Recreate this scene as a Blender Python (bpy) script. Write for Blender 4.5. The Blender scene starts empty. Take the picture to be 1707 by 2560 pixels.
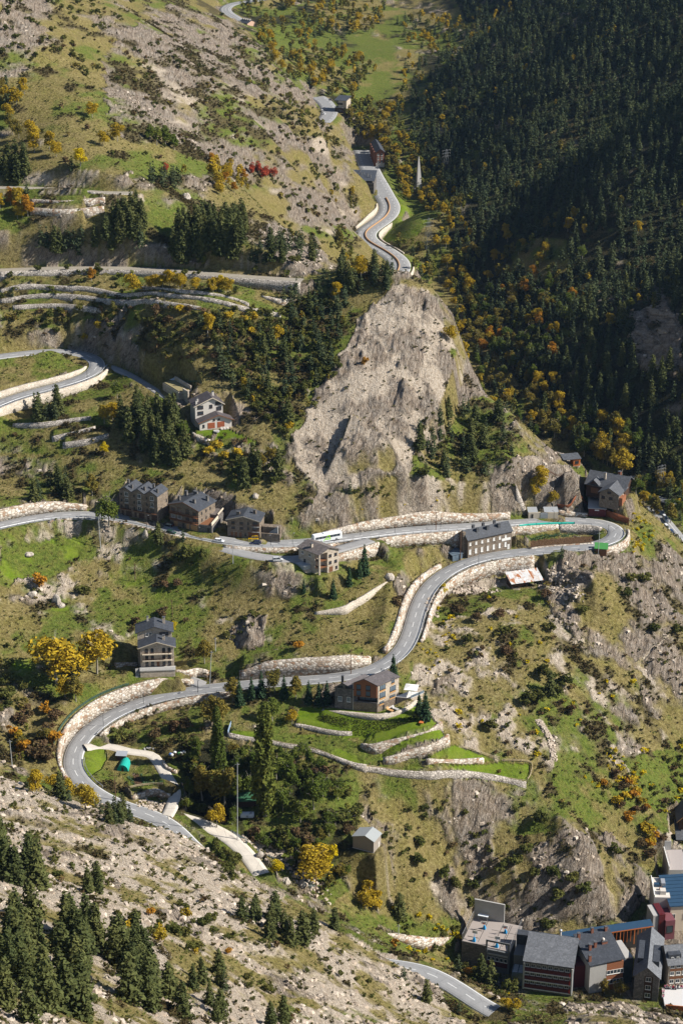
import bpy, bmesh, math, random, time
import numpy as np
from mathutils import Vector, Matrix
T0 = time.time()
random.seed(7); RNG = np.random.default_rng(11)
S = bpy.context.scene
COL = S.collection
# ------------------------------------------------------------------ camera model (photo coordinates are 1568 x 2352)
F, CU, CV = 4592.8, 784.0, 1176.0
PITCH = math.radians(23.0)
CAMZ = 430.0
cp, sp = math.cos(PITCH), math.sin(PITCH)
def ray(u, v):
    a = (u-CU)/F; b = -(v-CV)/F
    return np.array([a, b*sp+cp, b*cp-sp])
def Pz(u, v, z):
    d = ray(u, v); t = (z-CAMZ)/d[2]
    return np.array([d[0]*t, d[1]*t, z])
def Pd(u, v, y):
    d = ray(u, v); t = y/d[1]
    return np.array([d[0]*t, y, CAMZ+d[2]*t])
def project(x, y, z):
    zz = z-CAMZ
    depth = y*cp-zz*sp
    return CU+F*x/depth, CV-F*(y*sp+zz*cp)/depth
def zoom(x0, y0, s):
    return lambda x, y: ((x0+x/s)/1.08865, (y0+y/s)/1.08865)
ZA = zoom(280,1180,3.733); ZB = zoom(680,1300,3.733); ZC = zoom(1100,1260,3.136); ZD = zoom(390,900,6.272)
ZE = zoom(250,1520,5.058); ZF = zoom(780,1640,4.9); ZG = zoom(1130,2250,5.227); ZH = zoom(1400,2250,5.107)
ZR = zoom(1320,1120,4.052); ZT = zoom(1560,2020,8.4); ZV = zoom(780,220,4.9); ZU = zoom(520,0,4.612)
ZK = zoom(200,1820,5.6); ZS = zoom(480,1900,3.267); ZL = zoom(560,1760,3.564); ZP = zoom(900,1800,3.136)
Q1 = zoom(0,0,1.836); Q2 = zoom(853,0,1.836); Q3 = zoom(0,640,1.836); Q4 = zoom(853,640,1.836)
Q5 = zoom(0,1280,1.836); Q6 = zoom(853,1280,1.836); Q7 = zoom(0,1920,1.836); Q8 = zoom(853,1920,1.836)
def pts(Z, *xy): return [Z(*p) for p in xy]
# ------------------------------------------------------------------ noise
def _h(ix, iy, iz, seed):
    n = (ix*374761393 + iy*668265263 + iz*2147483647*3 + seed*144665) & 0xffffffff
    n = ((n ^ (n >> 13))*1274126177) & 0xffffffff
    n = ((n ^ (n >> 16))*2246822519) & 0xffffffff
    return ((n ^ (n >> 15)) & 0xffff).astype(np.float32)/65535.0
def vnoise(x, y, seed=0):
    x = np.asarray(x, np.float64); y = np.asarray(y, np.float64)
    ix = np.floor(x).astype(np.int64); iy = np.floor(y).astype(np.int64)
    fx = (x-ix).astype(np.float32); fy = (y-iy).astype(np.float32)
    fx = fx*fx*(3-2*fx); fy = fy*fy*(3-2*fy)
    z0 = np.zeros_like(ix)
    a = _h(ix,iy,z0,seed); b = _h(ix+1,iy,z0,seed); c = _h(ix,iy+1,z0,seed); d = _h(ix+1,iy+1,z0,seed)
    return (a+(b-a)*fx)*(1-fy)+(c+(d-c)*fx)*fy
def fbm(x, y, sc, oc=4, seed=0, gain=.5):
    o = 0; a = 1.; t = 0; f = 1./sc
    for k in range(oc):
        o = o+a*vnoise(x*f+k*17.3, y*f-k*9.1, seed+k); t += a; a *= gain; f *= 2.03
    return o/t
def ridged(x, y, sc, oc=4, seed=0):
    o = 0; a = 1.; t = 0; f = 1./sc
    for k in range(oc):
        o = o+a*(1-np.abs(2*vnoise(x*f+k*7.7, y*f+k*3.1, seed+k)-1)); t += a; a *= .55; f *= 2.1
    return o/t
def sstep(a, b, x):
    t = np.clip((x-a)/(b-a), 0, 1); return t*t*(3-2*t)
# ------------------------------------------------------------------ polylines
def catmull(P, step=2.0):
    P = [np.array(p, float) for p in P]
    P = [2*P[0]-P[1]]+P+[2*P[-1]-P[-2]]
    out = []
    idx = []
    for i in range(1, len(P)-2):
        p0, p1, p2, p3 = P[i-1:i+3]
        n = max(2, int(np.linalg.norm((p2-p1)[:2])/step))
        idx.append(len(out))
        for k in range(n):
            t = k/n
            out.append(.5*((2*p1)+(-p0+p2)*t+(2*p0-5*p1+4*p2-p3)*t*t+(-p0+3*p1-3*p2+p3)*t**3))
    idx.append(len(out)); out.append(P[-2])
    return np.array(out), idx
def road3d(px, anchor, z0, grade):
    """pixel centreline -> 3D, starting from a known height at one point and climbing at `grade` with the index"""
    n = len(px); Z = [None]*n; Z[anchor] = z0
    for rng, sgn in ((range(anchor+1, n), 1), (range(anchor-1, -1, -1), -1)):
        for i in rng:
            j = i-sgn; pj = Pz(*px[j], Z[j]); z = Z[j]
            g = grade(min(i, j)) if callable(grade) else grade
            for _ in range(12):
                p = Pz(*px[i], z); z = .5*z+.5*(Z[j]+sgn*g*np.hypot(*(p-pj)[:2]))
            Z[i] = z
    return [Pz(*px[i], Z[i]) for i in range(n)]
MAIN_PX = [(1134,2324),(1064,2284),(984,2231),(800,2200),(600,2085),(440,1945),(395,1899),(375,1879),(255,1846),(215,1819),(180,1794),
 (165,1764),(163,1746),(173,1714),(200,1681),(235,1654),(290,1626),(340,1609),(400,1594),(450,1585),(550,1574),(650,1566),(740,1560),
 (810,1552),(870,1535),(912,1508),(938,1470),(952,1420),(966,1378),(990,1340),(1030,1310),(1085,1287),(1150,1273),(1220,1266),(1300,1260),
 (1360,1255),(1400,1246),(1422,1232),(1424,1215),(1402,1203),(1355,1197),(1270,1196),(1180,1201),(1080,1209),(950,1217),(850,1228),(760,1240),
 (680,1247),(600,1250),(520,1243),(440,1226),(370,1209),(290,1191),(200,1181),(100,1187),(0,1207),(-80,1226)]
MAIN = road3d(MAIN_PX, 46, 95.0, lambda i: .10 if i <= 8 else (.095 if i < 30 else (.04 if i < 41 else (.09 if i < 46 else .075))))
UP = road3d([(-60,955),(0,925),(60,905),(120,890),(180,873),(215,858),(232,843),(225,825),(195,812),(150,806),(90,808),(40,814),(-40,824)], 6, 134, .07)
TERR = road3d(pts(Q3,(-120,70),(0,65),(200,58),(400,55),(700,60),(1000,85),(1200,100),(1390,112)), 1, 165, .01)
OLD = road3d(pts(Q1,(-100,862),(60,860),(300,870),(480,885),(610,885)), 1, 196, .0)
VAL_PX = pts(ZV,(990,2330),(1060,2235),(1065,2140),(970,2045),(830,1960),(700,1890),(640,1810),(680,1740),(830,1640),(930,1545),(950,1440),(895,1340),(830,1220),(760,1100),(690,960),(620,760))
VAL = road3d(VAL_PX, 13, 55, .045)
VALB = road3d(pts(ZV,(120,420),(180,370),(215,290),(190,220),(130,150),(60,110)), 2, 86, .03)
VALC = road3d(pts(ZU,(370,240),(300,195),(225,150),(200,100),(260,55),(380,25),(560,5),(700,-20)), 3, 112, .0)
TOWN = road3d(pts(ZR,(1230,590),(1330,730),(1440,860),(1560,1010),(1660,1130)), 1, 14, -.02)
GREEN_RD = road3d(pts(ZR,(1240,490),(1400,530),(1600,590)), 1, 17, .0)
def zlin(px, z0, z1):
    n = len(px); return [Pz(*p, z0+(z1-z0)*i/(n-1)) for i, p in enumerate(px)]
def near_z(road, u, v):
    return min(road, key=lambda p: np.hypot(project(*p)[0]-u, project(*p)[1]-v))[2]
zj = near_z(MAIN, 375, 1879)
DIRT = zlin(pts(Q7,(770,215),(830,228),(950,268),(1050,322),(1130,395),(1200,490)), zj, zj-7)
LANE = zlin(pts(ZK,(75,262),(200,258),(420,262),(700,330),(980,372),(1090,470),(1200,650),(1310,830),(1330,950),(1270,1130),(1210,1230)), near_z(MAIN,195,1700)-.3, zj+.1)
zd = near_z(MAIN, 480, 1238)
DRIVE = zlin([(470,1247),(520,1262),(570,1275),(630,1284),(690,1286),(745,1270),(777,1260),(817,1252),(850,1240)], zd-.3, zd-3.2)
zc = near_z(UP, 232, 843)
CHAL = zlin([(244,839),(262,843),(290,855),(330,880),(370,905),(412,930)], zc, zc-3.5)
zh = near_z(MAIN, 480, 1580)
H3DR = zlin(pts(ZE,(1330,985),(1230,920),(1100,880),(990,860)), zh+.1, zh+1.5)
ROADS = {  # name: (points, half width, terrain blend)
 'main_road': (MAIN, 3.6, 8), 'upper_road': (UP, 3.6, 5), 'terrace_track': (TERR, 2.6, 3), 'old_track': (OLD, 2.4, 3), 'valley_road': (VAL, 8.0, 9),
 'valley_road_bend': (VALB, 7.0, 8), 'far_valley_road': (VALC, 6.0, 8), 'town_road': (TOWN, 5.5, 6), 'meadow_lane': (GREEN_RD, 2.5, 4), 'dirt_track': (DIRT, 3.0, 4), 'garden_lane': (LANE, 2.1, 3),
 'driveway': (DRIVE, 3.0, 11), 'chalet_lane': (CHAL, 2.0, 3), 'house_drive': (H3DR, 2.6, 3)}
# ------------------------------------------------------------------ terrain: control points -> smooth height field
CP = []
def cz(z, *uv):
    for p in uv: CP.append(Pz(*p, z))
def cd(*uvd):
    for u, v, d in uvd: CP.append(Pd(u, v, d))
def subs(P, st=1): CP.extend(P[::st])
subs(MAIN[:3]); subs(MAIN[5:]); subs(UP); subs(TERR, 2); subs(OLD); subs(VAL, 2); subs(VALB, 2); subs(VALC, 2); subs(TOWN); subs(DIRT, 2); subs(LANE, 2); subs(DRIVE[2:7], 2); subs(CHAL, 2)
# left valley side
cd((200,200,1075),(90,300,1010),(250,330,1000),(100,150,1110),(0,0,1140),(100,40,1180),(300,30,1330),(400,100,1330),(500,250,1250),(300,180,1180),
   (400,330,1080),(560,60,1810),(600,110,1720),(650,170,1640),(740,265,1450),(700,330,1380),(780,330,1480),(600,450,1200),(520,400,1110),(750,480,1400),(775,450,1450),
   (780,540,1330),(450,40,1620),(480,10,1780),(600,250,1430),(550,170,1480),(700,420,1330),(760,400,1480),(640,340,1280))
cd((450,480,1010),(600,560,985),(500,560,940),(330,520,930),(200,520,925),(0,520,935),(0,350,1010),(700,560,1060),(760,590,1000),(300,700,875),(500,700,868),(100,720,880),(650,750,868),(620,660,892),
   (560,800,848),(420,800,846),(720,700,885),(800,640,930),(860,620,930),(900,640,920))
# big crag and its crest
CREST = [(940,636,905),(985,656,899),(1030,694,894),(1052,742,888),(1056,800,880),(1060,830,872),(1110,870,864),(1140,900,858),(1180,945,850),(1220,990,844),(1260,1030,838),(1310,1065,832)]
cd(*CREST)
cd((1000,760,868),(990,850,842),(930,720,870),(860,740,868),(900,850,838),(800,850,834),(850,950,812),(760,950,814),(740,1050,798),(940,950,814),(960,1040,806),(880,1050,792),(800,1100,782),(700,1020,799),(680,900,830),
   (1100,960,838),(1060,1020,815),(1150,1030,820),(1100,1090,800),(1000,1110,788),(1200,1060,815),(860,1130,776),(1000,1140,780),(1150,1130,785),(700,1130,774),(600,1050,792),(560,1100,780),(620,960,808),
   (500,1020,800),(480,950,815),(420,1100,782),(300,1050,795),(200,1080,792),(100,1080,796),(0,1080,800),(200,980,812),(350,960,818),(100,980,815),(340,900,832))
# behind the crest the ground drops to the river
for (u, v, d), k in zip(CREST, range(20)):
    p = Pd(u, v, d)
    for dd, fz in ((26, .6), (70, .22)):
        zz = 25+(p[2]-25)*fz
        CP.append(np.array([p[0]+dd*.55, p[1]+dd*.85, zz]))
# valley axis and the forest slope beyond
VAX = np.array([(260,850,2),(200,930,6),(160,985,11),(120,1050,16),(88,1150,22),(66,1250,29),(60,1355,33),(56,1450,40),(50,1527,47),(34,1620,62),(48,1700,74),(80,1800,84),(98,1900,90),(104,2000,96),(95,2150,102),(40,2400,130),(-120,2800,170)], float)
for i, (x, y, z) in enumerate(VAX):
    CP.append(np.array([x, y, z]))
    for dx, dz in ((60,33),(130,76),(220,132),(330,202),(460,284)):
        r = 9*math.sin(i*1.9+dx*.012)
        CP.append(np.array([x+dx, y+dx*.28, z+dz+r]))
cd((950,120,1900),(900,200,1790),(640,60,1990),(720,110,1900),(800,160,1830),(700,20,2080),(860,20,2110),(830,300,1650),(960,480,1440),(940,520,1400))
CP += [np.array(p, float) for p in ((-250,2050,190),(-330,1700,260),(-330,1400,280),(-300,1150,300),(-400,2500,300),(-150,2300,150),(-330,900,230),(-330,750,160),(-300,620,110),(60,2700,190),(-500,2000,420),(-500,1500,420))]
# meadow between the two road levels, hill under the road and the cliff over the town
cd((300,1330,742),(100,1350,730),(500,1400,724),(50,1500,688),(250,1450,708),(650,1330,738),(800,1400,722),(600,1480,706),(150,1560,676),(50,1650,655),(900,1320,738),(1000,1240,757))
cz(MAIN[32][2]-.5,(1090,1240),(1040,1262))
cz(MAIN[34][2]-1.2,(1230,1228),(1330,1222)); cz(86,(1380,1110),(1440,1130),(1330,1090)); cz(82,(1480,1180))
cd((1080,1370,742),(1200,1330,764),(1300,1320,768),(1400,1350,760),(1500,1350,772),(1568,1300,800),(1100,1480,710),(1250,1480,716),(1400,1500,728),(1568,1480,745),(1000,1600,680),(1200,1620,683),(1400,1650,697),(1568,1650,715),
   (1250,1760,655),(1100,1700,662),(1450,1780,672),(1568,1800,690),(1000,1860,636),(1200,1850,643),(900,1850,634),(1400,1900,650),(1000,1780,640),(860,1700,652),(700,1640,668),(700,1720,650),(1000,1690,650),(560,1650,662),(400,1700,650),(600,1760,640),
   (1150,1980,624),(1300,1980,625),(1440,2000,636),(950,1960,616),(838,1960,607))
cz(14,(1568,1960)); cz(2,(1100,2110),(1250,2110),(1400,2100),(1540,2080)); cz(1,(1120,2200),(1300,2290),(1450,2260),(1560,2330),(1560,2200)); cz(4,(1040,2180))
# stream gully
cz(zj-9,(420,1890)); cz(zj-14,(620,1985)); cz(zj-19,(720,2045)); cz(zj-24,(810,2110)); cz(10,(930,2150)); cz(zj-3,(560,1880),(480,1840)); cz(zj-5,(700,1930)); cz(zj-2,(650,1850),(760,1850))
cz(zj+1,(300,1780)); cz(zj+2,(230,1740))
# near slope below the viewpoint
cd((0,1795,560),(100,1815,563),(200,1850,566),(300,1890,572),(400,1905,572),(500,1955,566),(600,2035,560),(700,2090,550),(800,2130,540),(900,2190,532),(1000,2270,520),(1060,2330,512),
   (0,1900,500),(0,2050,420),(0,2200,350),(0,2352,300),(200,2000,480),(200,2200,390),(200,2352,335),(400,2050,500),(400,2200,430),(400,2352,375),(600,2150,490),(600,2352,420),(800,2230,495),(800,2352,455),(960,2352,485))
cd((1200,2360,500),(1300,2322,492),(1420,2330,485),(1568,2360,480))
CP += [np.array(p, float) for p in ((-200,560,120),(-220,400,200),(-200,250,270),(-60,220,245),(60,250,205),(120,330,150),(180,420,80),(200,520,14),(220,620,3),(240,720,5))]
CP = np.array(CP)
def tps(P, lam=.02, sc=100.):
    X = P[:, :2]/sc; n = len(X)
    d2 = ((X[:, None]-X[None])**2).sum(-1)
    K = .5*d2*np.log(np.maximum(d2, 1e-12))
    A = np.zeros((n+3, n+3)); A[:n, :n] = K+np.eye(n)*lam
    A[:n, n] = 1; A[:n, n+1:] = X; A[n, :n] = 1; A[n+1:, :n] = X.T
    b = np.zeros(n+3); b[:n] = P[:, 2]
    w = np.linalg.solve(A, b)
    def ev(x, y):
        x = x.ravel()/sc; y = y.ravel()/sc; o = np.zeros(len(x))
        for i in range(0, len(x), 20000):
            d2 = (x[i:i+20000, None]-X[None, :, 0])**2+(y[i:i+20000, None]-X[None, :, 1])**2
            o[i:i+20000] = (.5*d2*np.log(np.maximum(d2, 1e-12)))@w[:n]+w[n]+w[n+1]*x[i:i+20000]+w[n+2]*y[i:i+20000]
        return o
    return ev
# polar tessellation around the viewpoint (finer nearby); the ground itself is one height field
NA, NR = 680, 1960
AZ = np.linspace(-.262, .262, NA); LR = np.linspace(math.log(225), math.log(2750), NR); RR = np.exp(LR)
def build_heights():
    ev = tps(CP)
    ca = np.linspace(AZ[0], AZ[-1], 110); cr = np.linspace(LR[0], LR[-1], 330)
    A, R = np.meshgrid(ca, np.exp(cr))
    Zc = ev(R*np.sin(A), R*np.cos(A)).reshape(A.shape)
    fa = np.interp(AZ, ca, np.arange(len(ca))); fr = np.interp(LR, cr, np.arange(len(cr)))
    def cub(M, f, ax):
        i = np.clip(np.floor(f).astype(int), 1, M.shape[ax]-3); t = f-i
        w = [(-.5*t+t*t-.5*t**3), (1-2.5*t*t+1.5*t**3), (.5*t+2*t*t-1.5*t**3), (-.5*t*t+.5*t**3)]
        sh = [1, 1]; sh[ax] = -1
        return sum(np.take(M, i+k-1, axis=ax)*w[k].reshape(sh) for k in range(4))
    return cub(cub(Zc, fr, 0), fa, 1)
GA, GR = np.meshgrid(AZ, RR)
GX = GR*np.sin(GA); GY = GR*np.cos(GA)
GZ = build_heights()
_o = np.argsort(VAX[:, 1]); _tx = np.interp(GY, VAX[_o, 1], VAX[_o, 0]); _d = GX-_tx; _w = GY-.28*_d+30*(vnoise(GX/90, GY/90, 610)-.5)
_r = np.abs(((_w/240+.62) % 1)*2-1); _r2 = np.abs(((_w/74+.4) % 1)*2-1)
GZ = GZ+sstep(25, 150, _d)*sstep(860, 980, GY)*(sstep(0, 1, _r)*33-16+(_r2-.5)*8)+sstep(30, 120, _d)*(GY > 860)*10*(vnoise(GX/45, GY/60, 640)-.5)
del _o, _tx, _d, _w, _r, _r2
def hz(x, y):
    """ground height (bilinear)"""
    a = np.arctan2(x, y); r = np.log(np.hypot(x, y))
    fa = np.clip((a-AZ[0])/(AZ[1]-AZ[0]), 0, NA-1.001); fr = np.clip((r-LR[0])/(LR[1]-LR[0]), 0, NR-1.001)
    i = np.floor(fr).astype(int); j = np.floor(fa).astype(int); t = fr-i; s = fa-j
    return (GZ[i, j]*(1-s)+GZ[i, j+1]*s)*(1-t)+(GZ[i+1, j]*(1-s)+GZ[i+1, j+1]*s)*t
def hit(u, v, rmin=0., rmax=9e9):
    """first ground point seen at photo position (u,v)"""
    d = ray(u, v); a = math.atan2(d[0], d[1]); hd = math.hypot(d[0], d[1])
    fa = min(max((a-AZ[0])/(AZ[1]-AZ[0]), 0), NA-1.001); j = int(fa); s = fa-j
    col = GZ[:, j]*(1-s)+GZ[:, j+1]*s
    rz = CAMZ+d[2]/hd*RR
    ok = (col >= rz) & (RR > rmin) & (RR < rmax)
    k = int(np.argmax(ok))
    if not ok[k]: return None
    if k > 0:
        e0 = rz[k-1]-col[k-1]; e1 = rz[k]-col[k]; t = e0/(e0-e1) if e0 != e1 else 0.; t = min(max(t, 0), 1)
    else: t = 0
    r = RR[max(k-1, 0)]*(1-t)+RR[k]*t
    return np.array([r*math.sin(a), r*math.cos(a), CAMZ+d[2]/hd*r])
# ------------------------------------------------------------------ carving
def nearest(poly, pad):
    """for the ground vertices within pad of the polyline: flat index, signed side distance (+ = left), arc position 0..1, z"""
    P = poly; m = len(P)
    best = {}
    D = np.full(GX.size, 1e9, np.float32); SD = np.zeros(GX.size, np.float32); AR = np.zeros(GX.size, np.float32); ZZ = np.zeros(GX.size, np.float32)
    gx = GX; gy = GY
    for i in range(m-1):
        p, q = P[i], P[i+1]
        x0, x1 = min(p[0], q[0])-pad, max(p[0], q[0])+pad; y0, y1 = min(p[1], q[1])-pad, max(p[1], q[1])+pad
        r0, r1 = math.hypot(0 if x0*x1 < 0 else min(abs(x0), abs(x1)), max(y0, 1)), math.hypot(max(abs(x0), abs(x1)), y1)
        i0, i1 = np.searchsorted(RR, r0), np.searchsorted(RR, r1)
        aa = [math.atan2(x, y) for x in (x0, x1) for y in (max(y0, 1), max(y1, 1))]
        j0, j1 = np.searchsorted(AZ, min(aa)), np.searchsorted(AZ, max(aa))
        if i0 >= i1 or j0 >= j1: continue
        X = gx[i0:i1, j0:j1]; Y = gy[i0:i1, j0:j1]
        dx, dy = q[0]-p[0], q[1]-p[1]; L2 = dx*dx+dy*dy+1e-9
        t = np.clip(((X-p[0])*dx+(Y-p[1])*dy)/L2, 0, 1)
        ex, ey = X-p[0]-t*dx, Y-p[1]-t*dy
        d = np.hypot(ex, ey)
        sg = np.sign(dx*ey-dy*ex)
        fl = (np.arange(i0, i1)[:, None]*NA+np.arange(j0, j1)[None, :])
        mk = (d < pad) & (d < D[fl])
        f = fl[mk]
        D[f] = d[mk]; SD[f] = (d*sg)[mk]; AR[f] = ((i+t)/(m-1))[mk]; ZZ[f] = (p[2]+t*(q[2]-p[2]))[mk]
    f = np.nonzero(D < pad)[0]
    return f, SD[f], AR[f], ZZ[f]
FLAT = np.zeros(GX.size, np.float32)     # 1 where roads or pads keep the ground smooth
RD = {}
gzf = GZ.ravel()
for nm, (P, hw, bl) in sorted(ROADS.items(), key=lambda kv: kv[1][1]):
    C3, idx = catmull(P, 2.0)
    k = 5
    for c in range(3):
        pad = np.pad(C3[:, c], k, mode='edge'); C3[1:-1, c] = np.convolve(pad, np.ones(2*k+1)/(2*k+1), 'same')[k:-k][1:-1] if nm not in ('garden_lane','dirt_track') else C3[1:-1, c]
    RD[nm] = (C3, idx, hw)
    f, sd, ar, zz = nearest(C3, hw+bl+1)
    w = 1-sstep(hw+.9, hw+bl, np.abs(sd))
    gzf[f] = gzf[f]*(1-w)+(zz-.12)*w
    FLAT[f] = np.maximum(FLAT[f], 1-sstep(hw+.6, hw+1.8, np.abs(sd)))
def N_(Q):
    T = np.gradient(Q[:, :2], axis=0); T /= np.linalg.norm(T, axis=1)[:, None]+1e-9
    return np.stack([-T[:, 1], T[:, 0]], 1)
def step(poly, side, H, t0=.9, fall=16., flat=0., ramp=.75):
    """raise (H>0) or lower (H<0) the ground on one side of a line, fading out; H may vary along it"""
    f, sd, ar, zz = nearest(poly, fall+1)
    t = sd*side
    Hs = H if np.isscalar(H) else np.interp(ar, np.linspace(0, 1, len(H)), H)
    w = sstep(t0-.5, t0-.5+ramp, t)*(1-sstep(t0+flat, fall, t))*sstep(0, .03, ar)*(1-sstep(.97, 1, ar))
    gzf[f] += Hs*w
def road_edge(nm, i0, i1, side, off):
    C3, idx, hw = RD[nm]
    Q = C3[idx[i0]:idx[i1]+1]
    T = np.gradient(Q[:, :2], axis=0); T /= np.linalg.norm(T, axis=1)[:, None]+1e-9
    N = np.stack([-T[:, 1], T[:, 0]], 1)
    o = Q.copy(); o[:, :2] += N*side*(hw+off)
    return o
def ground_line(px, st=1.5):
    P = [hit(*p) for p in px]; P = [p for p in P if p is not None]
    return catmull(P, st)[0]
WALLS = []   # (kind, polyline, side that is high, thickness, label)
def road_wall(nm, i0, i1, side, H, fall=16, kind='wall', label='', off=.8, flat=0.):
    """side: +1 left / -1 right of travel; H>0 the ground beyond stands higher, H<0 it drops away"""
    L = road_edge(nm, i0, i1, side, off)
    N = N_(L)*side; n = len(L)
    Ha = np.interp(np.linspace(0, 1, n), np.linspace(0, 1, 1 if np.isscalar(H) else len(H)), np.atleast_1d(H)) if not np.isscalar(H) else np.full(n, float(H))
    g = hz(L[:, 0]+N[:, 0]*3, L[:, 1]+N[:, 1]*3); dl = L[:, 2]+Ha*.88-g
    pd = np.pad(dl, 5, mode='edge'); dl = np.convolve(pd, np.ones(11)/11, 'same')[5:-5]
    if np.max(H) > 0: dl = np.clip(dl, -2.5, 9)
    else: dl = np.clip(dl, -8, 1.5)
    step(L, side, dl, t0=1.1, fall=fall, flat=flat)
    if kind: WALLS.append((kind, L, side if (H if np.isscalar(H) else max(H, key=abs)) > 0 else -side, label, 'road'))
def line_wall(px, side, H, fall=7, kind='wall', label='', st=1.5, flat=0.):
    L = ground_line(px, st)
    H = (np.maximum(np.atleast_1d(H)*.88-.55, .25)).tolist() if np.max(H) > .2 else H
    if isinstance(H, list) and len(H) == 1: H = H[0]
    step(L, side, H, t0=.9, fall=fall, flat=flat)
    if kind: WALLS.append((kind, L, side if (H if np.isscalar(H) else max(H, key=abs)) > 0 else -side, label, 'line'))
# ------------------------------------------------------------------ cuttings, terraces and retaining walls
GARD = 'rough stone retaining wall'
road_wall('main_road', 10, 19, 1, [2,6,7,7.5,7.5,6.5,4.5,2.5], 14, label='tall pale stone retaining wall curving round the lower road bend', flat=3)
road_wall('main_road', 20, 24, 1, [6.5,8,8,7.5,5], 15, label='long stone retaining wall behind the row of small garden firs', flat=4)
road_wall('main_road', 25, 30, 1, [3,5,7,7,6,4,1], 14, label='pale stone retaining wall on the inside of the S-bend', flat=2)
road_wall('main_road', 14, 20, -1, [-1.5,-3,-3.5,-3.5,-3,-2], 14, label='low stone wall under the lower road bend with guard rail')
road_wall('main_road', 26, 33, -1, [-2,-3,-4.5,-6,-7,-7,-4], 22, label='pale boulder wall under the road above the rusty shed')
road_wall('main_road', 35, 38, -1, [-3,-6,-7,-5,-2], 22, label='stone wall holding up the outside of the right hairpin')
road_wall('main_road', 39, 41, 1, [-3,-5,-5,-4], 9, label='shaded stone wall inside the right hairpin above the vegetable plot')
road_wall('main_road', 42, 46, -1, [3,6.5,7.5,7.5,6,2.5], 26, label='long pale block wall above the road with the white coach', flat=6)
road_wall('main_road', 53, 56, -1, [3,5.5,5.5,5], 16, label='stone wall above the road at the picture\'s left edge', flat=2)
road_wall('main_road', 46, 49, 1, -2.6, 5, label='stone wall between the coach road and the driveway')
road_wall('main_road', 50, 54, 1, [-.7,-.9,-.9,-.8,-.9], 14, label='low kerb wall along the meadow edge of the upper road')
road_wall('upper_road', 0, 6, -1, [-4.5,-5,-5.5,-5.5,-5,-4,-1], 18, label='tall pale wall under the left hairpin road')
road_wall('upper_road', 0, 6, 1, [3,3.5,3.5,3,2.6,2,.5], 9, label='pale cut stone bank inside the left hairpin', flat=2)
road_wall('terrace_track', 1, 7, -1, [-4,-4,-3.5,-3,-4,-5,-6], 12, label='long dry stone wall holding up the old grassy track')
step(road_edge('terrace_track', 0, 3, 1, 1.5), 1, [6,9,8,10,9,4], t0=1.2, fall=30, flat=3, ramp=3)
step(road_edge('terrace_track', 4, 7, 1, 2.5), 1, [1,8,12,9,2], t0=1.6, fall=30, flat=3, ramp=3.5)
step(road_edge('upper_road', 7, 9, -1, 1), -1, [4,6,5,3], t0=1.2, fall=24, flat=3, ramp=4)
road_wall('old_track', 1, 4, -1, [-2.2,-2.6,-2.6,-2], 8, label='low drystone wall edging the short upper track')
step(road_edge('old_track', 1, 4, 1, 1), 1, [2,4,5,3], t0=1.2, fall=22, flat=2, ramp=4)
road_wall('valley_road', 3, 8, -1, [-3,-6,-7,-7,-6,-2], 30, label='pale curved wall under the valley dual carriageway')
road_wall('valley_road', 7, 10, 1, [1,6,5,2], 16, label='pale concrete wall on the hill side of the valley road')
road_wall('valley_road', 0, 2, -1, [-5,-5,-3], 20, label='curved wall where the valley road disappears behind the crag')
for px, H, lab in ((pts(Q3,(0,176),(165,164),(330,182),(470,187),(620,195),(760,200),(900,210),(1020,225),(1110,254),(1200,268),(1290,280)), 2.6, 'long grey drystone wall on the second terrace below the old track'),
      (pts(Q3,(640,157),(800,165),(950,180),(1080,205),(1140,235)), 2.2, 'short drystone wall under the yellow birches'),
      (pts(Q3,(0,216),(160,206),(300,213),(470,221),(620,228),(760,238),(920,250)), 2.3, 'drystone wall on the third terrace, the middle one'),
      (pts(Q3,(60,250),(160,242),(300,250),(465,260)), 2.0, 'shortest and lowest of the drystone terrace walls'),
      (pts(Q3,(1200,190),(1290,225),(1350,210)), 2.6, 'square corner wall at the end of the terraces'),
      (pts(Q1,(140,945),(300,940),(485,940)), 2.8, 'upper of two short white stone terrace walls by the dark pines'),
      (pts(Q1,(140,985),(300,980),(480,972)), 2.6, 'lower of two short white stone terrace walls by the dark pines'),
      (pts(Q3,(60,785),(200,790),(330,765),(420,755)), 2.4, 'broken upper garden wall beside the conifer grove'),
      (pts(Q3,(240,855),(330,830),(440,800)), 2.2, 'broken middle garden wall beside the conifer grove'),
      (pts(Q3,(290,885),(400,868),(500,835)), 2.6, 'lowest pale garden wall beside the conifer grove')):
    line_wall(px, 1, H, 7, label=lab, flat=2)
line_wall(pts(ZB,(400,885),(655,885),(760,830),(870,765),(980,670),(1085,575)), 1, 2.6, 9, label='thin garden wall climbing the meadow right of the small firs', flat=2)
road_wall('driveway', 5, 8, -1, [-2,-5,-6.5,-6], 14, label='boulder wall holding up the end of the driveway under the coach road')
road_wall('main_road', 41, 45, 1, [-3,-4,-5.5,-6.5,-5], 12, label='big boulder wall holding up the upper road beside the long stone house')
line_wall(pts(ZE,(200,760),(330,735),(480,720)), 1, 2., 6, label='stone garden wall left of the three-storey house')
line_wall(pts(ZE,(960,835),(1100,845),(1240,860),(1370,875)), 1, 3., 9, label='stone wall above the driveway of the three-storey house', flat=3)
line_wall(pts(ZC,(700,360),(850,340),(1000,330),(1200,315)), 1, 1.2, 3, label='low wall between the vegetable plot and the lower hairpin road')
line_wall(pts(Q4,(800,1120),(870,1150)), 1, 2, 4, label='short rough wall below the scrubby crag foot')
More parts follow.
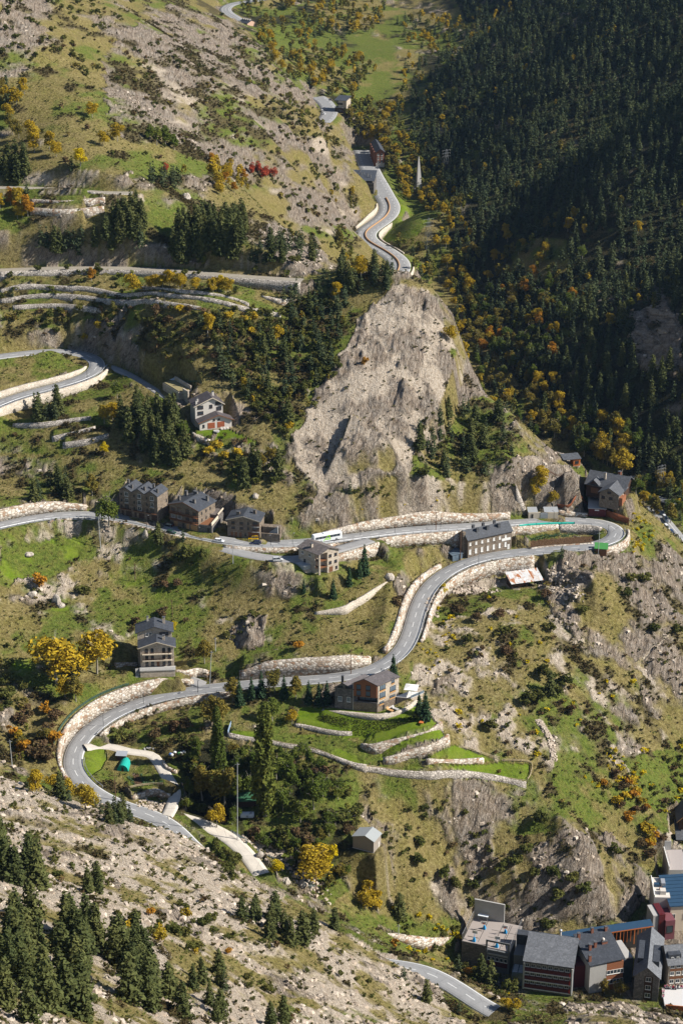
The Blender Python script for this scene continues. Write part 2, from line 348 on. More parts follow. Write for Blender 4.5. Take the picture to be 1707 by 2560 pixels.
# ------------------------------------------------------------------ level ground under the buildings
FR = {}
def frame(nm, A, B, depth, z=None, zB=0., C=None, pad=1.2, skirt=3.0, flat=True, dz=0.):
    if z is None: z = hit(*A)[2]*(1-zB)+(hit(*B)[2]*zB if zB else 0.)
    z = z+dz; a = Pz(*A, z); b = Pz(*B, z)
    ex = (b-a); w = np.hypot(*ex[:2]); ex = ex[:2]/w
    ey = np.array([-ex[1], ex[0]])
    if C is not None:
        c = Pz(*C, z); ey = (c-b)[:2]; depth = np.hypot(*ey); ey = ey/depth
    FR[nm] = dict(o=a, ex=ex, ey=ey, w=w, d=depth, z=z)
    if flat: padq([a[:2]-ex*pad-ey*pad, a[:2]+ex*(w+pad)-ey*pad, a[:2]+ex*(w+pad)+ey*(depth+pad), a[:2]-ex*pad+ey*(depth+pad)], z, skirt)
    return FR[nm]
def padq(Q, z, skirt=3.0):
    Q = np.array(Q); x0, y0 = Q.min(0)-skirt; x1, y1 = Q.max(0)+skirt
    i0, i1 = np.searchsorted(RR, math.hypot(0 if x0*x1 < 0 else min(abs(x0), abs(x1)), y0)), np.searchsorted(RR, math.hypot(max(abs(x0), abs(x1)), y1))
    aa = [math.atan2(x, y) for x in (x0, x1) for y in (y0, y1)]
    j0, j1 = np.searchsorted(AZ, min(aa)), np.searchsorted(AZ, max(aa))
    X = GX[i0:i1, j0:j1]; Y = GY[i0:i1, j0:j1]
    d = np.full(X.shape, -1e9)
    for k in range(len(Q)):
        p, q = Q[k], Q[(k+1) % len(Q)]; e = q-p; n = np.array([e[1], -e[0]])/np.hypot(*e)
        d = np.maximum(d, (X-p[0])*n[0]+(Y-p[1])*n[1])
    w = 1-sstep(0, skirt, d)
    G = gzf.reshape(NR, NA); G[i0:i1, j0:j1] = G[i0:i1, j0:j1]*(1-w)+(z-.1)*w
    FL = FLAT.reshape(NR, NA); FL[i0:i1, j0:j1] = np.maximum(FL[i0:i1, j0:j1], 1-sstep(0, 2, d))
# modern house garden: terraced lawns
line_wall(pts(ZF,(120,690),(400,735),(765,790),(900,770),(1050,725),(1180,665),(1290,590)), 1, [.6,1.4,2.2,2.4,2.6,2.6,2.4], 9, label='curved stone wall in front of the modern house', flat=6)
line_wall(pts(ZP,(0,215),(90,265),(200,245),(300,222),(420,180),(540,140),(645,95)), 1, [1.5,2.6,3,3,2.8,2.6,2], 8, label='stone wall under the bright lawn with two small trees', flat=5)
line_wall(pts(ZP,(180,360),(280,350),(380,300),(500,265),(610,225),(700,185)), 1, [1,3,3.6,3.6,3.2,2], 7, label='stone wall with wooden fence below the lower lawn', flat=4)
line_wall(pts(ZP,(0,400),(120,415),(250,440),(400,455),(560,470),(700,462),(820,468),(960,480),(1100,500),(1200,520),(1300,545)), 1, 1.4, 5, label='rough stone wall at the foot of the fenced paddock', flat=2)
line_wall(pts(ZL,(30,305),(140,325),(250,342),(440,368),(540,395),(640,410),(760,430),(860,455),(1000,510),(1150,580),(1270,610)), 1, 2, 6, label='rough stone wall under the long green terrace', flat=3)
line_wall(pts(ZP,(520,355),(620,345),(740,350),(860,352),(970,345)), 1, 1.3, 4, label='little stone wall inside the fenced paddock')
line_wall(pts(ZL,(620,200),(760,235),(900,270),(1040,285),(1140,280)), 1, 1.8, 6, label='shaded stone wall under the flower bank', flat=2)
line_wall(pts(ZK,(740,1010),(900,985),(1050,960),(1245,985)), 1, 3.2, 8, label='stone wall under the vegetable garden by the stream', flat=4)
line_wall(pts(ZK,(1150,500),(1200,580),(1340,650)), 1, 2.4, 5, label='round stone wall beside the bend of the garden lane')
line_wall(pts(Q8,(160,735),(260,790),(420,830),(520,770)), 1, 2.2, 6, label='stone wall of the overgrown plot left of the school')
line_wall(pts(ZD,(560,1230),(700,1290),(840,1345)), 1, 2.5, 8, label='stone wall under the lawn of the chalet', flat=5)
line_wall(pts(ZR,(80,200),(240,270),(330,335),(440,345)), -1, 0, 3, kind=None)
line_wall(pts(ZR,(295,695),(430,700),(600,700)), 1, 4, 8, label='stone wall beside the dark red garage', flat=4)
step(ground_line(pts(ZR,(280,560),(330,575),(420,580),(560,575))), 1, [3,8,9,6], t0=1, fall=14, flat=3, ramp=3.5)
# the crag: a steep rock wall, and the cliff above the town, and the gully sides
step(ground_line([(690,1065),(740,1125),(860,1105),(930,1090),(960,1040)]), 1, [0,1,4,7,7,5,0], t0=2.5, fall=50, flat=0, ramp=9)
step(ground_line([(945,1060),(968,1000),(1000,935),(1028,870),(1042,815),(1046,780)]), -1, [0,-7,-12,-14,-10,0], t0=1.2, fall=34, ramp=3.5)
step(ground_line(pts(Q8,(40,590),(160,600),(290,590))), 1, [0,8,9,8,0], t0=2, fall=24, ramp=4)
step(ground_line(pts(Q8,(430,630),(700,680),(900,740),(1200,740),(1400,700))), 1, [0,5,8,8,0], t0=2, fall=40, ramp=5)
step(ground_line([(1240,1345),(1290,1360),(1330,1380),(1345,1440)]), 1, [2,4,4,1], t0=1.6, fall=22, ramp=4)
step(ground_line(pts(Q4,(680,1080),(800,1120),(880,1100))), 1, [0,8,0], t0=1.5, fall=18, ramp=3.5)
step(ground_line(pts(Q5,(1080,610),(1150,640),(1220,620))), 1, [2,4,2], t0=1.2, fall=12, ramp=3)
# building plots
frame('row', ZA(78,398), ZA(432,462), 9.0)
frame('gable', ZA(545,492), ZA(812,556), 12.5)
frame('annex', ZA(812,556), ZA(935,570), 15)
frame('right', ZA(1080,600), ZA(1378,622), 9)
frame('tower', ZB(250,440), ZB(440,515), 9, zB=.75, C=ZB(622,463))
frame('long', ZC(215,425), ZC(556,350), 8., z=MAIN[32][2]-.6)
frame('shed', ZC(562,672), ZC(795,640), 6.5)
frame('chalet', ZD(690,1105), ZD(1190,1045), 11)
frame('garage', ZD(110,470), ZD(360,625), 6)
frame('three', ZE(515,880), ZE(955,862), 17)
frame('modern', ZF(275,640), ZF(797,692), 10, C=ZF(1058,582))
frame('hut', ZS(1313,715), ZS(1482,760), 6)
frame('inn', ZR(560,470), ZR(945,540), 12, skirt=4)
frame('lodge', ZR(985,405), ZR(1165,395), 6)
frame('inn_garage', ZR(607,690), ZR(782,698), 13)
frame('depot', ZR(0,715), ZR(300,712), 5)
frame('bus_shelter', ZR(672,1062), ZR(795,1070), 3, flat=False)
frame('kiosk', ZR(455,182), ZR(505,178), 5)
frame('flats', ZV(480,1283), ZV(745,1290), 20, z=near_z(VAL,*ZV(800,1250)))
frame('brick', ZV(786,970), ZV(880,968), 36, z=near_z(VAL,*ZV(700,960))-.5)
frame('villa', ZV(280,300), ZV(415,310), 12, z=near_z(VALB,*ZV(200,290))-1)
frame('far_house', ZU(360,350), ZU(455,368), 12, z=near_z(VALC,*ZU(370,240))-6, flat=False)
frame('yard', ZG(115,830), ZG(745,960), 21, z=1.)
frame('school', ZG(915,1170), ZG(1555,1262), 13.5, z=1.5)
frame('chimneys', ZH(360,1195), ZH(785,1120), 15, z=1.)
frame('ell', ZH(925,1262), ZH(1240,1300), 24, z=1.)
frame('ellwing', ZH(1365,1115), ZH(1640,1090), 11, z=2)
frame('cube', ZH(1165,500), ZH(1435,470), 7, z=3.)
frame('block', ZH(1175,260), ZH(1380,265), 13, z=5.)
frame('bluehall', ZH(1385,400), ZH(1700,380), 16, z=3.)
frame('yardhall', ZT(900,1690), ZT(1300,1690), 14, z=6.)
frame('brown', ZT(1110,850), ZT(1400,860), 10, z=10.)
def bump(u, v, A, s):
    q = hit(u, v); d2 = (GX.ravel()-q[0])**2+(GY.ravel()-q[1])**2; k = np.nonzero(d2 < 9*s*s)[0]
    gzf[k] += A*np.exp(-d2[k]/(2*s*s))*(1-FLAT[k])*(.75+.5*vnoise(GX.ravel()[k]/4, GY.ravel()[k]/4, 88))
for b in ((1375,1375,5.5,8),(1330,1390,4,6),(1300,1930,6,6),(1345,1985,5,7),(1240,2000,4,6),(1410,2040,5,7),(940,2000,4,6)): bump(*b)
padq([Pz(*p, MAIN[34][2]-1.2)[:2] for p in pts(ZC,(690,330),(1230,315),(1190,250),(720,290))], MAIN[34][2]-1.2, 2)
# ------------------------------------------------------------------ what grows where (weights per ground vertex)
XF, YF = GX.ravel(), GY.ravel()
UU, VV = project(XF, YF, gzf)
wu = (fbm(XF, YF, 9, 3, 31)-.5)*46; wv = (fbm(XF, YF, 9, 3, 57)-.5)*30
UW, VW = UU+wu, VV+wv
ROCK, BARE, DRY, GRN, LAWN, HEATH, DARK, SOIL = range(8)
WT = np.zeros((GX.size, 8), np.float32); WT[:, ROCK] = .12; WT[:, DRY] = .5; WT[:, GRN] = .3; WT[:, HEATH] = .15
def inpoly(P, u, v):
    P = np.array(P); c = np.zeros(len(u), bool)
    for k in range(len(P)):
        (x1, y1), (x2, y2) = P[k], P[k-1]
        if y1 == y2: continue
        c ^= ((v < y1) != (v < y2)) & (u < (x2-x1)*(v-y1)/(y2-y1)+x1)
    return c
def paint(P, dmin=0, dmax=9e9, sharp=False, **w):
    P = np.array(P); lo = P.min(0)-30; hi = P.max(0)+30
    U, V = (UU, VV) if sharp else (UW, VW)
    k = np.nonzero((U > lo[0]) & (U < hi[0]) & (V > lo[1]) & (V < hi[1]) & (YF > dmin) & (YF < dmax))[0]
    k = k[inpoly(P, U[k], V[k])]
    row = np.zeros(8, np.float32)
    for n, x in w.items(): row[globals()[n]] = x
    WT[k] = row
def box(u0, v0, u1, v1): return [(u0,v0),(u1,v0),(u1,v1),(u0,v1)]
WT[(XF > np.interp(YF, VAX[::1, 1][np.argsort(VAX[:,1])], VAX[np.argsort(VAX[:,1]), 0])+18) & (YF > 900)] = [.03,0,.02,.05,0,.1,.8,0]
paint([(380,0),(1000,-50),(1050,300),(1000,640),(900,600),(780,250)], 1250, ROCK=.05, GRN=.5, DRY=.3, DARK=.25)
paint([(580,70),(740,45),(790,100),(700,110),(600,105)], 1400, GRN=.8, LAWN=.12)
paint([(790,150),(860,110),(960,65),(1010,80),(930,140),(860,230),(790,215)], 1300, GRN=.8, LAWN=.08, DRY=.15, ROCK=.05)
paint([(880,440),(940,440),(1010,490),(950,540),(880,560),(860,540),(915,490)], 1150, GRN=.85, LAWN=.15)
paint([(880,560),(960,600),(990,650),(930,640)], 1050, GRN=.7, LAWN=.25, DRY=.2)
paint([(1000,80),(1060,70),(1030,180),(1000,140)], 1300, GRN=.7, DARK=.2)
paint([(1440,1090),(1568,1100),(1568,1145),(1440,1130)], 880, GRN=.85, LAWN=.15)
paint([(480,-30),(560,60),(650,170),(740,250),(800,340),(830,480),(830,560),(700,560),(560,440),(480,350),(250,330),(240,90),(350,40)], 900, ROCK=.46, HEATH=.36, DRY=.22, GRN=.1, BARE=.03)
paint([(300,130),(420,90),(560,130),(600,300),(520,330),(430,260),(300,300),(250,270),(230,190)], 900, ROCK=.68, HEATH=.32, DRY=.14, GRN=.08, BARE=.05)
paint([(0,-40),(330,-40),(260,60),(120,70),(0,100)], 900, ROCK=.5, HEATH=.2, DRY=.3, GRN=.15)
paint([(90,130),(150,95),(260,85),(240,180),(245,270),(290,320),(400,350),(420,400),(300,410),(200,400),(130,330),(70,290),(60,200)], 900, GRN=.3, DRY=.68, HEATH=.1)
paint([(420,400),(560,420),(720,470),(830,560),(760,600),(620,560),(480,470)], 900, ROCK=.3, DRY=.35, HEATH=.15, GRN=.2)
paint([(0,410),(300,410),(420,450),(380,560),(0,580)], 850, GRN=.35, DRY=.35, ROCK=.12, HEATH=.2)
paint([(0,560),(380,560),(560,590),(600,608),(0,612)], 850, ROCK=.8, BARE=.15, DRY=.1)
paint([(560,590),(700,575),(745,615),(700,640),(585,625)], 850, ROCK=.9, BARE=.1)
paint([(60,400),(300,395),(310,428),(30,420)], 900, ROCK=.75, DRY=.2)
paint([(0,640),(560,640),(690,700),(620,740),(0,740)], 800, 940, DRY=.55, GRN=.3, HEATH=.1)
paint([(0,740),(620,730),(800,620),(900,640),(800,760),(700,880),(640,1020),(560,1000),(540,880),(380,880),(240,800),(0,790)], 780, 940, HEATH=.5, DRY=.26, GRN=.36, ROCK=.04)
paint([(95,765),(240,785),(280,825),(180,805),(100,790)], 780, ROCK=.9, BARE=.1)
paint([(900,648),(985,668),(1035,740),(1040,830),(1020,930),(965,1010),(930,1090),(860,1115),(740,1132),(690,1070),(672,1000),(740,890),(800,790),(850,700)], 740, 930, ROCK=.5, BARE=.55)
paint([(1035,820),(1110,862),(1145,905),(1060,925),(1000,965),(965,1015),(1010,920)], 740, 930, ROCK=.95, HEATH=.1)
paint([(1055,925),(1150,910),(1205,1000),(1180,1060),(1100,1100),(940,1120),(930,1090),(1000,960)], 740, 930, HEATH=.3, GRN=.6, DRY=.15, ROCK=.08)
paint([(1180,960),(1250,1000),(1330,1070),(1240,1080),(1200,1010)], 740, 930, ROCK=.6, DRY=.35)
paint([(1120,1070),(1220,1050),(1330,1090),(1340,1160),(1200,1150),(1130,1130)], 740, 930, ROCK=.8, BARE=.1)
paint([(740,1130),(1100,1100),(1130,1130),(1000,1145),(800,1170),(690,1220)], 700, 930, ROCK=.3, BARE=.25, DRY=.3, GRN=.2)
paint([(0,990),(260,990),(560,1060),(740,1140),(640,1220),(560,1160),(0,1150)], 740, DRY=.62, GRN=.22, HEATH=.12, ROCK=.04)
paint([(220,850),(420,940),(420,1000),(250,960),(20,980),(120,930)], 740, 860, GRN=.7, DRY=.2, HEATH=.1)
paint([(0,880),(170,860),(200,840),(120,815),(0,820)], 780, DRY=.6, GRN=.4)
paint([(0,1210),(220,1190),(480,1260),(680,1290),(900,1310),(900,1500),(560,1500),(330,1480),(250,1580),(0,1700)], 630, 790, GRN=.66, LAWN=.04, DRY=.28, HEATH=.08, BARE=.04)
paint([(0,1200),(210,1195),(215,1270),(120,1320),(0,1350)], 630, 790, GRN=.8, LAWN=.12, DRY=.1)
paint([(60,1195),(200,1200),(180,1240),(60,1240)], 630, 790, BARE=.25, GRN=.4, DRY=.4)
paint([(0,1350),(120,1320),(260,1270),(250,1330),(80,1390),(0,1450)], 630, 790, DRY=.5, BARE=.2, GRN=.3, ROCK=.05)
paint([(620,1320),(900,1320),(910,1490),(640,1500)], 630, 790, GRN=.5, DRY=.5, HEATH=.06)
paint([(770,1300),(930,1270),(1010,1280),(900,1330)], 630, 790, GRN=.45, DRY=.5)
paint([(530,1440),(610,1420),(615,1490),(540,1490)], 630, 790, ROCK=.9)
paint([(980,1400),(1240,1340),(1300,1430),(1330,1600),(1240,1800),(1020,1790),(930,1640),(950,1500)], 600, 760, DRY=.58, BARE=.34, GRN=.12, HEATH=.08)
paint([(1000,1360),(1230,1340),(1250,1380),(1050,1420),(990,1450)], 600, 760, GRN=.65, DRY=.25, HEATH=.15)
paint([(960,1520),(1110,1480),(1120,1640),(1060,1720),(960,1660)], 600, 760, DRY=.45, BARE=.45, ROCK=.05)
paint([(1120,1450),(1280,1420),(1420,1560),(1560,1640),(1560,1800),(1330,1780),(1160,1600)], 600, 780, GRN=.24, DRY=.56, HEATH=.24, ROCK=.06, BARE=.08)
paint([(1300,1280),(1450,1270),(1600,1330),(1600,1660),(1480,1640),(1440,1540),(1330,1500),(1240,1350)], 600, 900, ROCK=.5, DRY=.42, HEATH=.16, BARE=.03)
paint([(1050,1330),(1240,1330),(1330,1380),(1230,1345),(1010,1365)], 600, 900, ROCK=.4, BARE=.3, GRN=.3)
paint([(870,1830),(960,1800),(1230,1830),(1330,1830),(1260,1930),(1050,1930),(880,1900)], 560, 720, DRY=.55, GRN=.42, ROCK=.06)
paint([(960,1920),(1260,1920),(1230,1980),(960,2010),(930,1960)], 560, 720, DRY=.8, HEATH=.16)
paint([(860,1880),(960,1900),(960,2010),(1010,2060),(800,2060),(790,1950),(820,1830),(850,1820)], 560, 720, ROCK=.5, HEATH=.25, DRY=.3)
paint([(940,2020),(1230,1950),(1300,1900),(1430,1930),(1500,2040),(1430,2130),(1050,2110),(920,2060)], 560, 720, ROCK=.36, DRY=.45, HEATH=.26, GRN=.06)
paint([(1260,1800),(1420,1760),(1540,1900),(1500,2010),(1400,1920),(1300,1870)], 560, 780, GRN=.25, DRY=.6, HEATH=.12)
paint([(1420,1750),(1600,1700),(1600,1900),(1540,1900)], 560, 780, GRN=.75, HEATH=.2)
paint([(430,1700),(660,1720),(830,1800),(830,2010),(760,2080),(620,1960),(400,1880),(370,1760)], 540, 690, GRN=.6, DARK=.25, HEATH=.2)
paint([(900,2090),(1060,2110),(1050,2220),(930,2180)], 540, 690, GRN=.6, DRY=.3)
paint([(210,1690),(460,1620),(480,1690),(370,1720)], 560, 700, GRN=.7, DRY=.2, HEATH=.15)
paint([(60,1580),(200,1620),(120,1700),(130,1800),(0,1800),(0,1600)], 540, 700, DRY=.5, GRN=.3, HEATH=.15, ROCK=.1)
paint([(-40,1790),(100,1810),(200,1848),(310,1888),(400,1905),(500,1958),(610,2040),(700,2095),(900,2195),(1080,2360),(1620,2360),(1620,2420),(-40,2420)], 0, 578, BARE=.8, DRY=.24, ROCK=.1, HEATH=.03)
paint([(250,1980),(330,1960),(480,2030),(360,2100),(280,2060)], 0, 578, DRY=.6, BARE=.25)
paint([(390,2120),(460,2160),(520,2290),(400,2280),(380,2200)], 0, 578, DRY=.8, BARE=.1)
paint([(640,2290),(820,2310),(980,2330),(980,2400),(640,2400)], 0, 578, DRY=.45, BARE=.45, GRN=.1)
paint([(1300,2310),(1420,2300),(1600,2350),(1600,2400),(1300,2400)], 0, 572, DRY=.3, ROCK=.5, BARE=.25)
paint([(930,2210),(1000,2240),(1010,2300),(900,2220)], 0, 560, BARE=.8, ROCK=.2)
L_ = dict(sharp=True)
paint(pts(ZF,(-150,620),(280,640),(790,700),(1100,620),(1300,590),(1500,800),(1568,880),(1568,960),(1000,1130),(700,1020),(300,1000),(-200,800)), 600, 740, LAWN=1, **L_)
paint(pts(ZP,(-60,200),(90,240),(300,200),(640,80),(700,170),(480,240),(200,335),(-60,330)), 600, 740, LAWN=.9, GRN=.1, **L_)
paint(pts(ZP,(340,370),(520,350),(980,350),(1090,330),(1330,345),(1310,500),(1100,480),(560,440),(340,400)), 600, 740, LAWN=.8, GRN=.2, **L_)
paint(pts(ZP,(450,320),(720,200),(760,200),(1060,320),(960,335),(600,330)), 600, 740, LAWN=.4, GRN=.5, DRY=.1, **L_)
paint(pts(ZL,(40,240),(440,250),(1040,290),(1170,340),(1400,460),(1400,560),(1200,560),(850,430),(440,345),(40,290)), 600, 740, GRN=.5, LAWN=.5, **L_)
paint(pts(ZD,(560,1120),(1150,1080),(1568,1280),(1568,1350),(1240,1230),(860,1260)), 740, 900, LAWN=.9, GRN=.1, **L_)
paint(pts(ZD,(0,500),(230,680),(370,720),(250,800),(100,690),(0,620)), 740, 900, LAWN=.8, GRN=.2, **L_)
paint(pts(ZK,(60,300),(330,270),(390,420),(300,580),(120,700),(50,560)), 560, 720, LAWN=.9, GRN=.1, **L_)
paint(pts(ZK,(560,620),(700,560),(960,500),(1190,740),(1240,800),(700,850)), 560, 720, GRN=.9, DRY=.1, **L_)
paint(pts(ZK,(740,640),(830,650),(880,800),(760,810)), 560, 720, SOIL=.6, BARE=.4, **L_)
paint(pts(ZC,(700,285),(1200,250),(1235,300),(700,345)), 730, 800, SOIL=1, **L_)
paint(pts(ZC,(640,250),(900,235),(1050,235),(1100,250),(690,290)), 730, 800, GRN=.9, DRY=.1, **L_)
paint(pts(ZE,(400,890),(950,880),(930,910),(400,920)), 600, 760, LAWN=.5, GRN=.5, **L_)
paint(pts(ZB,(0,540),(240,530),(640,460),(860,520),(600,720),(270,680),(0,650)), 600, 760, GRN=.85, DRY=.15)
paint(pts(ZR,(755,560),(850,570),(870,660),(790,640)), 700, 900, LAWN=.6, GRN=.4, **L_)
paint(pts(ZH,(1290,1115),(1700,1100),(1700,1400),(1330,1380)), 540, 700, BARE=0, SOIL=0, DRY=1, **L_)
paint([(1170,570),(1240,545),(1300,550),(1310,620),(1235,650),(1180,620)], 900, 1600, GRN=.5, DRY=.5, **L_)
paint([(1445,720),(1530,690),(1575,760),(1560,860),(1480,860),(1450,800)], 900, 1600, ROCK=.85, HEATH=.15)
paint(pts(Q3,(0,905),(500,922),(700,960),(900,1010),(1100,1090),(1300,1125),(1400,1135),(1400,1150),(1100,1110),(900,1030),(700,980),(500,940),(0,920)), 700, 900, DRY=1, **L_)
paint(pts(Q6,(900,960),(925,965),(980,1060),(975,1160),(955,1160),(960,1060)), 600, 760, BARE=.9, DRY=.1, **L_)
paint(pts(Q6,(1340,690),(1440,620),(1510,555),(1505,570),(1380,690),(1440,790),(1425,795)), 600, 800, BARE=.8, DRY=.2, **L_)
# mosaic of patches, road verges
G2 = gzf.reshape(NR, NA); dR = np.gradient(RR)[:, None]
slope = np.hypot(np.gradient(G2, axis=0)/dR, np.gradient(G2, axis=1)/(GR*(AZ[1]-AZ[0]))).ravel()
stp = sstep(1.05, 1.8, slope)[:, None]*(1-FLAT)[:, None]
stp *= np.where((UU < 1010) & (VV > 1195) & (VV < 1700), .2, 1.)[:, None]
rowR = np.zeros(8, np.float32); rowR[[ROCK, BARE, DRY]] = .5, .1, .4
WT = WT*(1-stp)+rowR*stp
YN = np.where(YF > 900, .5*YF+1.25*gzf, YF)
fs = np.where(YF > 900, .6, 1.)
noi = np.stack([fbm(XF*fs, YN*fs, s, 4, 100+7*i, .62) for i, s in enumerate((14, 8, 16, 12, 20, 6, 10, 9))], 1)
sc = np.log(WT+1e-4)+11*(noi-.5)
sc -= sc.max(1, keepdims=True); WN = np.exp(2.6*sc); WN /= WN.sum(1, keepdims=True)
WN[:, LAWN] = np.maximum(WN[:, LAWN], (WT[:, LAWN] > .7)*1.); 
WN /= WN.sum(1, keepdims=True)
del noi, sc
# rock stands out in ribs and blocks
rk = WN[:, ROCK]+.5*WN[:, BARE]
amp = (1-FLAT)*sstep(230, 500, YF+60)*np.clip(.25+rk, 0, 1)
qs = .85*XF+.1*YF-.55*gzf; qt = .5*XF+.35*YF+.8*gzf
far = sstep(880, 960, YF)
r1 = ridged(qs+.2*qt, qt*.5, 12, 3, 200)*(1-far)+ridged(XF, YN, 15, 3, 205)*far-.6; r2 = ridged(qs, qt*.28, 4.2, 3, 230)*(1-far)+ridged(XF*.9, YN, 5, 3, 235)*far-.6
gzf += amp*(rk*(5.2*r1+2.6*r2)+(.7*(fbm(XF, YF, 7, 3, 260)-.5)+.9*(fbm(XF, YF, 3, 2, 270)-.5)*(1-rk)*.6))
cragm = ((UU > 660) & (UU < 1210) & (VV > 640) & (VV < 1140) & (YF > 740) & (YF < 930))*WN[:, ROCK]*(1-FLAT)
gzf += cragm*3.4*(ridged(qs, qt*.22, 9, 3, 300)-.6)
del r1, r2
if not np.isfinite(gzf).all(): raise RuntimeError('height')
def N_(Q):
    T = np.gradient(Q[:, :2], axis=0); T /= np.linalg.norm(T, axis=1)[:, None]+1e-9
    return np.stack([-T[:, 1], T[:, 0]], 1)
# ------------------------------------------------------------------ object helpers
def tag(o, label=None, cat=None, group=None, kind=None):
    if label: o['label'] = label
    if cat: o['category'] = cat
    if group: o['group'] = group
    if kind: o['kind'] = kind
    return o
def link(nm, me, parent=None):
    o = bpy.data.objects.new(nm, me); COL.objects.link(o)
    if parent is not None: o.parent = parent
    return o
def empty(nm, loc, rz=0, label=None, cat=None, group=None):
    o = link(nm, None); o.location = loc; o.rotation_euler = (0, 0, rz); o.empty_display_size = .5
    return tag(o, label, cat, group)
def np_mesh(nm, co, quads=None, tris=None, mats=(), mi=None, smooth=False):
    me = bpy.data.meshes.new(nm)
    co = np.ascontiguousarray(co, np.float32); me.vertices.add(len(co)); me.vertices.foreach_set('co', co.ravel())
    fs = []; st = []; n = 0; tot = []
    for a, k in ((quads, 4), (tris, 3)):
        if a is not None and len(a):
            a = np.ascontiguousarray(a, np.int32); fs.append(a.ravel()); st.append(n+np.arange(len(a), dtype=np.int32)*k); n += a.size; tot.append(np.full(len(a), k, np.int32))
    fs = np.concatenate(fs); me.loops.add(len(fs)); me.loops.foreach_set('vertex_index', fs)
    st = np.concatenate(st); me.polygons.add(len(st)); me.polygons.foreach_set('loop_start', st); me.polygons.foreach_set('loop_total', np.concatenate(tot))
    for m in mats: me.materials.append(m)
    if mi is not None: me.polygons.foreach_set('material_index', np.ascontiguousarray(mi, np.int32))
    me.update(calc_edges=True)
    if smooth: me.polygons.foreach_set('use_smooth', np.ones(len(st), bool))
    return me
class MB:
    """collects boxes, prisms, tubes and quads and links them as ONE mesh"""
    def __init__(s): s.v = []; s.f = []; s.mi = []; s.ms = []
    def m(s, mat):
        if mat not in s.ms: s.ms.append(mat)
        return s.ms.index(mat)
    def face(s, P, mat):
        i = len(s.v); s.v += [tuple(map(float, p)) for p in P]; s.f.append(tuple(range(i, i+len(P)))); s.mi.append(s.m(mat))
    def hexa(s, B, T, mat):
        """bottom polygon and top polygon with the same number of corners (anticlockwise)"""
        n = len(B); i = len(s.v); k = s.m(mat)
        s.v += [tuple(map(float, p)) for p in B]+[tuple(map(float, p)) for p in T]
        s.f.append(tuple(range(i+n-1, i-1, -1))); s.f.append(tuple(range(i+n, i+2*n)))
        s.f += [(i+j, i+(j+1) % n, i+n+(j+1) % n, i+n+j) for j in range(n)]; s.mi += [k]*(n+2)
    def box(s, a, b, mat):
        x0, y0, z0 = a; x1, y1, z1 = b
        s.hexa([(x0,y0,z0),(x1,y0,z0),(x1,y1,z0),(x0,y1,z0)], [(x0,y0,z1),(x1,y0,z1),(x1,y1,z1),(x0,y1,z1)], mat)
    def tube(s, p, q, r0, r1, mat, n=6):
        p, q = Vector(p), Vector(q); d = (q-p).normalized(); a = d.orthogonal().normalized(); b = d.cross(a)
        s.hexa([p+(a*math.cos(k*math.tau/n)+b*math.sin(k*math.tau/n))*r0 for k in range(n)], [q+(a*math.cos(k*math.tau/n)+b*math.sin(k*math.tau/n))*r1 for k in range(n)], mat)
    def ball(s, c, r, mat, nu=10, nv=6):
        c = Vector(c); r = (r, r, r) if not hasattr(r, '__len__') else r; i = len(s.v); k = s.m(mat)
        s.v.append((c.x, c.y, c.z-r[2]))
        for a in range(1, nv):
            t = -math.pi/2+math.pi*a/nv
            s.v += [(c.x+r[0]*math.cos(t)*math.cos(b*math.tau/nu), c.y+r[1]*math.cos(t)*math.sin(b*math.tau/nu), c.z+r[2]*math.sin(t)) for b in range(nu)]
        s.v.append((c.x, c.y, c.z+r[2])); e = len(s.v)-1; n0 = len(s.f)
        for b in range(nu):
            s.f.append((i, i+1+(b+1) % nu, i+1+b)); o = i+1+(nv-2)*nu; s.f.append((e, o+b, o+(b+1) % nu))
            for a in range(nv-2):
                o = i+1+a*nu; s.f.append((o+b, o+(b+1) % nu, o+nu+(b+1) % nu, o+nu+b))
        s.mi += [k]*(len(s.f)-n0)
    def mesh(s, nm, M=None):
        me = bpy.data.meshes.new(nm); me.from_pydata([M @ Vector(v) for v in s.v] if M else s.v, [], s.f)
        for m in s.ms: me.materials.append(m)
        me.polygons.foreach_set('material_index', s.mi); me.update(); return me
    def build(s, nm, parent=None, M=None, smooth=False):
        me = s.mesh(nm, M)
        if smooth: me.polygons.foreach_set('use_smooth', [True]*len(s.f))
        return link(nm, me, parent)
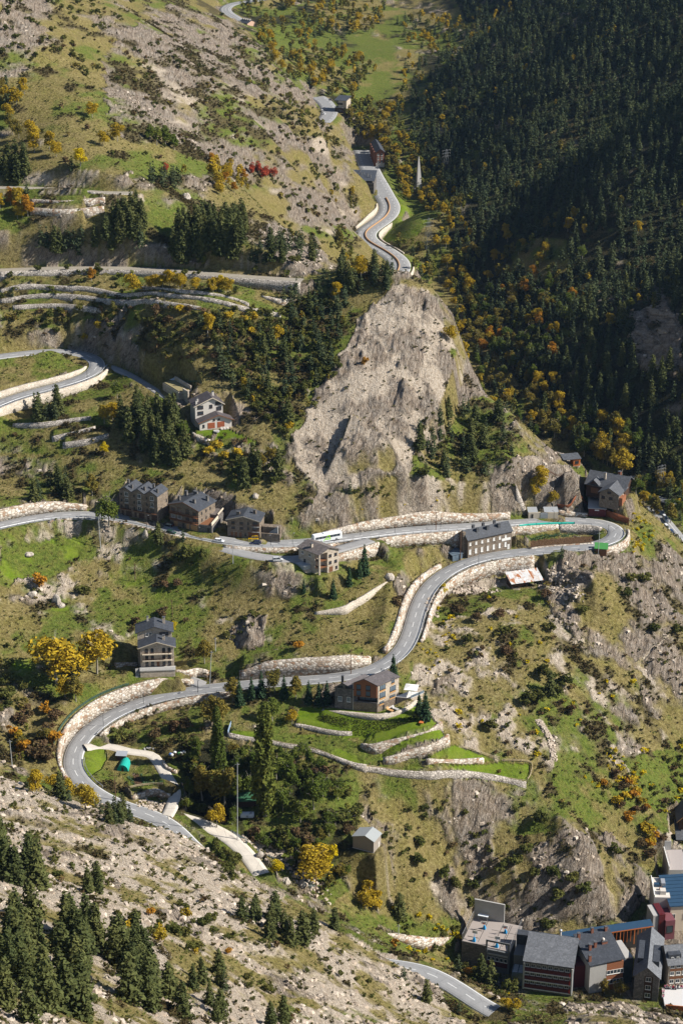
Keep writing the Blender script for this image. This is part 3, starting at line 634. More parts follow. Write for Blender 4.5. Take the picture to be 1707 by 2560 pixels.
# ------------------------------------------------------------------ materials
class NT:
    def __init__(s, nm, rough=.85, spec=.25):
        s.mat = bpy.data.materials.new(nm); s.mat.use_nodes = True; s.t = s.mat.node_tree; s.b = s.t.nodes['Principled BSDF']
        s.b.inputs['Roughness'].default_value = rough; s.b.inputs['Specular IOR Level'].default_value = spec
    def n(s, t, **k):
        o = s.t.nodes.new(t)
        for a, b in k.items(): setattr(o, a, b)
        return o
    def l(s, a, b): s.t.links.new(a, b)
    def inp(s, nd, i, val):
        if hasattr(val, 'is_output') or isinstance(val, bpy.types.NodeSocket): s.l(val, nd.inputs[i])
        else: nd.inputs[i].default_value = val
    def math(s, op, a, b=0., c=0., clamp=False):
        o = s.n('ShaderNodeMath', operation=op, use_clamp=clamp)
        for i, x in enumerate((a, b, c)): s.inp(o, i, x)
        return o.outputs[0]
    def noise(s, scale, detail=3., rough=.6, vec=None, col=False):
        o = s.n('ShaderNodeTexNoise'); o.inputs['Scale'].default_value = scale; o.inputs['Detail'].default_value = detail; o.inputs['Roughness'].default_value = rough
        if vec is not None: s.l(vec, o.inputs['Vector'])
        return o.outputs[1 if col else 0]
    def vor(s, scale, vec=None, feature='F1', out=0):
        o = s.n('ShaderNodeTexVoronoi', feature=feature); o.inputs['Scale'].default_value = scale
        if vec is not None: s.l(vec, o.inputs['Vector'])
        return o.outputs[out]
    def ramp(s, fac, *st):
        o = s.n('ShaderNodeValToRGB'); e = o.color_ramp.elements
        while len(e) < len(st): e.new(.5)
        for k, (p, c) in enumerate(st): e[k].position = p; e[k].color = (*c, 1) if hasattr(c, '__len__') else (c, c, c, 1)
        s.l(fac, o.inputs[0]); return o.outputs[0]
    def mix(s, f, a, b, bt='MIX'):
        o = s.n('ShaderNodeMix', data_type='RGBA', blend_type=bt); s.inp(o, 0, f)
        for i, x in ((6, a), (7, b)): s.inp(o, i, (*x, 1) if isinstance(x, tuple) and len(x) == 3 else x)
        return o.outputs[2]
    def pos(s): return s.n('ShaderNodeNewGeometry').outputs['Position']
    def obj(s): return s.n('ShaderNodeTexCoord').outputs['Object']
    def mapv(s, v, sc=(1,1,1), rot=(0,0,0)):
        o = s.n('ShaderNodeMapping'); o.inputs['Scale'].default_value = sc; o.inputs['Rotation'].default_value = rot; s.l(v, o.inputs[0]); return o.outputs[0]
    def bump(s, h, strength=.5, dist=.3):
        o = s.n('ShaderNodeBump'); o.inputs['Strength'].default_value = strength; o.inputs['Distance'].default_value = dist; s.l(h, o.inputs['Height']); s.l(o.outputs[0], s.b.inputs['Normal'])
    def col(s, c): s.inp(s.b, 0, (*c, 1) if isinstance(c, tuple) else c); return s.mat
MATS = {}
def plain(nm, c, rough=.8, var=.25, sc=1.5, spec=.25, metal=0., bump=0.):
    """paint, render or metal with a little mottling"""
    if nm in MATS: return MATS[nm]
    k = NT(nm, rough, spec); f = k.noise(sc, 4., .65, k.obj()); k.b.inputs['Metallic'].default_value = metal
    k.col(k.mix(f, tuple(x*(1-var) for x in c), tuple(min(.95, x*(1+var)) for x in c)))
    if bump: k.bump(f, bump, .1)
    MATS[nm] = k.mat; return k.mat
def stone(nm, cols, scale=1.2, mortar=(.3,.27,.22), bump=.6, edge=.07):
    """rubble masonry: voronoi stones of several colours with mortar joints"""
    if nm in MATS: return MATS[nm]
    k = NT(nm, .9, .15); p = k.mapv(k.obj(), (1, 1, 1.45)); w = k.noise(.9, 2., .5, p, True)
    p2 = k.mix(.16, p, w)
    ed = k.vor(scale, p2, 'DISTANCE_TO_EDGE'); cc = k.vor(scale, p2, 'F1', 1)
    sep = k.n('ShaderNodeSeparateColor'); k.l(cc, sep.inputs[0])
    st = k.ramp(sep.outputs[0], *[(i/(len(cols)-1), c) for i, c in enumerate(cols)])
    st = k.mix(k.noise(5, 3, .7, k.obj()), k.mix(.5, st, (0.,0.,0.), 'MULTIPLY') if 0 else k.mix(1., st, (.72,.72,.72), 'MULTIPLY'), k.mix(1., st, (1.22,1.2,1.18), 'MULTIPLY'))
    big = k.noise(.22, 3, .6, k.pos()); st = k.mix(1., st, k.ramp(big, (.3, .82), (.7, 1.12)), 'MULTIPLY')
    k.col(k.mix(k.ramp(ed, (edge*.4, 0.), (edge, 1.)), mortar, st)); k.bump(ed, bump, .25); MATS[nm] = k.mat; return k.mat
def slate(nm, c=(.045,.05,.06), sc=2.2):
    if nm in MATS: return MATS[nm]
    k = NT(nm, .62, .35); p = k.obj(); cc = k.vor(sc, p, 'F1', 1); sep = k.n('ShaderNodeSeparateColor'); k.l(cc, sep.inputs[0])
    f = k.math('MULTIPLY_ADD', sep.outputs[0], .5, k.math('MULTIPLY', k.noise(.5, 4, .6, p), .6))
    k.col(k.ramp(f, (.15, tuple(x*.68 for x in c)), (.6, c), (.95, tuple(x*1.55 for x in c)))); k.bump(sep.outputs[1], .25, .05); MATS[nm] = k.mat; return k.mat
def glass(nm='window glass', c=(.03,.04,.05)):
    if nm in MATS: return MATS[nm]
    k = NT(nm, .12, .6); k.col(k.mix(k.noise(.6, 2, .5, k.obj()), tuple(x*.5 for x in c), tuple(x*1.9 for x in c))); MATS[nm] = k.mat; return k.mat
def ground_material():
    k = NT('ground', .95, .08); A = k.n('ShaderNodeAttribute', attribute_name='mixa'); B = k.n('ShaderNodeAttribute', attribute_name='mixb')
    p = k.pos(); sa = k.n('ShaderNodeSeparateColor'); sb = k.n('ShaderNodeSeparateColor'); k.l(A.outputs[0], sa.inputs[0]); k.l(B.outputs[0], sb.inputs[0])
    n1 = k.noise(.11, 5, .65, p); n2 = k.noise(.75, 4, .7, p); n3 = k.noise(2.6, 3, .7, p); n4 = k.noise(.33, 4, .6, p)
    dq = k.n('ShaderNodeVectorMath', operation='DOT_PRODUCT'); dq.inputs[1].default_value = (.85,.1,-.55); k.l(p, dq.inputs[0]); dt = k.n('ShaderNodeVectorMath', operation='DOT_PRODUCT'); dt.inputs[1].default_value = (.15,.11,.25); k.l(p, dt.inputs[0]); cx = k.n('ShaderNodeCombineXYZ'); k.l(dq.outputs['Value'], cx.inputs[0]); k.l(dt.outputs['Value'], cx.inputs[1]); rockp = cx.outputs[0]; cr = k.noise(.8, 5, .75, rockp); v = k.vor(.55, rockp, 'DISTANCE_TO_EDGE')
    rock = k.ramp(cr, (.29, (.085,.063,.046)), (.42, (.265,.208,.158)), (.54, (.42,.342,.27)), (.70, (.55,.47,.385)))
    rock = k.mix(k.ramp(n1, (.42, 0.), (.62, .8)), rock, k.mix(1., rock, (.86,.92,.97), 'MULTIPLY'))
    rock = k.mix(k.ramp(n4, (.5, 0.), (.7, .5)), rock, (.24,.17,.10))
    rock = k.mix(k.ramp(v, (.0, .55), (.07, 0.)), rock, (.05,.042,.035))
    bare = k.ramp(k.math('MULTIPLY_ADD', n2, .6, k.math('MULTIPLY', n3, .4)), (.3, (.20,.15,.10)), (.46, (.39,.32,.245)), (.6, (.51,.44,.355)), (.8, (.61,.545,.455)))
    dry = k.ramp(n2, (.28, (.075,.062,.022)), (.46, (.17,.135,.05)), (.62, (.25,.205,.085)), (.78, (.33,.28,.13)))
    dry = k.mix(k.ramp(n1, (.45, 0.), (.65, .6)), dry, k.mix(1., dry, (.75,.85,.5), 'MULTIPLY'))
    grn = k.ramp(n2, (.28, (.034,.05,.009)), (.46, (.084,.112,.018)), (.62, (.132,.162,.03)), (.8, (.19,.20,.055)))
    grn = k.mix(k.ramp(n4, (.45, 0.), (.7, .55)), grn, (.16,.14,.04))
    lawn = k.ramp(n2, (.3, (.065,.105,.006)), (.55, (.09,.14,.009)), (.75, (.125,.175,.015)))
    lawn = k.mix(k.ramp(n1, (.4, 0.), (.65, .5)), lawn, (.14,.155,.025))
    heath = k.ramp(n2, (.3, (.028,.026,.010)), (.5, (.075,.062,.026)), (.7, (.13,.10,.05)))
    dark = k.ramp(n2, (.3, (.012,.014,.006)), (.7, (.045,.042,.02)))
    soil = k.ramp(n3, (.3, (.06,.034,.018)), (.7, (.13,.078,.043)))
    fine = k.ramp(n3, (.28, .62), (.5, 1.), (.72, 1.32))
    tot = None
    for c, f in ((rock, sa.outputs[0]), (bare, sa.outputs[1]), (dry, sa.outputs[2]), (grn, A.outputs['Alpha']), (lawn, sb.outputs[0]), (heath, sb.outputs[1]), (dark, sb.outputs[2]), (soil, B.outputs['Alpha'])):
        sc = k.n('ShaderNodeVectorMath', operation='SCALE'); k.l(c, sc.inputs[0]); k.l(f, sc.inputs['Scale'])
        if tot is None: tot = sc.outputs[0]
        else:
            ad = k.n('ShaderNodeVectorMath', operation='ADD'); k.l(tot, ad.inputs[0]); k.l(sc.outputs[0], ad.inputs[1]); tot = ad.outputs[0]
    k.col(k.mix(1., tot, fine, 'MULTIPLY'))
    rough = k.math('SUBTRACT', 1., sb.outputs[0])
    h = k.math('ADD', k.math('MULTIPLY', n3, .35), k.math('ADD', k.math('MULTIPLY', n2, .7), k.math('MULTIPLY', k.math('MULTIPLY', cr, 3.2), k.math('MULTIPLY_ADD', sa.outputs[1], .35, sa.outputs[0]))))
    h = k.math('MULTIPLY', h, rough); k.bump(h, 1., 1.7)
    return k.mat
def road_material(nm, base, dash=True, edge=True, hw=3.6, lanes=1, edgecol=(.62,.62,.6)):
    k = NT(nm, .85, .2); uv = k.n('ShaderNodeUVMap'); s = k.n('ShaderNodeSeparateXYZ'); k.l(uv.outputs[0], s.inputs[0]); x, y = s.outputs[0], s.outputs[1]
    p = k.pos(); n = k.noise(.35, 4, .6, p); n2 = k.noise(6, 2, .6, p)
    c = k.mix(n, tuple(a*.78 for a in base), tuple(a*1.16 for a in base)); c = k.mix(.35, c, k.mix(1., c, k.ramp(n2, (.3, .7), (.7, 1.3)), 'MULTIPLY'))
    wear = k.math('ABSOLUTE', k.math('SUBTRACT', k.math('ABSOLUTE', y), hw*.5)); c = k.mix(k.ramp(wear, (.2/4, .16), (.9/4, 0.)), c, (.06,.06,.062))
    crk = k.vor(.16, p, 'DISTANCE_TO_EDGE'); c = k.mix(k.ramp(crk, (.0, .45), (.012, 0.)), c, (.05,.05,.05))
    white = None
    def add(m):
        nonlocal white
        white = m if white is None else k.math('MAXIMUM', white, m)
    if edge:
        for o in (hw-.3,): add(k.math('LESS_THAN', k.math('ABSOLUTE', k.math('SUBTRACT', k.math('ABSOLUTE', y), o)), .13))
    if dash:
        d = k.math('LESS_THAN', k.math('FRACT', k.math('DIVIDE', x, 7.5)), .5)
        for o in ((0.,) if lanes == 1 else (hw*.5,)):
            add(k.math('MULTIPLY', d, k.math('LESS_THAN', k.math('ABSOLUTE', k.math('SUBTRACT', k.math('ABSOLUTE', y), o)), .12)))
    if white is not None: c = k.mix(k.math('MULTIPLY', white, k.math('MULTIPLY_ADD', n2, .5, .55), clamp=True), c, edgecol)
    k.bump(n2, .15, .05); return k.col(c)
# ------------------------------------------------------------------ ground sheet
co = np.stack([XF, YF, gzf], 1)
ii = (np.arange(NR-1)[:, None]*NA+np.arange(NA-1)[None, :]).ravel()
gm = np_mesh('ground', co, np.stack([ii, ii+1, ii+NA+1, ii+NA], 1), mats=[ground_material()], smooth=True)
for nm, sl in (('mixa', [ROCK,BARE,DRY,GRN]), ('mixb', [LAWN,HEATH,DARK,SOIL])):
    at = gm.attributes.new(nm, 'FLOAT_COLOR', 'POINT'); at.data.foreach_set('color', np.ascontiguousarray(WN[:, sl], np.float32).ravel())
tag(link('ground', gm), kind='structure')
# ------------------------------------------------------------------ roads
ASPH = (.235,.235,.235); OLDASPH = (.26,.255,.25)
M_ROAD = road_material('asphalt road', ASPH); M_VAL = road_material('asphalt dual carriageway', ASPH, hw=8, lanes=2); M_TRACK = road_material('worn track', (.28,.25,.2), False, False, 2.5)
M_PLAIN = road_material('asphalt lane', OLDASPH, False, False, 2.5); M_DIRT = road_material('pale dirt track', (.50,.455,.39), False, False, 3)
RM = {'main_road': M_ROAD, 'upper_road': M_ROAD, 'terrace_track': M_TRACK, 'old_track': M_TRACK, 'valley_road': M_VAL, 'valley_road_bend': M_VAL, 'far_valley_road': M_ROAD, 'town_road': M_ROAD, 'meadow_lane': M_PLAIN, 'dirt_track': M_DIRT,
      'garden_lane': M_DIRT, 'driveway': M_PLAIN, 'chalet_lane': M_PLAIN, 'house_drive': M_PLAIN}
def sweep(nm, C3, offs, mat, closed=False, parent=None, smooth=False):
    """a cross-section (side, height) swept along a line; uv in metres"""
    N = N_(C3); n, m = len(C3), len(offs)
    V = np.zeros((n, m, 3)); 
    for j, (o, h) in enumerate(offs): V[:, j, :2] = C3[:, :2]+N*o; V[:, j, 2] = C3[:, 2]+h
    sl = np.concatenate([[0], np.cumsum(np.linalg.norm(np.diff(C3[:, :2], axis=0), axis=1))])
    i, j = np.meshgrid(np.arange(n-1), np.arange(m if closed else m-1), indexing='ij'); j2 = (j+1) % m
    q = np.stack([i*m+j, (i+1)*m+j, (i+1)*m+j2, i*m+j2], -1).reshape(-1, 4)
    me = np_mesh(nm, V.reshape(-1, 3), q[:, ::-1] if offs[0][0] < offs[-1][0] and not closed else q, mats=[mat], smooth=smooth)
    uv = np.zeros((n, m, 2)); uv[..., 0] = sl[:, None]; uv[..., 1] = np.array([o for o, h in offs])[None]
    ul = me.uv_layers.new(name='UVMap'); li = np.zeros(len(me.loops), np.int32); me.loops.foreach_get('vertex_index', li)
    ul.data.foreach_set('uv', uv.reshape(-1, 2)[li].astype(np.float32).ravel())
    return link(nm, me, parent)
for nm, (C3, idx, hw) in RD.items():
    if nm == 'main_road': pass
    o = sweep('road' if 'road' in nm else ('lane' if 'track' not in nm else 'track'), C3, [(-hw-.25, -.6), (-hw, .06), (-hw*.5, .11), (0, .13), (hw*.5, .11), (hw, .06), (hw+.25, -.6)], RM[nm])
    o.name = nm; tag(o, kind='structure')
# ------------------------------------------------------------------ walls
PALE = [(.27,.155,.09),(.36,.28,.21),(.52,.46,.39),(.60,.55,.47),(.46,.40,.33),(.63,.58,.52)]
M_WALL = stone('pale boulder masonry', PALE, .82, (.20,.165,.125), .9, .10)
M_WALL2 = stone('concrete and boulder wall', [(.44,.38,.30),(.55,.48,.39),(.60,.54,.46),(.50,.44,.36)], 1.25, (.32,.28,.22), .7, .08)
M_DRY = stone('grey drystone', [(.28,.25,.22),(.43,.39,.34),(.54,.49,.43),(.37,.33,.28)], 1.1, (.11,.095,.08), edge=.1)
for kind, L, hs, lab, src in WALLS:
    L = L.copy(); N = N_(L)*hs
    def g(o): return hz(L[:, 0]+N[:, 0]*o, L[:, 1]+N[:, 1]*o)
    isroad_low = src == 'road' and ('under the' in lab or 'holding' in lab or 'outside' in lab or 'inside the right' in lab or 'between the coach' in lab or 'kerb' in lab or 'disappears' in lab)
    if isroad_low: f, b = -1.5, -.55; top = L[:, 2]+.5; bot = np.minimum(g(-2.4), g(-3.4))-.8; top = np.maximum(top, bot+1)
    elif src == 'line': f, b = .1, 1.15; top = g(1.45)+.12; bot = np.minimum(g(-.3), g(-1.2))-.8; top = np.maximum(top, bot+.9)
    else: f, b = .1, 1.5; top = np.maximum(g(1.7), g(2.4))+.2; bot = np.minimum(g(-.3), g(-1.2))-.8; top = np.maximum(top, bot+.9)
    if len(top) > 9:
        pd = np.pad(top, 4, mode='edge'); top = np.convolve(pd, np.ones(9)/9, 'same')[4:-4]
    top += .12*(np.random.default_rng(len(L)).random(len(L))-.5)
    n = len(L)
    if src == 'line' and n < 34: tt = np.arange(n); top = np.polyval(np.polyfit(tt, top, 1), tt)
    V = np.zeros((n, 4, 3)); bat = .12*(top-bot)
    for j, (o, h) in enumerate(((f, bot), (f, top), (b, top), (b, bot))):
        oo = np.full(n, o) if j else f-bat
        V[:, j, :2] = L[:, :2]+N*oo[:, None]; V[:, j, 2] = h
    i, j = np.meshgrid(np.arange(n-1), np.arange(4), indexing='ij'); j2 = (j+1) % 4
    q = np.stack([i*4+j, i*4+j2, (i+1)*4+j2, (i+1)*4+j], -1).reshape(-1, 4)
    q = np.concatenate([q, [[0,3,2,1]], [[(n-1)*4, (n-1)*4+1, (n-1)*4+2, (n-1)*4+3]]])
    if hs < 0: q = q[:, ::-1]
    mt = M_DRY if ('drystone' in lab or 'old grassy' in lab or 'garden wall beside' in lab or 'shaded' in lab or 'rough' in lab) else (M_WALL2 if ('thin' in lab or 'concrete' in lab or 'valley' in lab or 'left hairpin' in lab or 'curved' in lab) else M_WALL)
    c = L[n//2]; V -= c
    o = link('stone_wall', np_mesh('stone_wall', V.reshape(-1, 3), q, mats=[mt])); o.location = c
    tag(o, lab, 'wall', 'retaining and garden walls', 'thing')
# ------------------------------------------------------------------ plants: leaf-card crowns
def leaf_material(nm, cols, stuff=False, rough=.9, trans=.22):
    if nm in MATS: return MATS[nm]
    k = NT(nm); t = k.t; t.nodes.remove(k.b); out = [n for n in t.nodes if n.type == 'OUTPUT_MATERIAL'][0]
    r = k.n('ShaderNodeAttribute', attribute_name='rnd').outputs['Fac'] if stuff else k.n('ShaderNodeObjectInfo').outputs['Random']
    p = k.pos(); n1 = k.noise(.55, 2, .6, p); n2 = k.noise(3.1, 2, .6, p)
    f = k.math('ADD', k.math('MULTIPLY', r, .5), k.math('MULTIPLY_ADD', n1, 1.25, -.38), clamp=True)
    c = k.ramp(f, *[(i/(len(cols)-1), q) for i, q in enumerate(cols)])
    c = k.mix(1., c, k.ramp(n2, (.25, .6), (.5, 1.), (.75, 1.45)), 'MULTIPLY')
    d = k.n('ShaderNodeBsdfDiffuse'); tr = k.n('ShaderNodeBsdfTranslucent'); mx = k.n('ShaderNodeMixShader'); mx.inputs[0].default_value = trans
    k.l(c, d.inputs[0]); k.l(c, tr.inputs[0]); k.l(d.outputs[0], mx.inputs[1]); k.l(tr.outputs[0], mx.inputs[2]); k.l(mx.outputs[0], out.inputs[0])
    MATS[nm] = k.mat; return k.mat
PINE_C = [(.045,.058,.024),(.066,.078,.028),(.09,.098,.034),(.12,.12,.04)]
FIR_C = [(.024,.045,.024),(.036,.064,.03),(.05,.08,.034)]
GREEN_C = [(.05,.08,.018),(.085,.115,.022),(.12,.145,.028),(.18,.175,.034)]
OLIVE_C = [(.09,.085,.022),(.15,.13,.03),(.2,.15,.03),(.12,.12,.03)]
GOLD_C = [(.19,.165,.03),(.33,.235,.025),(.41,.28,.022),(.27,.22,.035)]
YEL_C = [(.42,.32,.012),(.5,.38,.012),(.36,.30,.02)]
ORANGE_C = [(.32,.155,.025),(.38,.19,.02),(.28,.12,.025)]
RED_C = [(.32,.05,.03),(.38,.08,.04),(.28,.065,.035)]
BROWN_C = [(.085,.055,.03),(.12,.075,.04),(.10,.075,.035),(.14,.09,.045)]
PURP_C = [(.05,.018,.02),(.07,.022,.026)]
SHRUB_C = [(.05,.062,.016),(.078,.088,.024),(.11,.108,.03),(.14,.125,.036)]
def cards(C, S_, rng, up=.0, out=None, outw=0.):
    """one randomly turned leaf quad of half-size S_ at each centre"""
    n = len(C); a = rng.normal(size=(n, 3)); a[:, 2] += 0
    if out is not None: nrm = rng.normal(size=(n, 3))*(1-outw)+out*outw*1.6
    else: nrm = rng.normal(size=(n, 3))
    nrm[:, 2] += up; nrm /= np.linalg.norm(nrm, axis=1)[:, None]+1e-9
    u = np.cross(nrm, a); u /= np.linalg.norm(u, axis=1)[:, None]+1e-9; w = np.cross(nrm, u)
    s = np.asarray(S_).reshape(-1, 1); k1 = rng.uniform(.7, 1.2, (n, 1)); k2 = rng.uniform(.45, .9, (n, 1))
    V = np.stack([C-u*s*k1-w*s*k2*.6, C-u*s*.2*k1+w*s*k2*-1, C+u*s*k1+w*s*k2*.3, C+u*s*.1+w*s*k2], 1)
    return V.reshape(-1, 3)
def conifer_pts(h, R, rng, levels, nb, nc, sz, low=.06, power=.8, ragged=.2):
    C = []; O = []; Sx = []
    for l in range(levels):
        t = low+(1-low)*(l+rng.uniform(-.3, .3))/levels; t = min(max(t, .03), .995)
        r = R*(1-t)**power*min(1, .55+t*3)
        m = max(3, int(nb*(r/R)**.6+2)); a0 = rng.uniform(0, 6.28)
        for b in range(m):
            a = a0+b*6.283/m+rng.uniform(-.25, .25); rl = r*rng.uniform(1-ragged*2, 1+ragged)
            k = max(1, int(round(nc*rl/R+.6)))
            for q in range(k):
                f = (q+1)/k*rng.uniform(.85, 1.05) if k > 1 else rng.uniform(.4, 1)
                C.append((rl*f*math.cos(a)+rng.uniform(-.1, .1)*R*.3, rl*f*math.sin(a)+rng.uniform(-.1, .1)*R*.3, t*h-rl*f*.22+rng.uniform(-.15, .15)*h/levels*2)); O.append((math.cos(a)*.5, math.sin(a)*.5, .8)); Sx.append(sz*rng.uniform(.75, 1.25)*(1.1-.45*t))
    C.append((0, 0, h*.985)); O.append((0, 0, 1)); Sx.append(sz*.5)
    return np.array(C), np.array(O), np.array(Sx)
def crown_mesh(nm, C, O, Sx, mat, rng, outw=.45, up=.25, rep=1):
    V = np.concatenate([cards(C+rng.normal(size=C.shape)*Sx[:, None]*.35*(k > 0), Sx, rng, up, O, outw) for k in range(rep)])
    return np_mesh(nm, V, np.arange(len(V)).reshape(-1, 4), mats=[mat])
def blob_pts(h, R, rng, nclump, nleaf, sz, z0=.25, kind='round'):
    C = []; O = []; Sx = []
    for c in range(nclump):
        if kind == 'column': t = (c+rng.uniform(0, 1))/nclump; zc = h*(z0+(1-z0)*t); rr = R*(1.05-.8*t**2.2)*.5*min(1, .5+2.5*t); a = rng.uniform(0, 6.28); cx, cy, cr = rr*math.cos(a), rr*math.sin(a), R*(.62-.3*t)*rng.uniform(.8, 1.25); czr = cr*1.7
        else:
            d = rng.normal(size=3); d /= np.linalg.norm(d); f = rng.uniform(.25, .78); hz_ = (1-z0)*h*.5
            cx, cy, zc = d[0]*R*f, d[1]*R*f, h*z0+hz_+d[2]*hz_*f*.95
            tt = (zc/h-z0)/(1-z0); sh = 1.0 if kind == 'dome' else (1.1-.45*max(0, tt-.35)/.65); cx *= sh; cy *= sh; cr = R*rng.uniform(.3, .48); czr = cr*rng.uniform(.75, 1.0)
        d = rng.normal(size=(nleaf, 3)); d /= np.linalg.norm(d, axis=1)[:, None]; d[:, 2] = np.where(d[:, 2] < -.55, -d[:, 2], d[:, 2])
        f = rng.uniform(.55, 1.08, (nleaf, 1))
        P = d*f*np.array([cr, cr, czr])+np.array([cx, cy, zc]); C.append(P[P[:, 2] > .05*h]); O.append(d[P[:, 2] > .05*h]); Sx.append(sz*rng.uniform(.7, 1.3, len(C[-1])))
    return np.concatenate(C), np.concatenate(O), np.concatenate(Sx)
BARK = plain('bark', (.11,.085,.06), .95, .35, 6, .05); BARKG = plain('pale bark', (.26,.235,.19), .9, .3, 6, .05)
def trunk_mesh(nm, h, r, mat, rng, limbs=0, R=1.5, z0=.3):
    b = MB(); P = [Vector((0, 0, -.6))]; n = 4
    for k in range(1, n+1): P.append(Vector((rng.uniform(-.04, .04)*h*.5, rng.uniform(-.04, .04)*h*.5, h*.82*k/n)))
    for k in range(n): b.tube(P[k], P[k+1], r*(1-.8*k/n)*(1.25 if k == 0 else 1), r*(1-.8*(k+1)/n), mat, 6)
    for k in range(limbs):
        t = rng.uniform(z0*.9, .75); a = rng.uniform(0, 6.28); p = Vector((0, 0, h*t*.9)); L = R*rng.uniform(.5, .85)
        b.tube(p, p+Vector((math.cos(a)*L, math.sin(a)*L, h*.12+L*.4)), r*.42*(1-t*.5), r*.1, mat, 4)
    return b.mesh(nm)
PROTO = {}
def proto(kind, crown, trunk, h): PROTO.setdefault(kind, []).append((crown, trunk, h))
def make_protos():
    for i in range(7):
        g = np.random.default_rng(40+i); h = 10.; C, O, Sx = conifer_pts(h, g.uniform(1.9, 2.7), g, 17, 11, 4, .52, power=g.uniform(.45, .75), ragged=.26)
        proto('pine', crown_mesh('pine_crown', C, O, Sx, leaf_material('pine needles', PINE_C, trans=.1), g, rep=2), trunk_mesh('pine_trunk', h, .2, BARK, g), h)
    for i in range(3):
        g = np.random.default_rng(60+i); h = 8.; C, O, Sx = conifer_pts(h, 1.5, g, 17, 11, 4, .36, low=.02, power=.85, ragged=.1)
        proto('fir', crown_mesh('fir_crown', C, O, Sx, leaf_material('fir needles', FIR_C, trans=.08), g, rep=2), trunk_mesh('fir_trunk', h, .14, BARK, g), h)
    for kind, cols, hs in (('gold', GOLD_C, 10), ('yellow', YEL_C, 8), ('orange', ORANGE_C, 8), ('red', RED_C, 6), ('green', GREEN_C, 9), ('olive', OLIVE_C, 10)):
        for i in range(3):
            g = np.random.default_rng(80+i+len(kind)*7); h = float(hs); R = h*g.uniform(.26, .36)
            C, O, Sx = blob_pts(h, R, g, 20, 95, .27*h/9, .05, 'round' if i else 'dome')
            proto(kind, crown_mesh(kind+'_crown', C, O, Sx, leaf_material(kind+' leaves', cols), g, .35, .2), trunk_mesh(kind+'_trunk', h, .18, BARKG, g, 7, R), h)
    for i in range(3):
        g = np.random.default_rng(120+i); h = 20.; C, O, Sx = blob_pts(h, 2.1, g, 46, 110, .36, .03, 'column')
        proto('poplar', crown_mesh('poplar_crown', C, O, Sx, leaf_material('poplar leaves', [(.06,.085,.018),(.085,.11,.024),(.115,.13,.028),(.17,.16,.03)]), g, .4, .2), trunk_mesh('poplar_trunk', h, .4, BARKG, g, 8, 1.6), h)
    for kind, cols in (('shrub', SHRUB_C), ('brownshrub', BROWN_C), ('goldshrub', GOLD_C), ('purpleshrub', PURP_C), ('orangeshrub', ORANGE_C), ('broom', YEL_C)):
        for i in range(3):
            g = np.random.default_rng(150+i+len(kind)); h = 2.; C, O, Sx = blob_pts(h, 1.25, g, 9, 38, .22, .05, 'dome')
            C[:, 2] = np.maximum(C[:, 2], .05)
            proto(kind, crown_mesh(kind+'_foliage', C, O, Sx, leaf_material(kind+' leaves', cols), g, .4, .25), None, h)
make_protos()
# ---------------- where they stand
PLANTS = []    # kind, x, y, z, height
GRID = {}
FLATG = FLAT.reshape(NR, NA)
def flat_at(x, y):
    a = np.arctan2(x, y); r = np.log(np.hypot(x, y)); j = int(min(max((a-AZ[0])/(AZ[1]-AZ[0]), 0), NA-1)); i = int(min(max((r-LR[0])/(LR[1]-LR[0]), 0), NR-1)); return FLATG[i, j]
def free(x, y, sep):
    c = (int(x//8), int(y//8))
    for a in range(c[0]-1, c[0]+2):
        for b in range(c[1]-1, c[1]+2):
            for (px, py, s) in GRID.get((a, b), ()):
                if (px-x)**2+(py-y)**2 < (max(s, sep)*.5+sep*.5)**2: return False
    return True
BIG = ('pine','fir','gold','yellow','orange','red','green','olive')
def add(kind, p, h, sep=None):
    if kind in BIG: h *= 1.08 if p[1] < 560 else (1.35 if p[1] < 1100 else 1.1)
    sep = sep if sep is not None else (.26*h if kind in ('pine','fir') else .45*h)
    GRID.setdefault((int(p[0]//8), int(p[1]//8)), []).append((p[0], p[1], sep)); PLANTS.append([kind, p[0], p[1], p[2]-.1, h])
def one(kind, h, *uv):
    for q in uv:
        p = hit(*q)
        if p is not None: add(kind, p, h*random.uniform(.93, 1.07))
def scatter(poly, n, kinds, h0, h1, sepf=1., dmin=0, dmax=9e9, tries=24):
    P = np.array(poly, float); lo, hi = P.min(0), P.max(0); c = 0
    ks = [k for k, w in kinds for _ in range(w)] if isinstance(kinds, (list, tuple)) else [kinds]
    for _ in range(n*tries):
        if c >= n: break
        u, v = RNG.uniform(lo[0], hi[0]), RNG.uniform(lo[1], hi[1])
        if not inpoly(P, np.array([u]), np.array([v]))[0]: continue
        p = hit(u, v)
        if p is not None and kinds[0][0] in ('shrub','broom') and vnoise(p[0]/9, p[1]/9, 77) < RNG.uniform(.2, .75): continue
        if p is None or not dmin < p[1] < dmax or flat_at(p[0], p[1]) > .25: continue
        k = ks[int(RNG.integers(len(ks)))]; h = RNG.uniform(h0, h1)
        sep = (.27*h if k in ('pine','fir') else .42*h)*sepf
        if not free(p[0], p[1], sep): continue
        add(k, p, h, sep); c += 1
E = lambda cu, cv, ru, rv: [(cu+ru*math.cos(a*.5236), cv+rv*math.sin(a*.5236)) for a in range(12)]
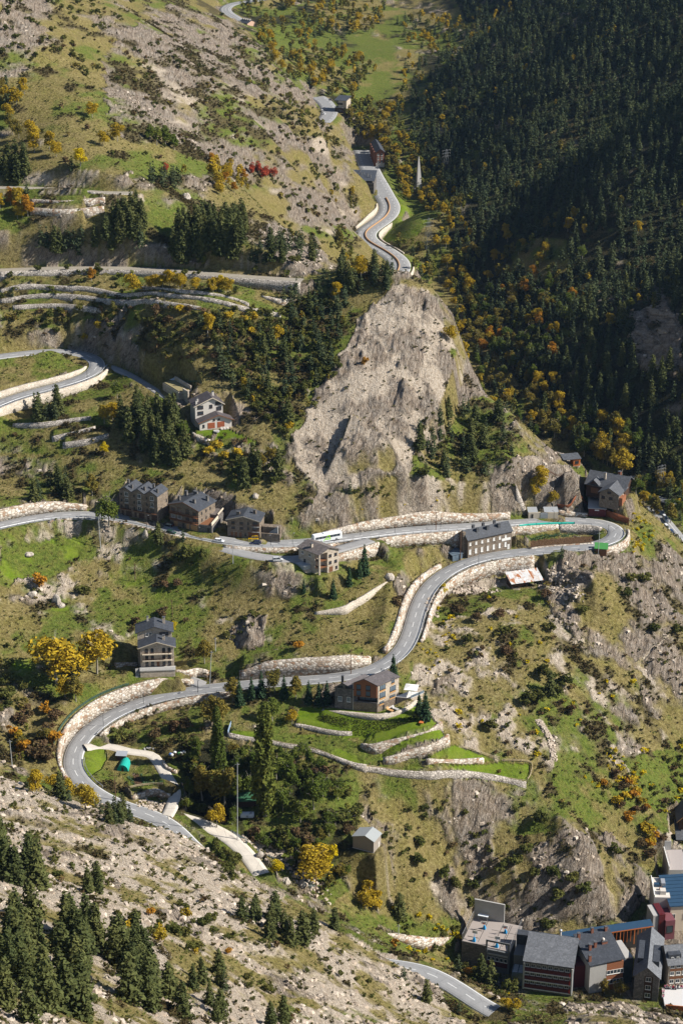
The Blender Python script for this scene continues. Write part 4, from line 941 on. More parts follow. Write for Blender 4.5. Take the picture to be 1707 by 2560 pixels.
# single plants one can point to
one('gold', 18, *pts(Q5,(262,785)),); one('gold', 16.5, *pts(Q5,(445,745)),); one('olive', 9, *pts(Q5,(350,870))); one('gold', 8, *pts(Q5,(300,850)))
one('poplar', 43, *pts(Q7,(1218,215))); one('poplar', 27, *pts(Q7,(1010,100))); one('olive', 13, *pts(Q7,(930,150))); one('olive', 13, *pts(Q7,(1030,160)))
one('gold', 9, *pts(Q7,(995,275))); one('gold', 13, *pts(Q7,(1440,520))); one('yellow', 11, *pts(Q7,(1510,480))); one('green', 12, *pts(Q7,(1440,190)),*pts(Q7,(1330,120))); one('green', 9, *pts(Q7,(1270,60)))
one('yellow', 5.5, *pts(Q7,(1270,490))); one('gold', 11, *pts(Q7,(395,190))); one('gold', 8, *pts(Q7,(170,120))); one('olive', 12, *pts(Q5,(995,1000))); one('green', 8.5, *pts(Q5,(1250,960)))
one('poplar', 25, *pts(Q5,(1000,1180)))
one('fir', 8, *pts(Q5,(1100,890),(1155,862),(1200,848),(1305,858),(1417,880),(1463,890),(1500,885))); one('olive', 8.5, *pts(Q5,(1260,825),(1357,855),(1070,870),(940,695)))
one('fir', 9.5, *pts(Q6,(385,955))); one('fir', 7, *pts(Q6,(355,930))); one('fir', 8.5, *pts(Q6,(238,765)))
one('fir', 11, *pts(ZB,(860,515))); one('fir', 7, *pts(ZB,(720,615),(815,540),(570,735))); one('fir', 5, *pts(ZB,(297,680))); one('shrub', 2, *pts(ZB,(495,570)))
one('pine', 7.5, *pts(ZA,(437,668))); one('pine', 4.5, *pts(ZA,(665,648))); one('green', 13, *pts(Q5,(500,75))); one('olive', 8, *pts(Q3,(425,1100)))
one('shrub', 5, *pts(Q5,(388,378))); one('shrub', 6.5, *pts(Q5,(830,240),(860,225))); one('shrub', 3.5, *pts(Q5,(985,290),(930,215),(790,160)))
one('orangeshrub', 6, *pts(Q5,(190,350))); one('brownshrub', 4, *pts(Q5,(620,520),(750,480),(760,350),(820,345))); one('yellow', 4, *pts(Q5,(795,550))); one('orangeshrub', 4, *pts(Q5,(1368,630)))
one('pine', 8, *pts(Q6,(955,840))); one('green', 8, *pts(Q7,(1150,130),(1380,250),(1300,200),(1480,130),(1180,20),(1090,140))); one('green', 6, *pts(ZL,(640,520),(760,560),(700,480),(860,620),(560,560))); one('shrub', 6, *pts(Q6,(1030,810),(990,845),(900,870),(860,890),(930,770))); one('shrub', 4.5, *pts(Q6,(580,600),(960,545),(750,560),(1105,470))); one('brownshrub', 4.5, *pts(Q6,(760,655),(615,505),(1050,930),(730,490),(550,470),(940,395),(260,430)))
one('pine', 5, *pts(Q6,(1010,215))); one('yellow', 4, *pts(Q6,(470,380)));  one('shrub', 5, *pts(Q6,(1435,560),(1540,555),(685,1010),(1330,320),(1395,320),(1310,395)))
one('red', 8, (578,402),(594,398),(612,408),(628,412),(604,412)); one('red', 5, *pts(Q1,(760,805),(845,800))); one('green', 10, *pts(Q1,(720,665),(760,672))); one('green', 8, *pts(Q1,(800,690),(690,650)))
one('gold', 9, *pts(Q1,(145,640),(540,650),(230,690),(160,700))); one('yellow', 8, *pts(Q1,(370,765))); one('gold', 7, *pts(Q1,(475,670),(425,540),(260,720))); one('pine', 6, *pts(Q1,(330,785),(125,890)))
one('gold', 9, *pts(ZV,(600,2330),(590,2180))); one('gold', 9, *pts(Q3,(955,370),(610,178))); one('gold', 7, *pts(Q3,(1275,400),(1540,200))); one('yellow', 4, *pts(Q3,(390,395)))
one('orange', 6, *pts(Q3,(420,118))); one('gold', 7.5, *pts(Q3,(480,770),(520,760))); one('green', 8, *pts(Q3,(540,655),(845,840),(700,720),(640,700))); one('yellow', 5, *pts(Q3,(480,910)))
one('goldshrub', 5, *pts(Q3,(960,915),(1030,935),(1095,920),(1000,890))); one('purpleshrub', 3.5, *pts(Q3,(1080,870),(1000,870))); one('brownshrub', 3, *pts(Q3,(1125,865)))
one('pine', 11, *pts(Q3,(1160,1000),(1120,1060),(1185,1020),(1280,1020))); one('olive', 6, *pts(Q3,(1200,970),(1240,940)))
one('gold', 8, *pts(Q4,(890,1110),(915,1060))); one('gold', 6, *pts(Q4,(970,1145))); one('pine', 5, *pts(Q4,(40,1090))); one('shrub', 6, *pts(Q4,(380,1020)))
one('orangeshrub', 4, *pts(Q4,(105,497))); one('gold', 8, *pts(Q4,(497,400)))
one('gold', 7, *pts(Q8,(110,650),(165,655),(130,600))); one('pine', 9, *pts(Q8,(265,690))); one('shrub', 6, *pts(Q8,(915,265))); one('shrub', 5, *pts(Q8,(1250,405),(475,505),(595,650),(610,555),(855,390),(800,450),(1120,570),(990,600),(940,735),(1060,530),(880,500),(740,480),(975,500),(520,560),(350,450),(360,365)))
one('pine', 8, *pts(Q8,(640,970),(685,1000))); one('gold', 5, *pts(Q8,(755,1110),(800,1120))); one('shrub', 6, *pts(Q8,(770,1030))); one('pine', 7.5, *pts(Q8,(390,1070))); one('pine', 6, *pts(Q8,(535,935))); one('orangeshrub', 3, *pts(Q8,(245,820)))
one('pine', 5, *pts(Q8,(285,970),(540,1130))); one('olive', 6, *pts(Q8,(1205,1040),(1280,1050))); one('yellow', 5, *pts(ZR,(140,410),)); one('gold', 6, *pts(ZR,(1170,560),(1250,600),(950,240))); one('gold', 12, *pts(ZR,(950,290)))
one('olive', 9, *pts(ZR,(1440,760),(1280,680))); one('green', 8, *pts(ZR,(1090,470),(1250,640),(1430,660),(1200,400))); one('orange', 3.5, *pts(ZR,(1130,600),(1295,690)))
one('brownshrub', 5, *pts(Q5,(800,1010),(860,1000),(710,1040))); one('shrub', 5, *pts(Q5,(550,1060),(40,860),(100,1080))); one('gold', 5, *pts(Q5,(90,1070),(1340,975)))
# groves and scattered trees
A_ = [('pine',1)]
scatter([(0,1960),(60,1960),(110,2060),(90,2080),(0,2070)], 8, A_, 10.5, 13.5, .8); scatter([(20,2120),(230,2140),(420,2240),(430,2352),(0,2352)], 52, A_, 8.5, 13, .75)
scatter([(0,2180),(50,2160),(60,2240),(0,2260)], 3, A_, 7, 10); scatter([(440,2220),(560,2230),(570,2350),(440,2350)], 8, A_, 5.5, 8.5); scatter([(520,2110),(640,2110),(800,2140),(790,2165),(600,2180)], 11, A_, 7.5, 10.5, .8)
scatter([(180,2030),(240,2030),(250,2060),(170,2060)], 3, A_, 7, 9); scatter([(230,1862),(350,1882),(350,1898),(240,1890)], 8, A_, 5.5, 8, .7); scatter([(60,1800),(200,1840),(190,1850),(40,1815)], 8, [('pine',2),('olive',2),('gold',1)], 5, 8, .6); scatter([(600,2330),(700,2330),(700,2360),(600,2360)], 2, A_, 7, 9)
scatter([(0,1880),(200,1990),(500,2080),(900,2260),(980,2352),(560,2352),(420,2130),(200,2080),(0,1960)], 60, [('shrub',5),('goldshrub',1),('brownshrub',1)], 1.2, 2.6); scatter([(0,1820),(560,1985),(900,2220),(800,2260),(500,2090),(200,1960),(0,1900)], 60, [('shrub',1)], .8, 2.2)
scatter([(250,2080),(520,2080),(560,2200),(300,2180)], 26, [('shrub',5),('goldshrub',1),('orangeshrub',1)], 2, 4); scatter([(480,1930),(600,2010),(590,2060),(500,2000)], 16, [('shrub',1)], 2.2, 3.6, .7)
scatter([(410,540),(560,520),(560,600),(400,610),(380,585)], 44, A_, 9.5, 13, .75); scatter([(0,390),(60,380),(60,420),(0,430)], 9, A_, 9, 13, .8); scatter([(250,510),(330,480),(330,600),(240,605)], 18, A_, 8, 11, .8); scatter([(90,560),(250,560),(250,605),(120,605)], 14, A_, 7, 10, .8)
scatter([(570,570),(700,560),(740,600),(580,615)], 20, A_, 6, 9, .8); scatter([(770,620),(900,630),(890,670),(760,680),(740,640)], 22, A_, 5.5, 9, .8); scatter([(650,680),(770,640),(800,700),(760,780),(660,760)], 22, A_, 5, 8.2, 1.)
scatter([(460,740),(640,740),(640,920),(560,920),(460,800)], 26, A_, 4, 8.5, 1.2); scatter([(640,770),(790,760),(760,870),(690,930),(650,1010)], 24, A_, 5, 8.2, 1.); scatter([(460,740),(800,680),(780,860),(660,1010),(560,920)], 40, [('olive',2),('green',3),('gold',1)], 2.6, 4.6, .8); scatter([(270,960),(400,960),(430,1040),(400,1080),(300,1040)], 30, A_, 8.5, 12.5, .75)
scatter([(80,940),(160,930),(160,960),(80,975)], 9, [('pine',5),('yellow',1)], 6, 9, .75); scatter([(30,1110),(230,1090),(240,1140),(60,1160)], 9, [('pine',4),('olive',1)], 5, 9); scatter([(950,960),(1060,940),(1160,950),(1190,1060),(1100,1100),(970,1100)], 34, [('pine',1)], 5, 8.5, 1.); scatter([(950,960),(1150,930),(1190,1080),(960,1110)], 80, [('shrub',1)], 1.2, 2.6, .7)
scatter([(350,400),(410,400),(420,440),(330,440)], 9, A_, 6, 9, .8); scatter([(480,370),(560,400),(570,450),(500,450)], 34, [('orange',3),('gold',3),('goldshrub',1)], 4.5, 7.5, .6); scatter([(0,450),(70,460),(70,500),(0,510)], 10, [('gold',2),('orange',2)], 5, 8, .8)
scatter(pts(Q3,(650,140),(840,140),(850,155),(650,155)), 9, [('gold',1)], 5.5, 7.5, .5); scatter(pts(Q3,(890,150),(1060,165),(1060,180),(890,165)), 9, [('gold',2),('yellow',1)], 4.5, 7, .5)
scatter([(0,730),(300,700),(620,720),(640,860),(300,820),(60,760)], 140, [('shrub',6),('brownshrub',2),('goldshrub',1)], 1.6, 4.5); scatter([(460,740),(800,680),(780,860),(660,1010),(560,920)], 260, [('shrub',8),('goldshrub',1)], 1.6, 4.2, .8)
scatter([(0,1000),(260,1000),(560,1080),(640,1130),(500,1140),(0,1140)], 34, [('shrub',3),('brownshrub',1)], 1, 2.6); scatter([(460,1060),(660,1040),(640,1120),(520,1110)], 30, [('shrub',1)], 2, 4, .8); scatter([(420,980),(560,1010),(460,1060)], 6, [('shrub',1)], 2, 3)
scatter([(0,600),(720,600),(700,640),(0,640)], 16, [('shrub',3),('olive',1)], 2, 5); scatter([(0,620),(560,650),(560,690),(0,690)], 26, [('shrub',3),('pine',1)], 1.4, 4)
scatter([(250,100),(560,60),(720,300),(760,480),(560,420),(300,320)], 380, [('shrub',6),('brownshrub',3)], 1.2, 3.6, .8); scatter([(0,0),(330,0),(240,90),(240,180),(0,160)], 110, [('shrub',6),('orangeshrub',1)], 1.5, 4.5, .8); scatter([(480,0),(640,140),(780,330),(760,480),(640,300)], 140, [('shrub',4),('goldshrub',1),('pine',1)], 2, 4.5); scatter([(620,190),(740,290),(790,360),(700,300)], 26, [('olive',1)], 5, 9)
scatter([(640,420),(820,520),(800,590),(640,540)], 60, [('shrub',5),('goldshrub',2),('olive',1)], 2, 4.5); scatter([(760,430),(830,440),(820,500),(760,480)], 14, [('olive',2),('gold',1)], 4, 8, .8); scatter([(60,180),(420,360),(400,420),(100,380)], 22, [('shrub',2),('orangeshrub',1),('goldshrub',1)], 1.5, 3.5)
scatter([(0,160),(60,180),(50,320),(0,330)], 14, [('olive',2),('pine',2),('gold',1)], 5, 9); scatter([(0,1220),(460,1260),(900,1340),(890,1490),(560,1480),(300,1470),(0,1640)], 50, [('shrub',3),('brownshrub',1)], .8, 2.2); scatter([(380,1270),(480,1270),(620,1380),(560,1480),(420,1420)], 30, [('shrub',1)], 1.2, 2.6, .8)
scatter([(1000,1400),(1260,1340),(1460,1560),(1450,1720),(1250,1800),(1050,1760)], 120, [('shrub',4),('brownshrub',4),('broom',2)], .9, 2.8); scatter([(960,1480),(1040,1420),(1060,1460),(980,1560)], 26, [('broom',1)], .7, 1.3, .6); scatter([(1300,1750),(1400,1700),(1500,1760),(1420,1860)], 50, [('broom',3),('shrub',1)], .8, 2)
scatter([(1380,1800),(1440,1770),(1530,1930),(1500,1990)], 26, [('orangeshrub',3),('goldshrub',3),('brownshrub',4)], 3, 5, .6); scatter([(1440,1740),(1568,1700),(1568,1900),(1500,1860)], 40, [('shrub',3),('broom',1),('brownshrub',1)], 1.5, 3.2, .8); scatter([(1330,1300),(1568,1330),(1568,1700),(1460,1640)], 40, [('shrub',2),('brownshrub',1)], .9, 2.2)
scatter([(860,1840),(1280,1830),(1460,2020),(1400,2110),(1060,2080),(820,2010)], 70, [('shrub',4),('brownshrub',1)], 1, 2.8); scatter([(440,1720),(660,1740),(820,1830),(820,1990),(760,2060),(640,1960),(420,1880)], 120, [('shrub',3),('green',6),('olive',1),('brownshrub',1)], 2.5, 6, .8); scatter([(220,1650),(470,1620),(480,1690),(360,1730),(230,1700)], 34, [('shrub',4),('brownshrub',1)], 1, 3)
scatter([(30,1620),(130,1640),(120,1760),(30,1780)], 26, [('olive',2),('brownshrub',3),('orangeshrub',1)], 2.5, 6); scatter([(0,1480),(60,1500),(60,1640),(0,1640)], 14, [('shrub',3),('olive',1)], 2.5, 5); scatter([(900,2090),(1060,2110),(1050,2230),(940,2190)], 34, [('shrub',3),('broom',2)], 1, 3)
scatter([(1000,2230),(1060,2200),(1180,2260),(1160,2310),(1100,2300)], 22, [('shrub',3),('orangeshrub',1),('broom',1)], 1.4, 3.6); scatter([(1440,1180),(1500,1190),(1500,1290),(1440,1280)], 36, [('broom',3),('shrub',1)], .8, 2); scatter([(1430,1100),(1568,1120),(1568,1200),(1500,1170)], 20, [('green',2),('olive',2),('pine',1),('gold',1)], 4, 8)
scatter([(960,1120),(1190,1110),(1200,1130),(960,1150)], 14, [('shrub',1)], 1, 2.4); scatter([(700,1140),(900,1120),(900,1140),(700,1160)], 16, [('shrub',1)], 1.4, 2.6); scatter([(820,1170),(1060,1130),(1060,1145),(820,1185)], 8, [('broom',1)], .6, 1.1)
# valley woods
V_ = [('olive',6),('gold',3),('green',1),('pine',2)]
scatter([(560,0),(900,0),(860,80),(600,110),(560,40)], 150, V_, 8, 13, .72, 1500); scatter([(600,110),(790,110),(860,170),(780,260),(660,180)], 110, V_, 8, 13, .72, 1300); scatter([(770,240),(900,250),(940,340),(900,400),(830,350)], 90, [('olive',6),('gold',2)], 8, 13, .7, 1200)
scatter([(890,330),(1020,400),(1030,500),(950,480),(890,430)], 70, [('olive',6),('gold',3)], 7, 11, .7, 1150); scatter([(890,560),(1000,560),(1010,660),(960,660)], 26, [('olive',4),('gold',2),('pine',2),('green',2)], 6, 10, .8, 1000); scatter([(900,30),(1080,60),(1030,200),(900,280),(940,120)], 110, [('olive',2),('gold',2),('pine',6)], 8, 12, .72, 1250)
scatter([(690,40),(760,30),(780,100),(700,100)], 10, [('olive',1),('gold',1)], 7, 10, 1, 1500)
scatter([(1200,900),(1480,1000),(1440,1090),(1330,1060),(1230,980)], 60, [('olive',3),('gold',2),('pine',3),('green',2)], 7, 12, .8, 880); scatter([(1050,720),(1250,600),(1330,700),(1250,900),(1120,850)], 120, [('olive',3),('green',5),('gold',1),('orange',1),('pine',2)], 7, 12, .72, 900); scatter([(1000,560),(1340,480),(1340,640),(1060,720)], 70, [('olive',3),('gold',3),('green',2),('pine',5)], 7, 11, .8, 950)
CLEAR1 = [(1175,570),(1240,545),(1300,550),(1310,622),(1235,655),(1180,625)]; CLEAR2 = [(1445,720),(1530,690),(1575,760),(1560,860),(1480,870),(1450,800)]
def forest():
    for _ in range(1500):
        y = RNG.uniform(880, 1270); tx = np.interp(y, VAX[np.argsort(VAX[:, 1]), 1], VAX[np.argsort(VAX[:, 1]), 0]); x = tx+RNG.uniform(-70, 30)
        if (y < 1060 and x > tx-30) or flat_at(x, y) > .1 or not free(x, y, 4.5): continue
        z = float(hz(np.array([x]), np.array([y]))[0]); k = ('pine','olive','green','olive','gold')[int(RNG.integers(5))]
        GRID.setdefault((int(x//8), int(y//8)), []).append((x, y, 4.5)); PLANTS.append([k, x, y, z-.1, RNG.uniform(7, 12)])
    for _ in range(420):
        y = RNG.uniform(1230, 1540); tx = np.interp(y, VAX[np.argsort(VAX[:, 1]), 1], VAX[np.argsort(VAX[:, 1]), 0]); x = tx+RNG.uniform(11, 30)
        if flat_at(x, y) > .1 or not free(x, y, 4.2): continue
        z = float(hz(np.array([x]), np.array([y]))[0]); k = ('pine','olive','green','olive','gold')[int(RNG.integers(5))]
        GRID.setdefault((int(x//8), int(y//8)), []).append((x, y, 4.2)); PLANTS.append([k, x, y, z-.1, RNG.uniform(6, 10)])
    for y in np.arange(905, 2300, 8.2):
        tx = np.interp(y, VAX[np.argsort(VAX[:, 1]), 1], VAX[np.argsort(VAX[:, 1]), 0])
        for x in np.arange(tx+22, .262*y+40, 6.2):
            X = x+RNG.uniform(-2.6, 2.6); Y = y+RNG.uniform(-3.5, 3.5)
            if fbm(np.array([X]), np.array([Y]), 55, 2, 900)[0] < .27 and Y < 1400: continue
            if not free(X, Y, 2.4): continue
            q = fbm(np.array([X]), np.array([Y]), 34, 2, 930)[0]; near = math.exp(-max(0, X-tx-20)/60)
            r = RNG.uniform(); k = 'pine'
            if r < near*.45*(q > .5)+.012: k = 'olive' if RNG.uniform() < .75 else 'gold'
            z = float(hz(np.array([X]), np.array([Y]))[0]); uu, vv = project(X, Y, z)
            if inpoly(CLEAR1, np.array([uu]), np.array([vv]))[0] or (inpoly(CLEAR2, np.array([uu]), np.array([vv]))[0] and RNG.uniform() < .85): continue
            PLANTS.append([k, X, Y, z-.1, RNG.uniform(8.5, 15.5) if k == 'pine' else RNG.uniform(6, 10)])
forest()
# ---------------- single plants and the merged rest
LANDMARKS = [((0,1790),'the pale foreground ridge'),((345,1480),'the three-storey balcony house'),((850,1590),'the modern copper-fronted house'),((735,1290),'the stone tower house'),((1110,1245),'the long stone house'),((490,945),'the white chalet'),
 ((330,1150),'the three-gabled terrace'),((440,1165),'the wooden-gabled house'),((570,1205),'the house with the yellow van'),((410,870),'the little greenhouse'),((860,880),'the big crag'),((1200,1325),'the rusty shed'),((838,1925),'the grey-roofed hut'),((1395,1120),'the slate-roofed inn'),
 ((210,840),'the left hairpin'),((1420,1220),'the right hairpin'),((285,1755),'the green tunnel'),((610,1800),'the tall poplar'),((1200,2200),'the red-banded school'),((960,1410),'the S-bend'),((150,430),'the short upper track'),((300,620),'the grassy old track'),((250,700),'the drystone terraces'),
 ((480,520),'the dark pine grove'),((600,400),'the orange and red thicket'),((160,260),'the high meadow'),((450,180),'the bare rocky dome'),((870,400),'the valley apartments'),((960,420),'the concrete needle'),((900,560),'the valley road bends'),((770,245),'the roadside villa'),((650,80),'the far meadow'),((860,180),'the upper valley meadow'),
 ((650,300),'the broken rock flank'),((1100,1000),'the scrub under the crag'),((200,1350),'the boulder meadow'),((1050,1840),'the fenced paddock'),((1250,1570),'the dry hillside'),((1450,1450),'the rocky spur'),((1150,2020),'the cliff above town'),((600,2000),'the dirt track'),((150,2220),'the foreground pine wood'),((500,2150),'the bare scree slope'),((1000,2250),'the road above the school'),
 ((1480,1850),'the orange thicket'),((1350,1000),'the wooded valley foot'),((1180,760),'the ravine wood'),((1150,640),'the clearing in the forest'),((130,1550),'the balcony-house bank'),((430,1650),'the lower garden slope'),((340,1020),'the conifer grove'),((620,880),'the shrubby slope beside the crag'),((760,650),'the pine spur'),((1080,1440),'the slope under the road wall'),((1320,1760),'the gully with yellow broom')]
KIND = {'pine': ('pine_tree','pine tree','pine',['dark pine']), 'fir': ('fir_tree','fir tree','fir',['dense dark fir']), 'gold': ('autumn_tree','autumn tree','tree',['golden autumn tree']), 'yellow': ('autumn_tree','autumn tree','tree',['bright yellow tree']), 'orange': ('autumn_tree','autumn tree','tree',['orange autumn tree']),
 'red': ('autumn_tree','autumn tree','tree',['crimson tree']), 'green': ('broadleaf_tree','green tree','tree',['green leafy tree']), 'olive': ('broadleaf_tree','green tree','tree',['olive turning tree']), 'poplar': ('poplar_tree','poplar','poplar',['slender column poplar']),
 'shrub': ('shrub','shrub','shrub',['dark green shrub']), 'brownshrub': ('shrub','shrub','shrub',['brown shrub']), 'goldshrub': ('shrub','shrub','shrub',['golden shrub']), 'purpleshrub': ('shrub','shrub','shrub',['purple shrub']), 'orangeshrub': ('shrub','shrub','shrub',['orange shrub']), 'broom': ('shrub','shrub','shrub',['yellow broom bush'])}
GROUPN = {'pine_tree':'pines on the slopes','fir_tree':'garden firs','autumn_tree':'trees in autumn colour','broadleaf_tree':'broadleaf trees','poplar_tree':'poplars by the stream','shrub':'shrubs on the slopes'}
ORD = ['nearest','second nearest','third nearest','fourth nearest','fifth nearest','sixth nearest','seventh nearest','eighth nearest','ninth nearest','tenth nearest','eleventh nearest','twelfth nearest','thirteenth nearest','fourteenth nearest','fifteenth nearest','sixteenth nearest']
items = []
for k, x, y, z, h in PLANTS:
    u, v = project(x, y, z+h*.5); D = math.sqrt(x*x+y*y+(CAMZ-z)**2)
    items.append((h/D, k, x, y, z, h, u, v))
items.sort(key=lambda t: -t[0])
cnt = {}; single = []; rest = []
LIM = {'pine_tree': 285, 'autumn_tree': 230, 'broadleaf_tree': 200, 'shrub': 290}
for t in items:
    nm = KIND[t[1]][0]; vis = -20 < t[6] < 1588 and -20 < t[7] < 2372
    if vis and t[1] != 'broom':
        # behind a ridge? those stay in the mass
        p = hit(*project(t[2], t[3], t[4]+t[5]*.75))
        if p is not None and math.hypot(p[0], p[1]) < math.hypot(t[2], t[3])-14: vis = False
    if vis and cnt.get(nm, 0) < LIM.get(nm, 999): cnt[nm] = cnt.get(nm, 0)+1; single.append(t)
    else: rest.append(t)
bins = {}
for t in single:
    _, k, x, y, z, h, u, v = t
    (lu, lv), nm = min(LANDMARKS, key=lambda L: (L[0][0]-u)**2+(1.2*(L[0][1]-v))**2)
    du, dv = u-lu, v-lv; rel = ('right of' if du > 0 else 'left of') if abs(du) > abs(dv) else ('below' if dv > 0 else 'above')
    size = '' if k in ('fir','poplar') else ('tall ' if h > (11 if 'shrub' not in k else 3) else ('small ' if h < (7 if 'shrub' not in k else 1.6) else ''))
    bins.setdefault((size+KIND[k][3][0], rel, nm), []).append((math.hypot(du, dv), t))
def place_plant(t, label):
    _, k, x, y, z, h, u, v = t; ob, cat, gen, _d = KIND[k]
    cr, tk, h0 = PROTO[k][int(RNG.integers(len(PROTO[k])))]; s = h/h0; w = s*RNG.uniform(.88, 1.12)*(.86 if ob == 'pine_tree' and h > 14 else (1.25 if k == 'gold' and h > 17 else 1.))
    rz = RNG.uniform(0, 6.28)
    if tk is None:
        o = link(ob, cr); o.location = (x, y, z); o.rotation_euler = (0, 0, rz); o.scale = (w, w*RNG.uniform(.85, 1.2), s)
        tag(o, label, cat, GROUPN[ob])
    else:
        e = empty(ob, (x, y, z), rz, label, cat, GROUPN[ob]); e.scale = (w, w, s)
        link('crown', cr, e); link('trunk', tk, e)
for (desc, rel, nm), L in bins.items():
    L.sort(key=lambda q: q[0])
    for i, (d, t) in enumerate(L):
        lab = f'{desc} {rel} {nm}' if len(L) == 1 else f'{desc} {rel} {nm}, {ORD[i] if i < len(ORD) else "farther than sixteen others"} to it'
        if i >= len(ORD): lab = f'{desc} {rel} {nm}, one of the farther ones'
        if t[1] == 'poplar' and t[5] > 40: lab = 'tallest slender poplar, rising beside the green-roofed shed'
        place_plant(t, lab)
def merged(nm, sel, protos, mat, kindlabel):
    Vs = []; Rn = []
    for t in sel:
        _, k, x, y, z, h, u, v = t; pv, h0 = protos[k][int(RNG.integers(len(protos[k])))]
        s = h/h0; a = RNG.uniform(0, 6.28); c, q = math.cos(a)*s, math.sin(a)*s
        V = np.empty_like(pv); V[:, 0] = pv[:, 0]*c-pv[:, 1]*q+x; V[:, 1] = pv[:, 0]*q+pv[:, 1]*c+y; V[:, 2] = pv[:, 2]*s+z
        Vs.append(V); Rn.append(np.full(len(V)//4, RNG.uniform(), np.float32))
    if not Vs: return
    V = np.concatenate(Vs); me = np_mesh(nm, V, np.arange(len(V)).reshape(-1, 4), mats=[mat])
    at = me.attributes.new('rnd', 'FLOAT', 'FACE'); at.data.foreach_set('value', np.concatenate(Rn))
    tag(link(nm, me), kind='stuff')
LOW = {}
for i in range(6):
    g = np.random.default_rng(400+i); C, O, Sx = conifer_pts(10., g.uniform(1.8, 2.7), g, 11, 7, 2, .72, power=g.uniform(.45, .85), ragged=.25)
    LOW.setdefault('pine', []).append((cards(C, Sx, g, .25, O, .45), 10.))
    C, O, Sx = blob_pts(9., g.uniform(2.4, 3.0), g, 10, 16, .62, .1, 'round' if i % 2 else 'dome'); q = (cards(C, Sx, g, .2, O, .35), 9.)
    LOW.setdefault('tree', []).append(q)
    C, O, Sx = blob_pts(2., 1.25, g, 6, 12, .36, .05, 'dome'); LOW.setdefault('bush', []).append((cards(C, Sx, g, .25, O, .4), 2.))
for k in KIND:
    if k not in LOW: LOW[k] = LOW['bush'] if k in ('shrub','brownshrub','goldshrub','purpleshrub','orangeshrub','broom') else LOW['tree']
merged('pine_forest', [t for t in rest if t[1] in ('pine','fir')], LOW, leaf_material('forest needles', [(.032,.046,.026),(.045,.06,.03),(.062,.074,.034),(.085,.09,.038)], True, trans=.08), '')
merged('autumn_woods', [t for t in rest if t[1] in ('gold','yellow','orange','red')], LOW, leaf_material('autumn leaves', ORANGE_C[:1]+GOLD_C, True), '')
merged('broadleaf_woods', [t for t in rest if t[1] in ('green','olive','poplar')], LOW, leaf_material('woodland leaves', GREEN_C[1:]+OLIVE_C, True), '')
merged('shrubbery', [t for t in rest if t[1] == 'shrub'], LOW, leaf_material('scrub leaves', SHRUB_C, True), '')
merged('autumn_undergrowth', [t for t in rest if t[1] in ('brownshrub','orangeshrub','goldshrub','purpleshrub')], LOW, leaf_material('rusty leaves', BROWN_C+GOLD_C[:1]+BROWN_C[:1], True), '')
merged('broom_undergrowth', [t for t in rest if t[1] == 'broom'], LOW, leaf_material('broom flowers', YEL_C, True), '')
# ---------------- ground cover: tussocks, low heath, loose stones
def scatter_cover(nm, n, wcol, protos, s0, s1, mat, ymax=1150, thr=.35):
    P = WN[:, wcol].sum(1)*(1-FLAT)
    vis = (UU > -60) & (UU < 1630) & (VV > -40) & (VV < 2400) & (YF < ymax) & (P > thr)
    ix = np.nonzero(vis)[0]
    cell = GR.ravel()[ix]**2; pr = P[ix]*np.minimum(cell, 900.**2)**.5; pr /= pr.sum()
    pk = RNG.choice(ix, size=min(n, len(ix)), replace=False, p=pr)
    Vs = []; Rn = []
    x = XF[pk]+RNG.uniform(-.4, .4, len(pk)); y = YF[pk]+RNG.uniform(-.4, .4, len(pk)); z = hz(x, y)
    for i in range(len(pk)):
        pv = protos[int(RNG.integers(len(protos)))]; s = RNG.uniform(s0, s1); a = RNG.uniform(0, 6.28); c, q = math.cos(a)*s, math.sin(a)*s
        V = np.empty_like(pv); V[:, 0] = pv[:, 0]*c-pv[:, 1]*q+x[i]; V[:, 1] = pv[:, 0]*q+pv[:, 1]*c+y[i]; V[:, 2] = pv[:, 2]*s*RNG.uniform(.7, 1.2)+z[i]-.05
        Vs.append(V); Rn.append(np.full(len(V)//4, RNG.uniform(), np.float32))
    V = np.concatenate(Vs); me = np_mesh(nm, V, np.arange(len(V)).reshape(-1, 4), mats=[mat])
    at = me.attributes.new('rnd', 'FLOAT', 'FACE'); at.data.foreach_set('value', np.concatenate(Rn))
    tag(link(nm, me), kind='stuff')
tuft = []
for i in range(5):
    g = np.random.default_rng(700+i); C, O, Sx = blob_pts(1., .62, g, 3, 6, .27, 0., 'dome'); tuft.append(cards(C, Sx, g, .3, O, .4))
rocks = []
for i in range(6):
    g = np.random.default_rng(720+i); b = []
    sx, sy, sz = g.uniform(.6, 1.1), g.uniform(.5, .9), g.uniform(.35, .8)
    c = np.array([(-1,-1,-.6),(1,-1,-.6),(1,1,-.6),(-1,1,-.6),(-.7,-.6,.8),(.6,-.7,1),(.7,.6,.7),(-.6,.7,.9)])*np.array([sx, sy, sz])*g.uniform(.75, 1.2, (8, 3))*.5
    for f in ((0,1,5,4),(1,2,6,5),(2,3,7,6),(3,0,4,7),(4,5,6,7)): b += [c[j] for j in f]
    rocks.append(np.array(b))
scatter_cover('heath_undergrowth', 16000, [HEATH], tuft, .7, 1.9, leaf_material('heath leaves', [(.03,.032,.012),(.055,.05,.02),(.085,.06,.03),(.05,.062,.018)], True), ymax=1700)
scatter_cover('grass', 12000, [DRY, GRN], tuft, .45, 1.15, leaf_material('grass tussocks', [(.075,.10,.02),(.115,.13,.032),(.19,.17,.06),(.25,.2,.09)], True), thr=.4)
scatter_cover('scree_scrub', 2600, [BARE, ROCK], tuft, .5, 1.5, leaf_material('scree scrub', [(.04,.045,.015),(.08,.075,.025),(.13,.11,.04)], True))
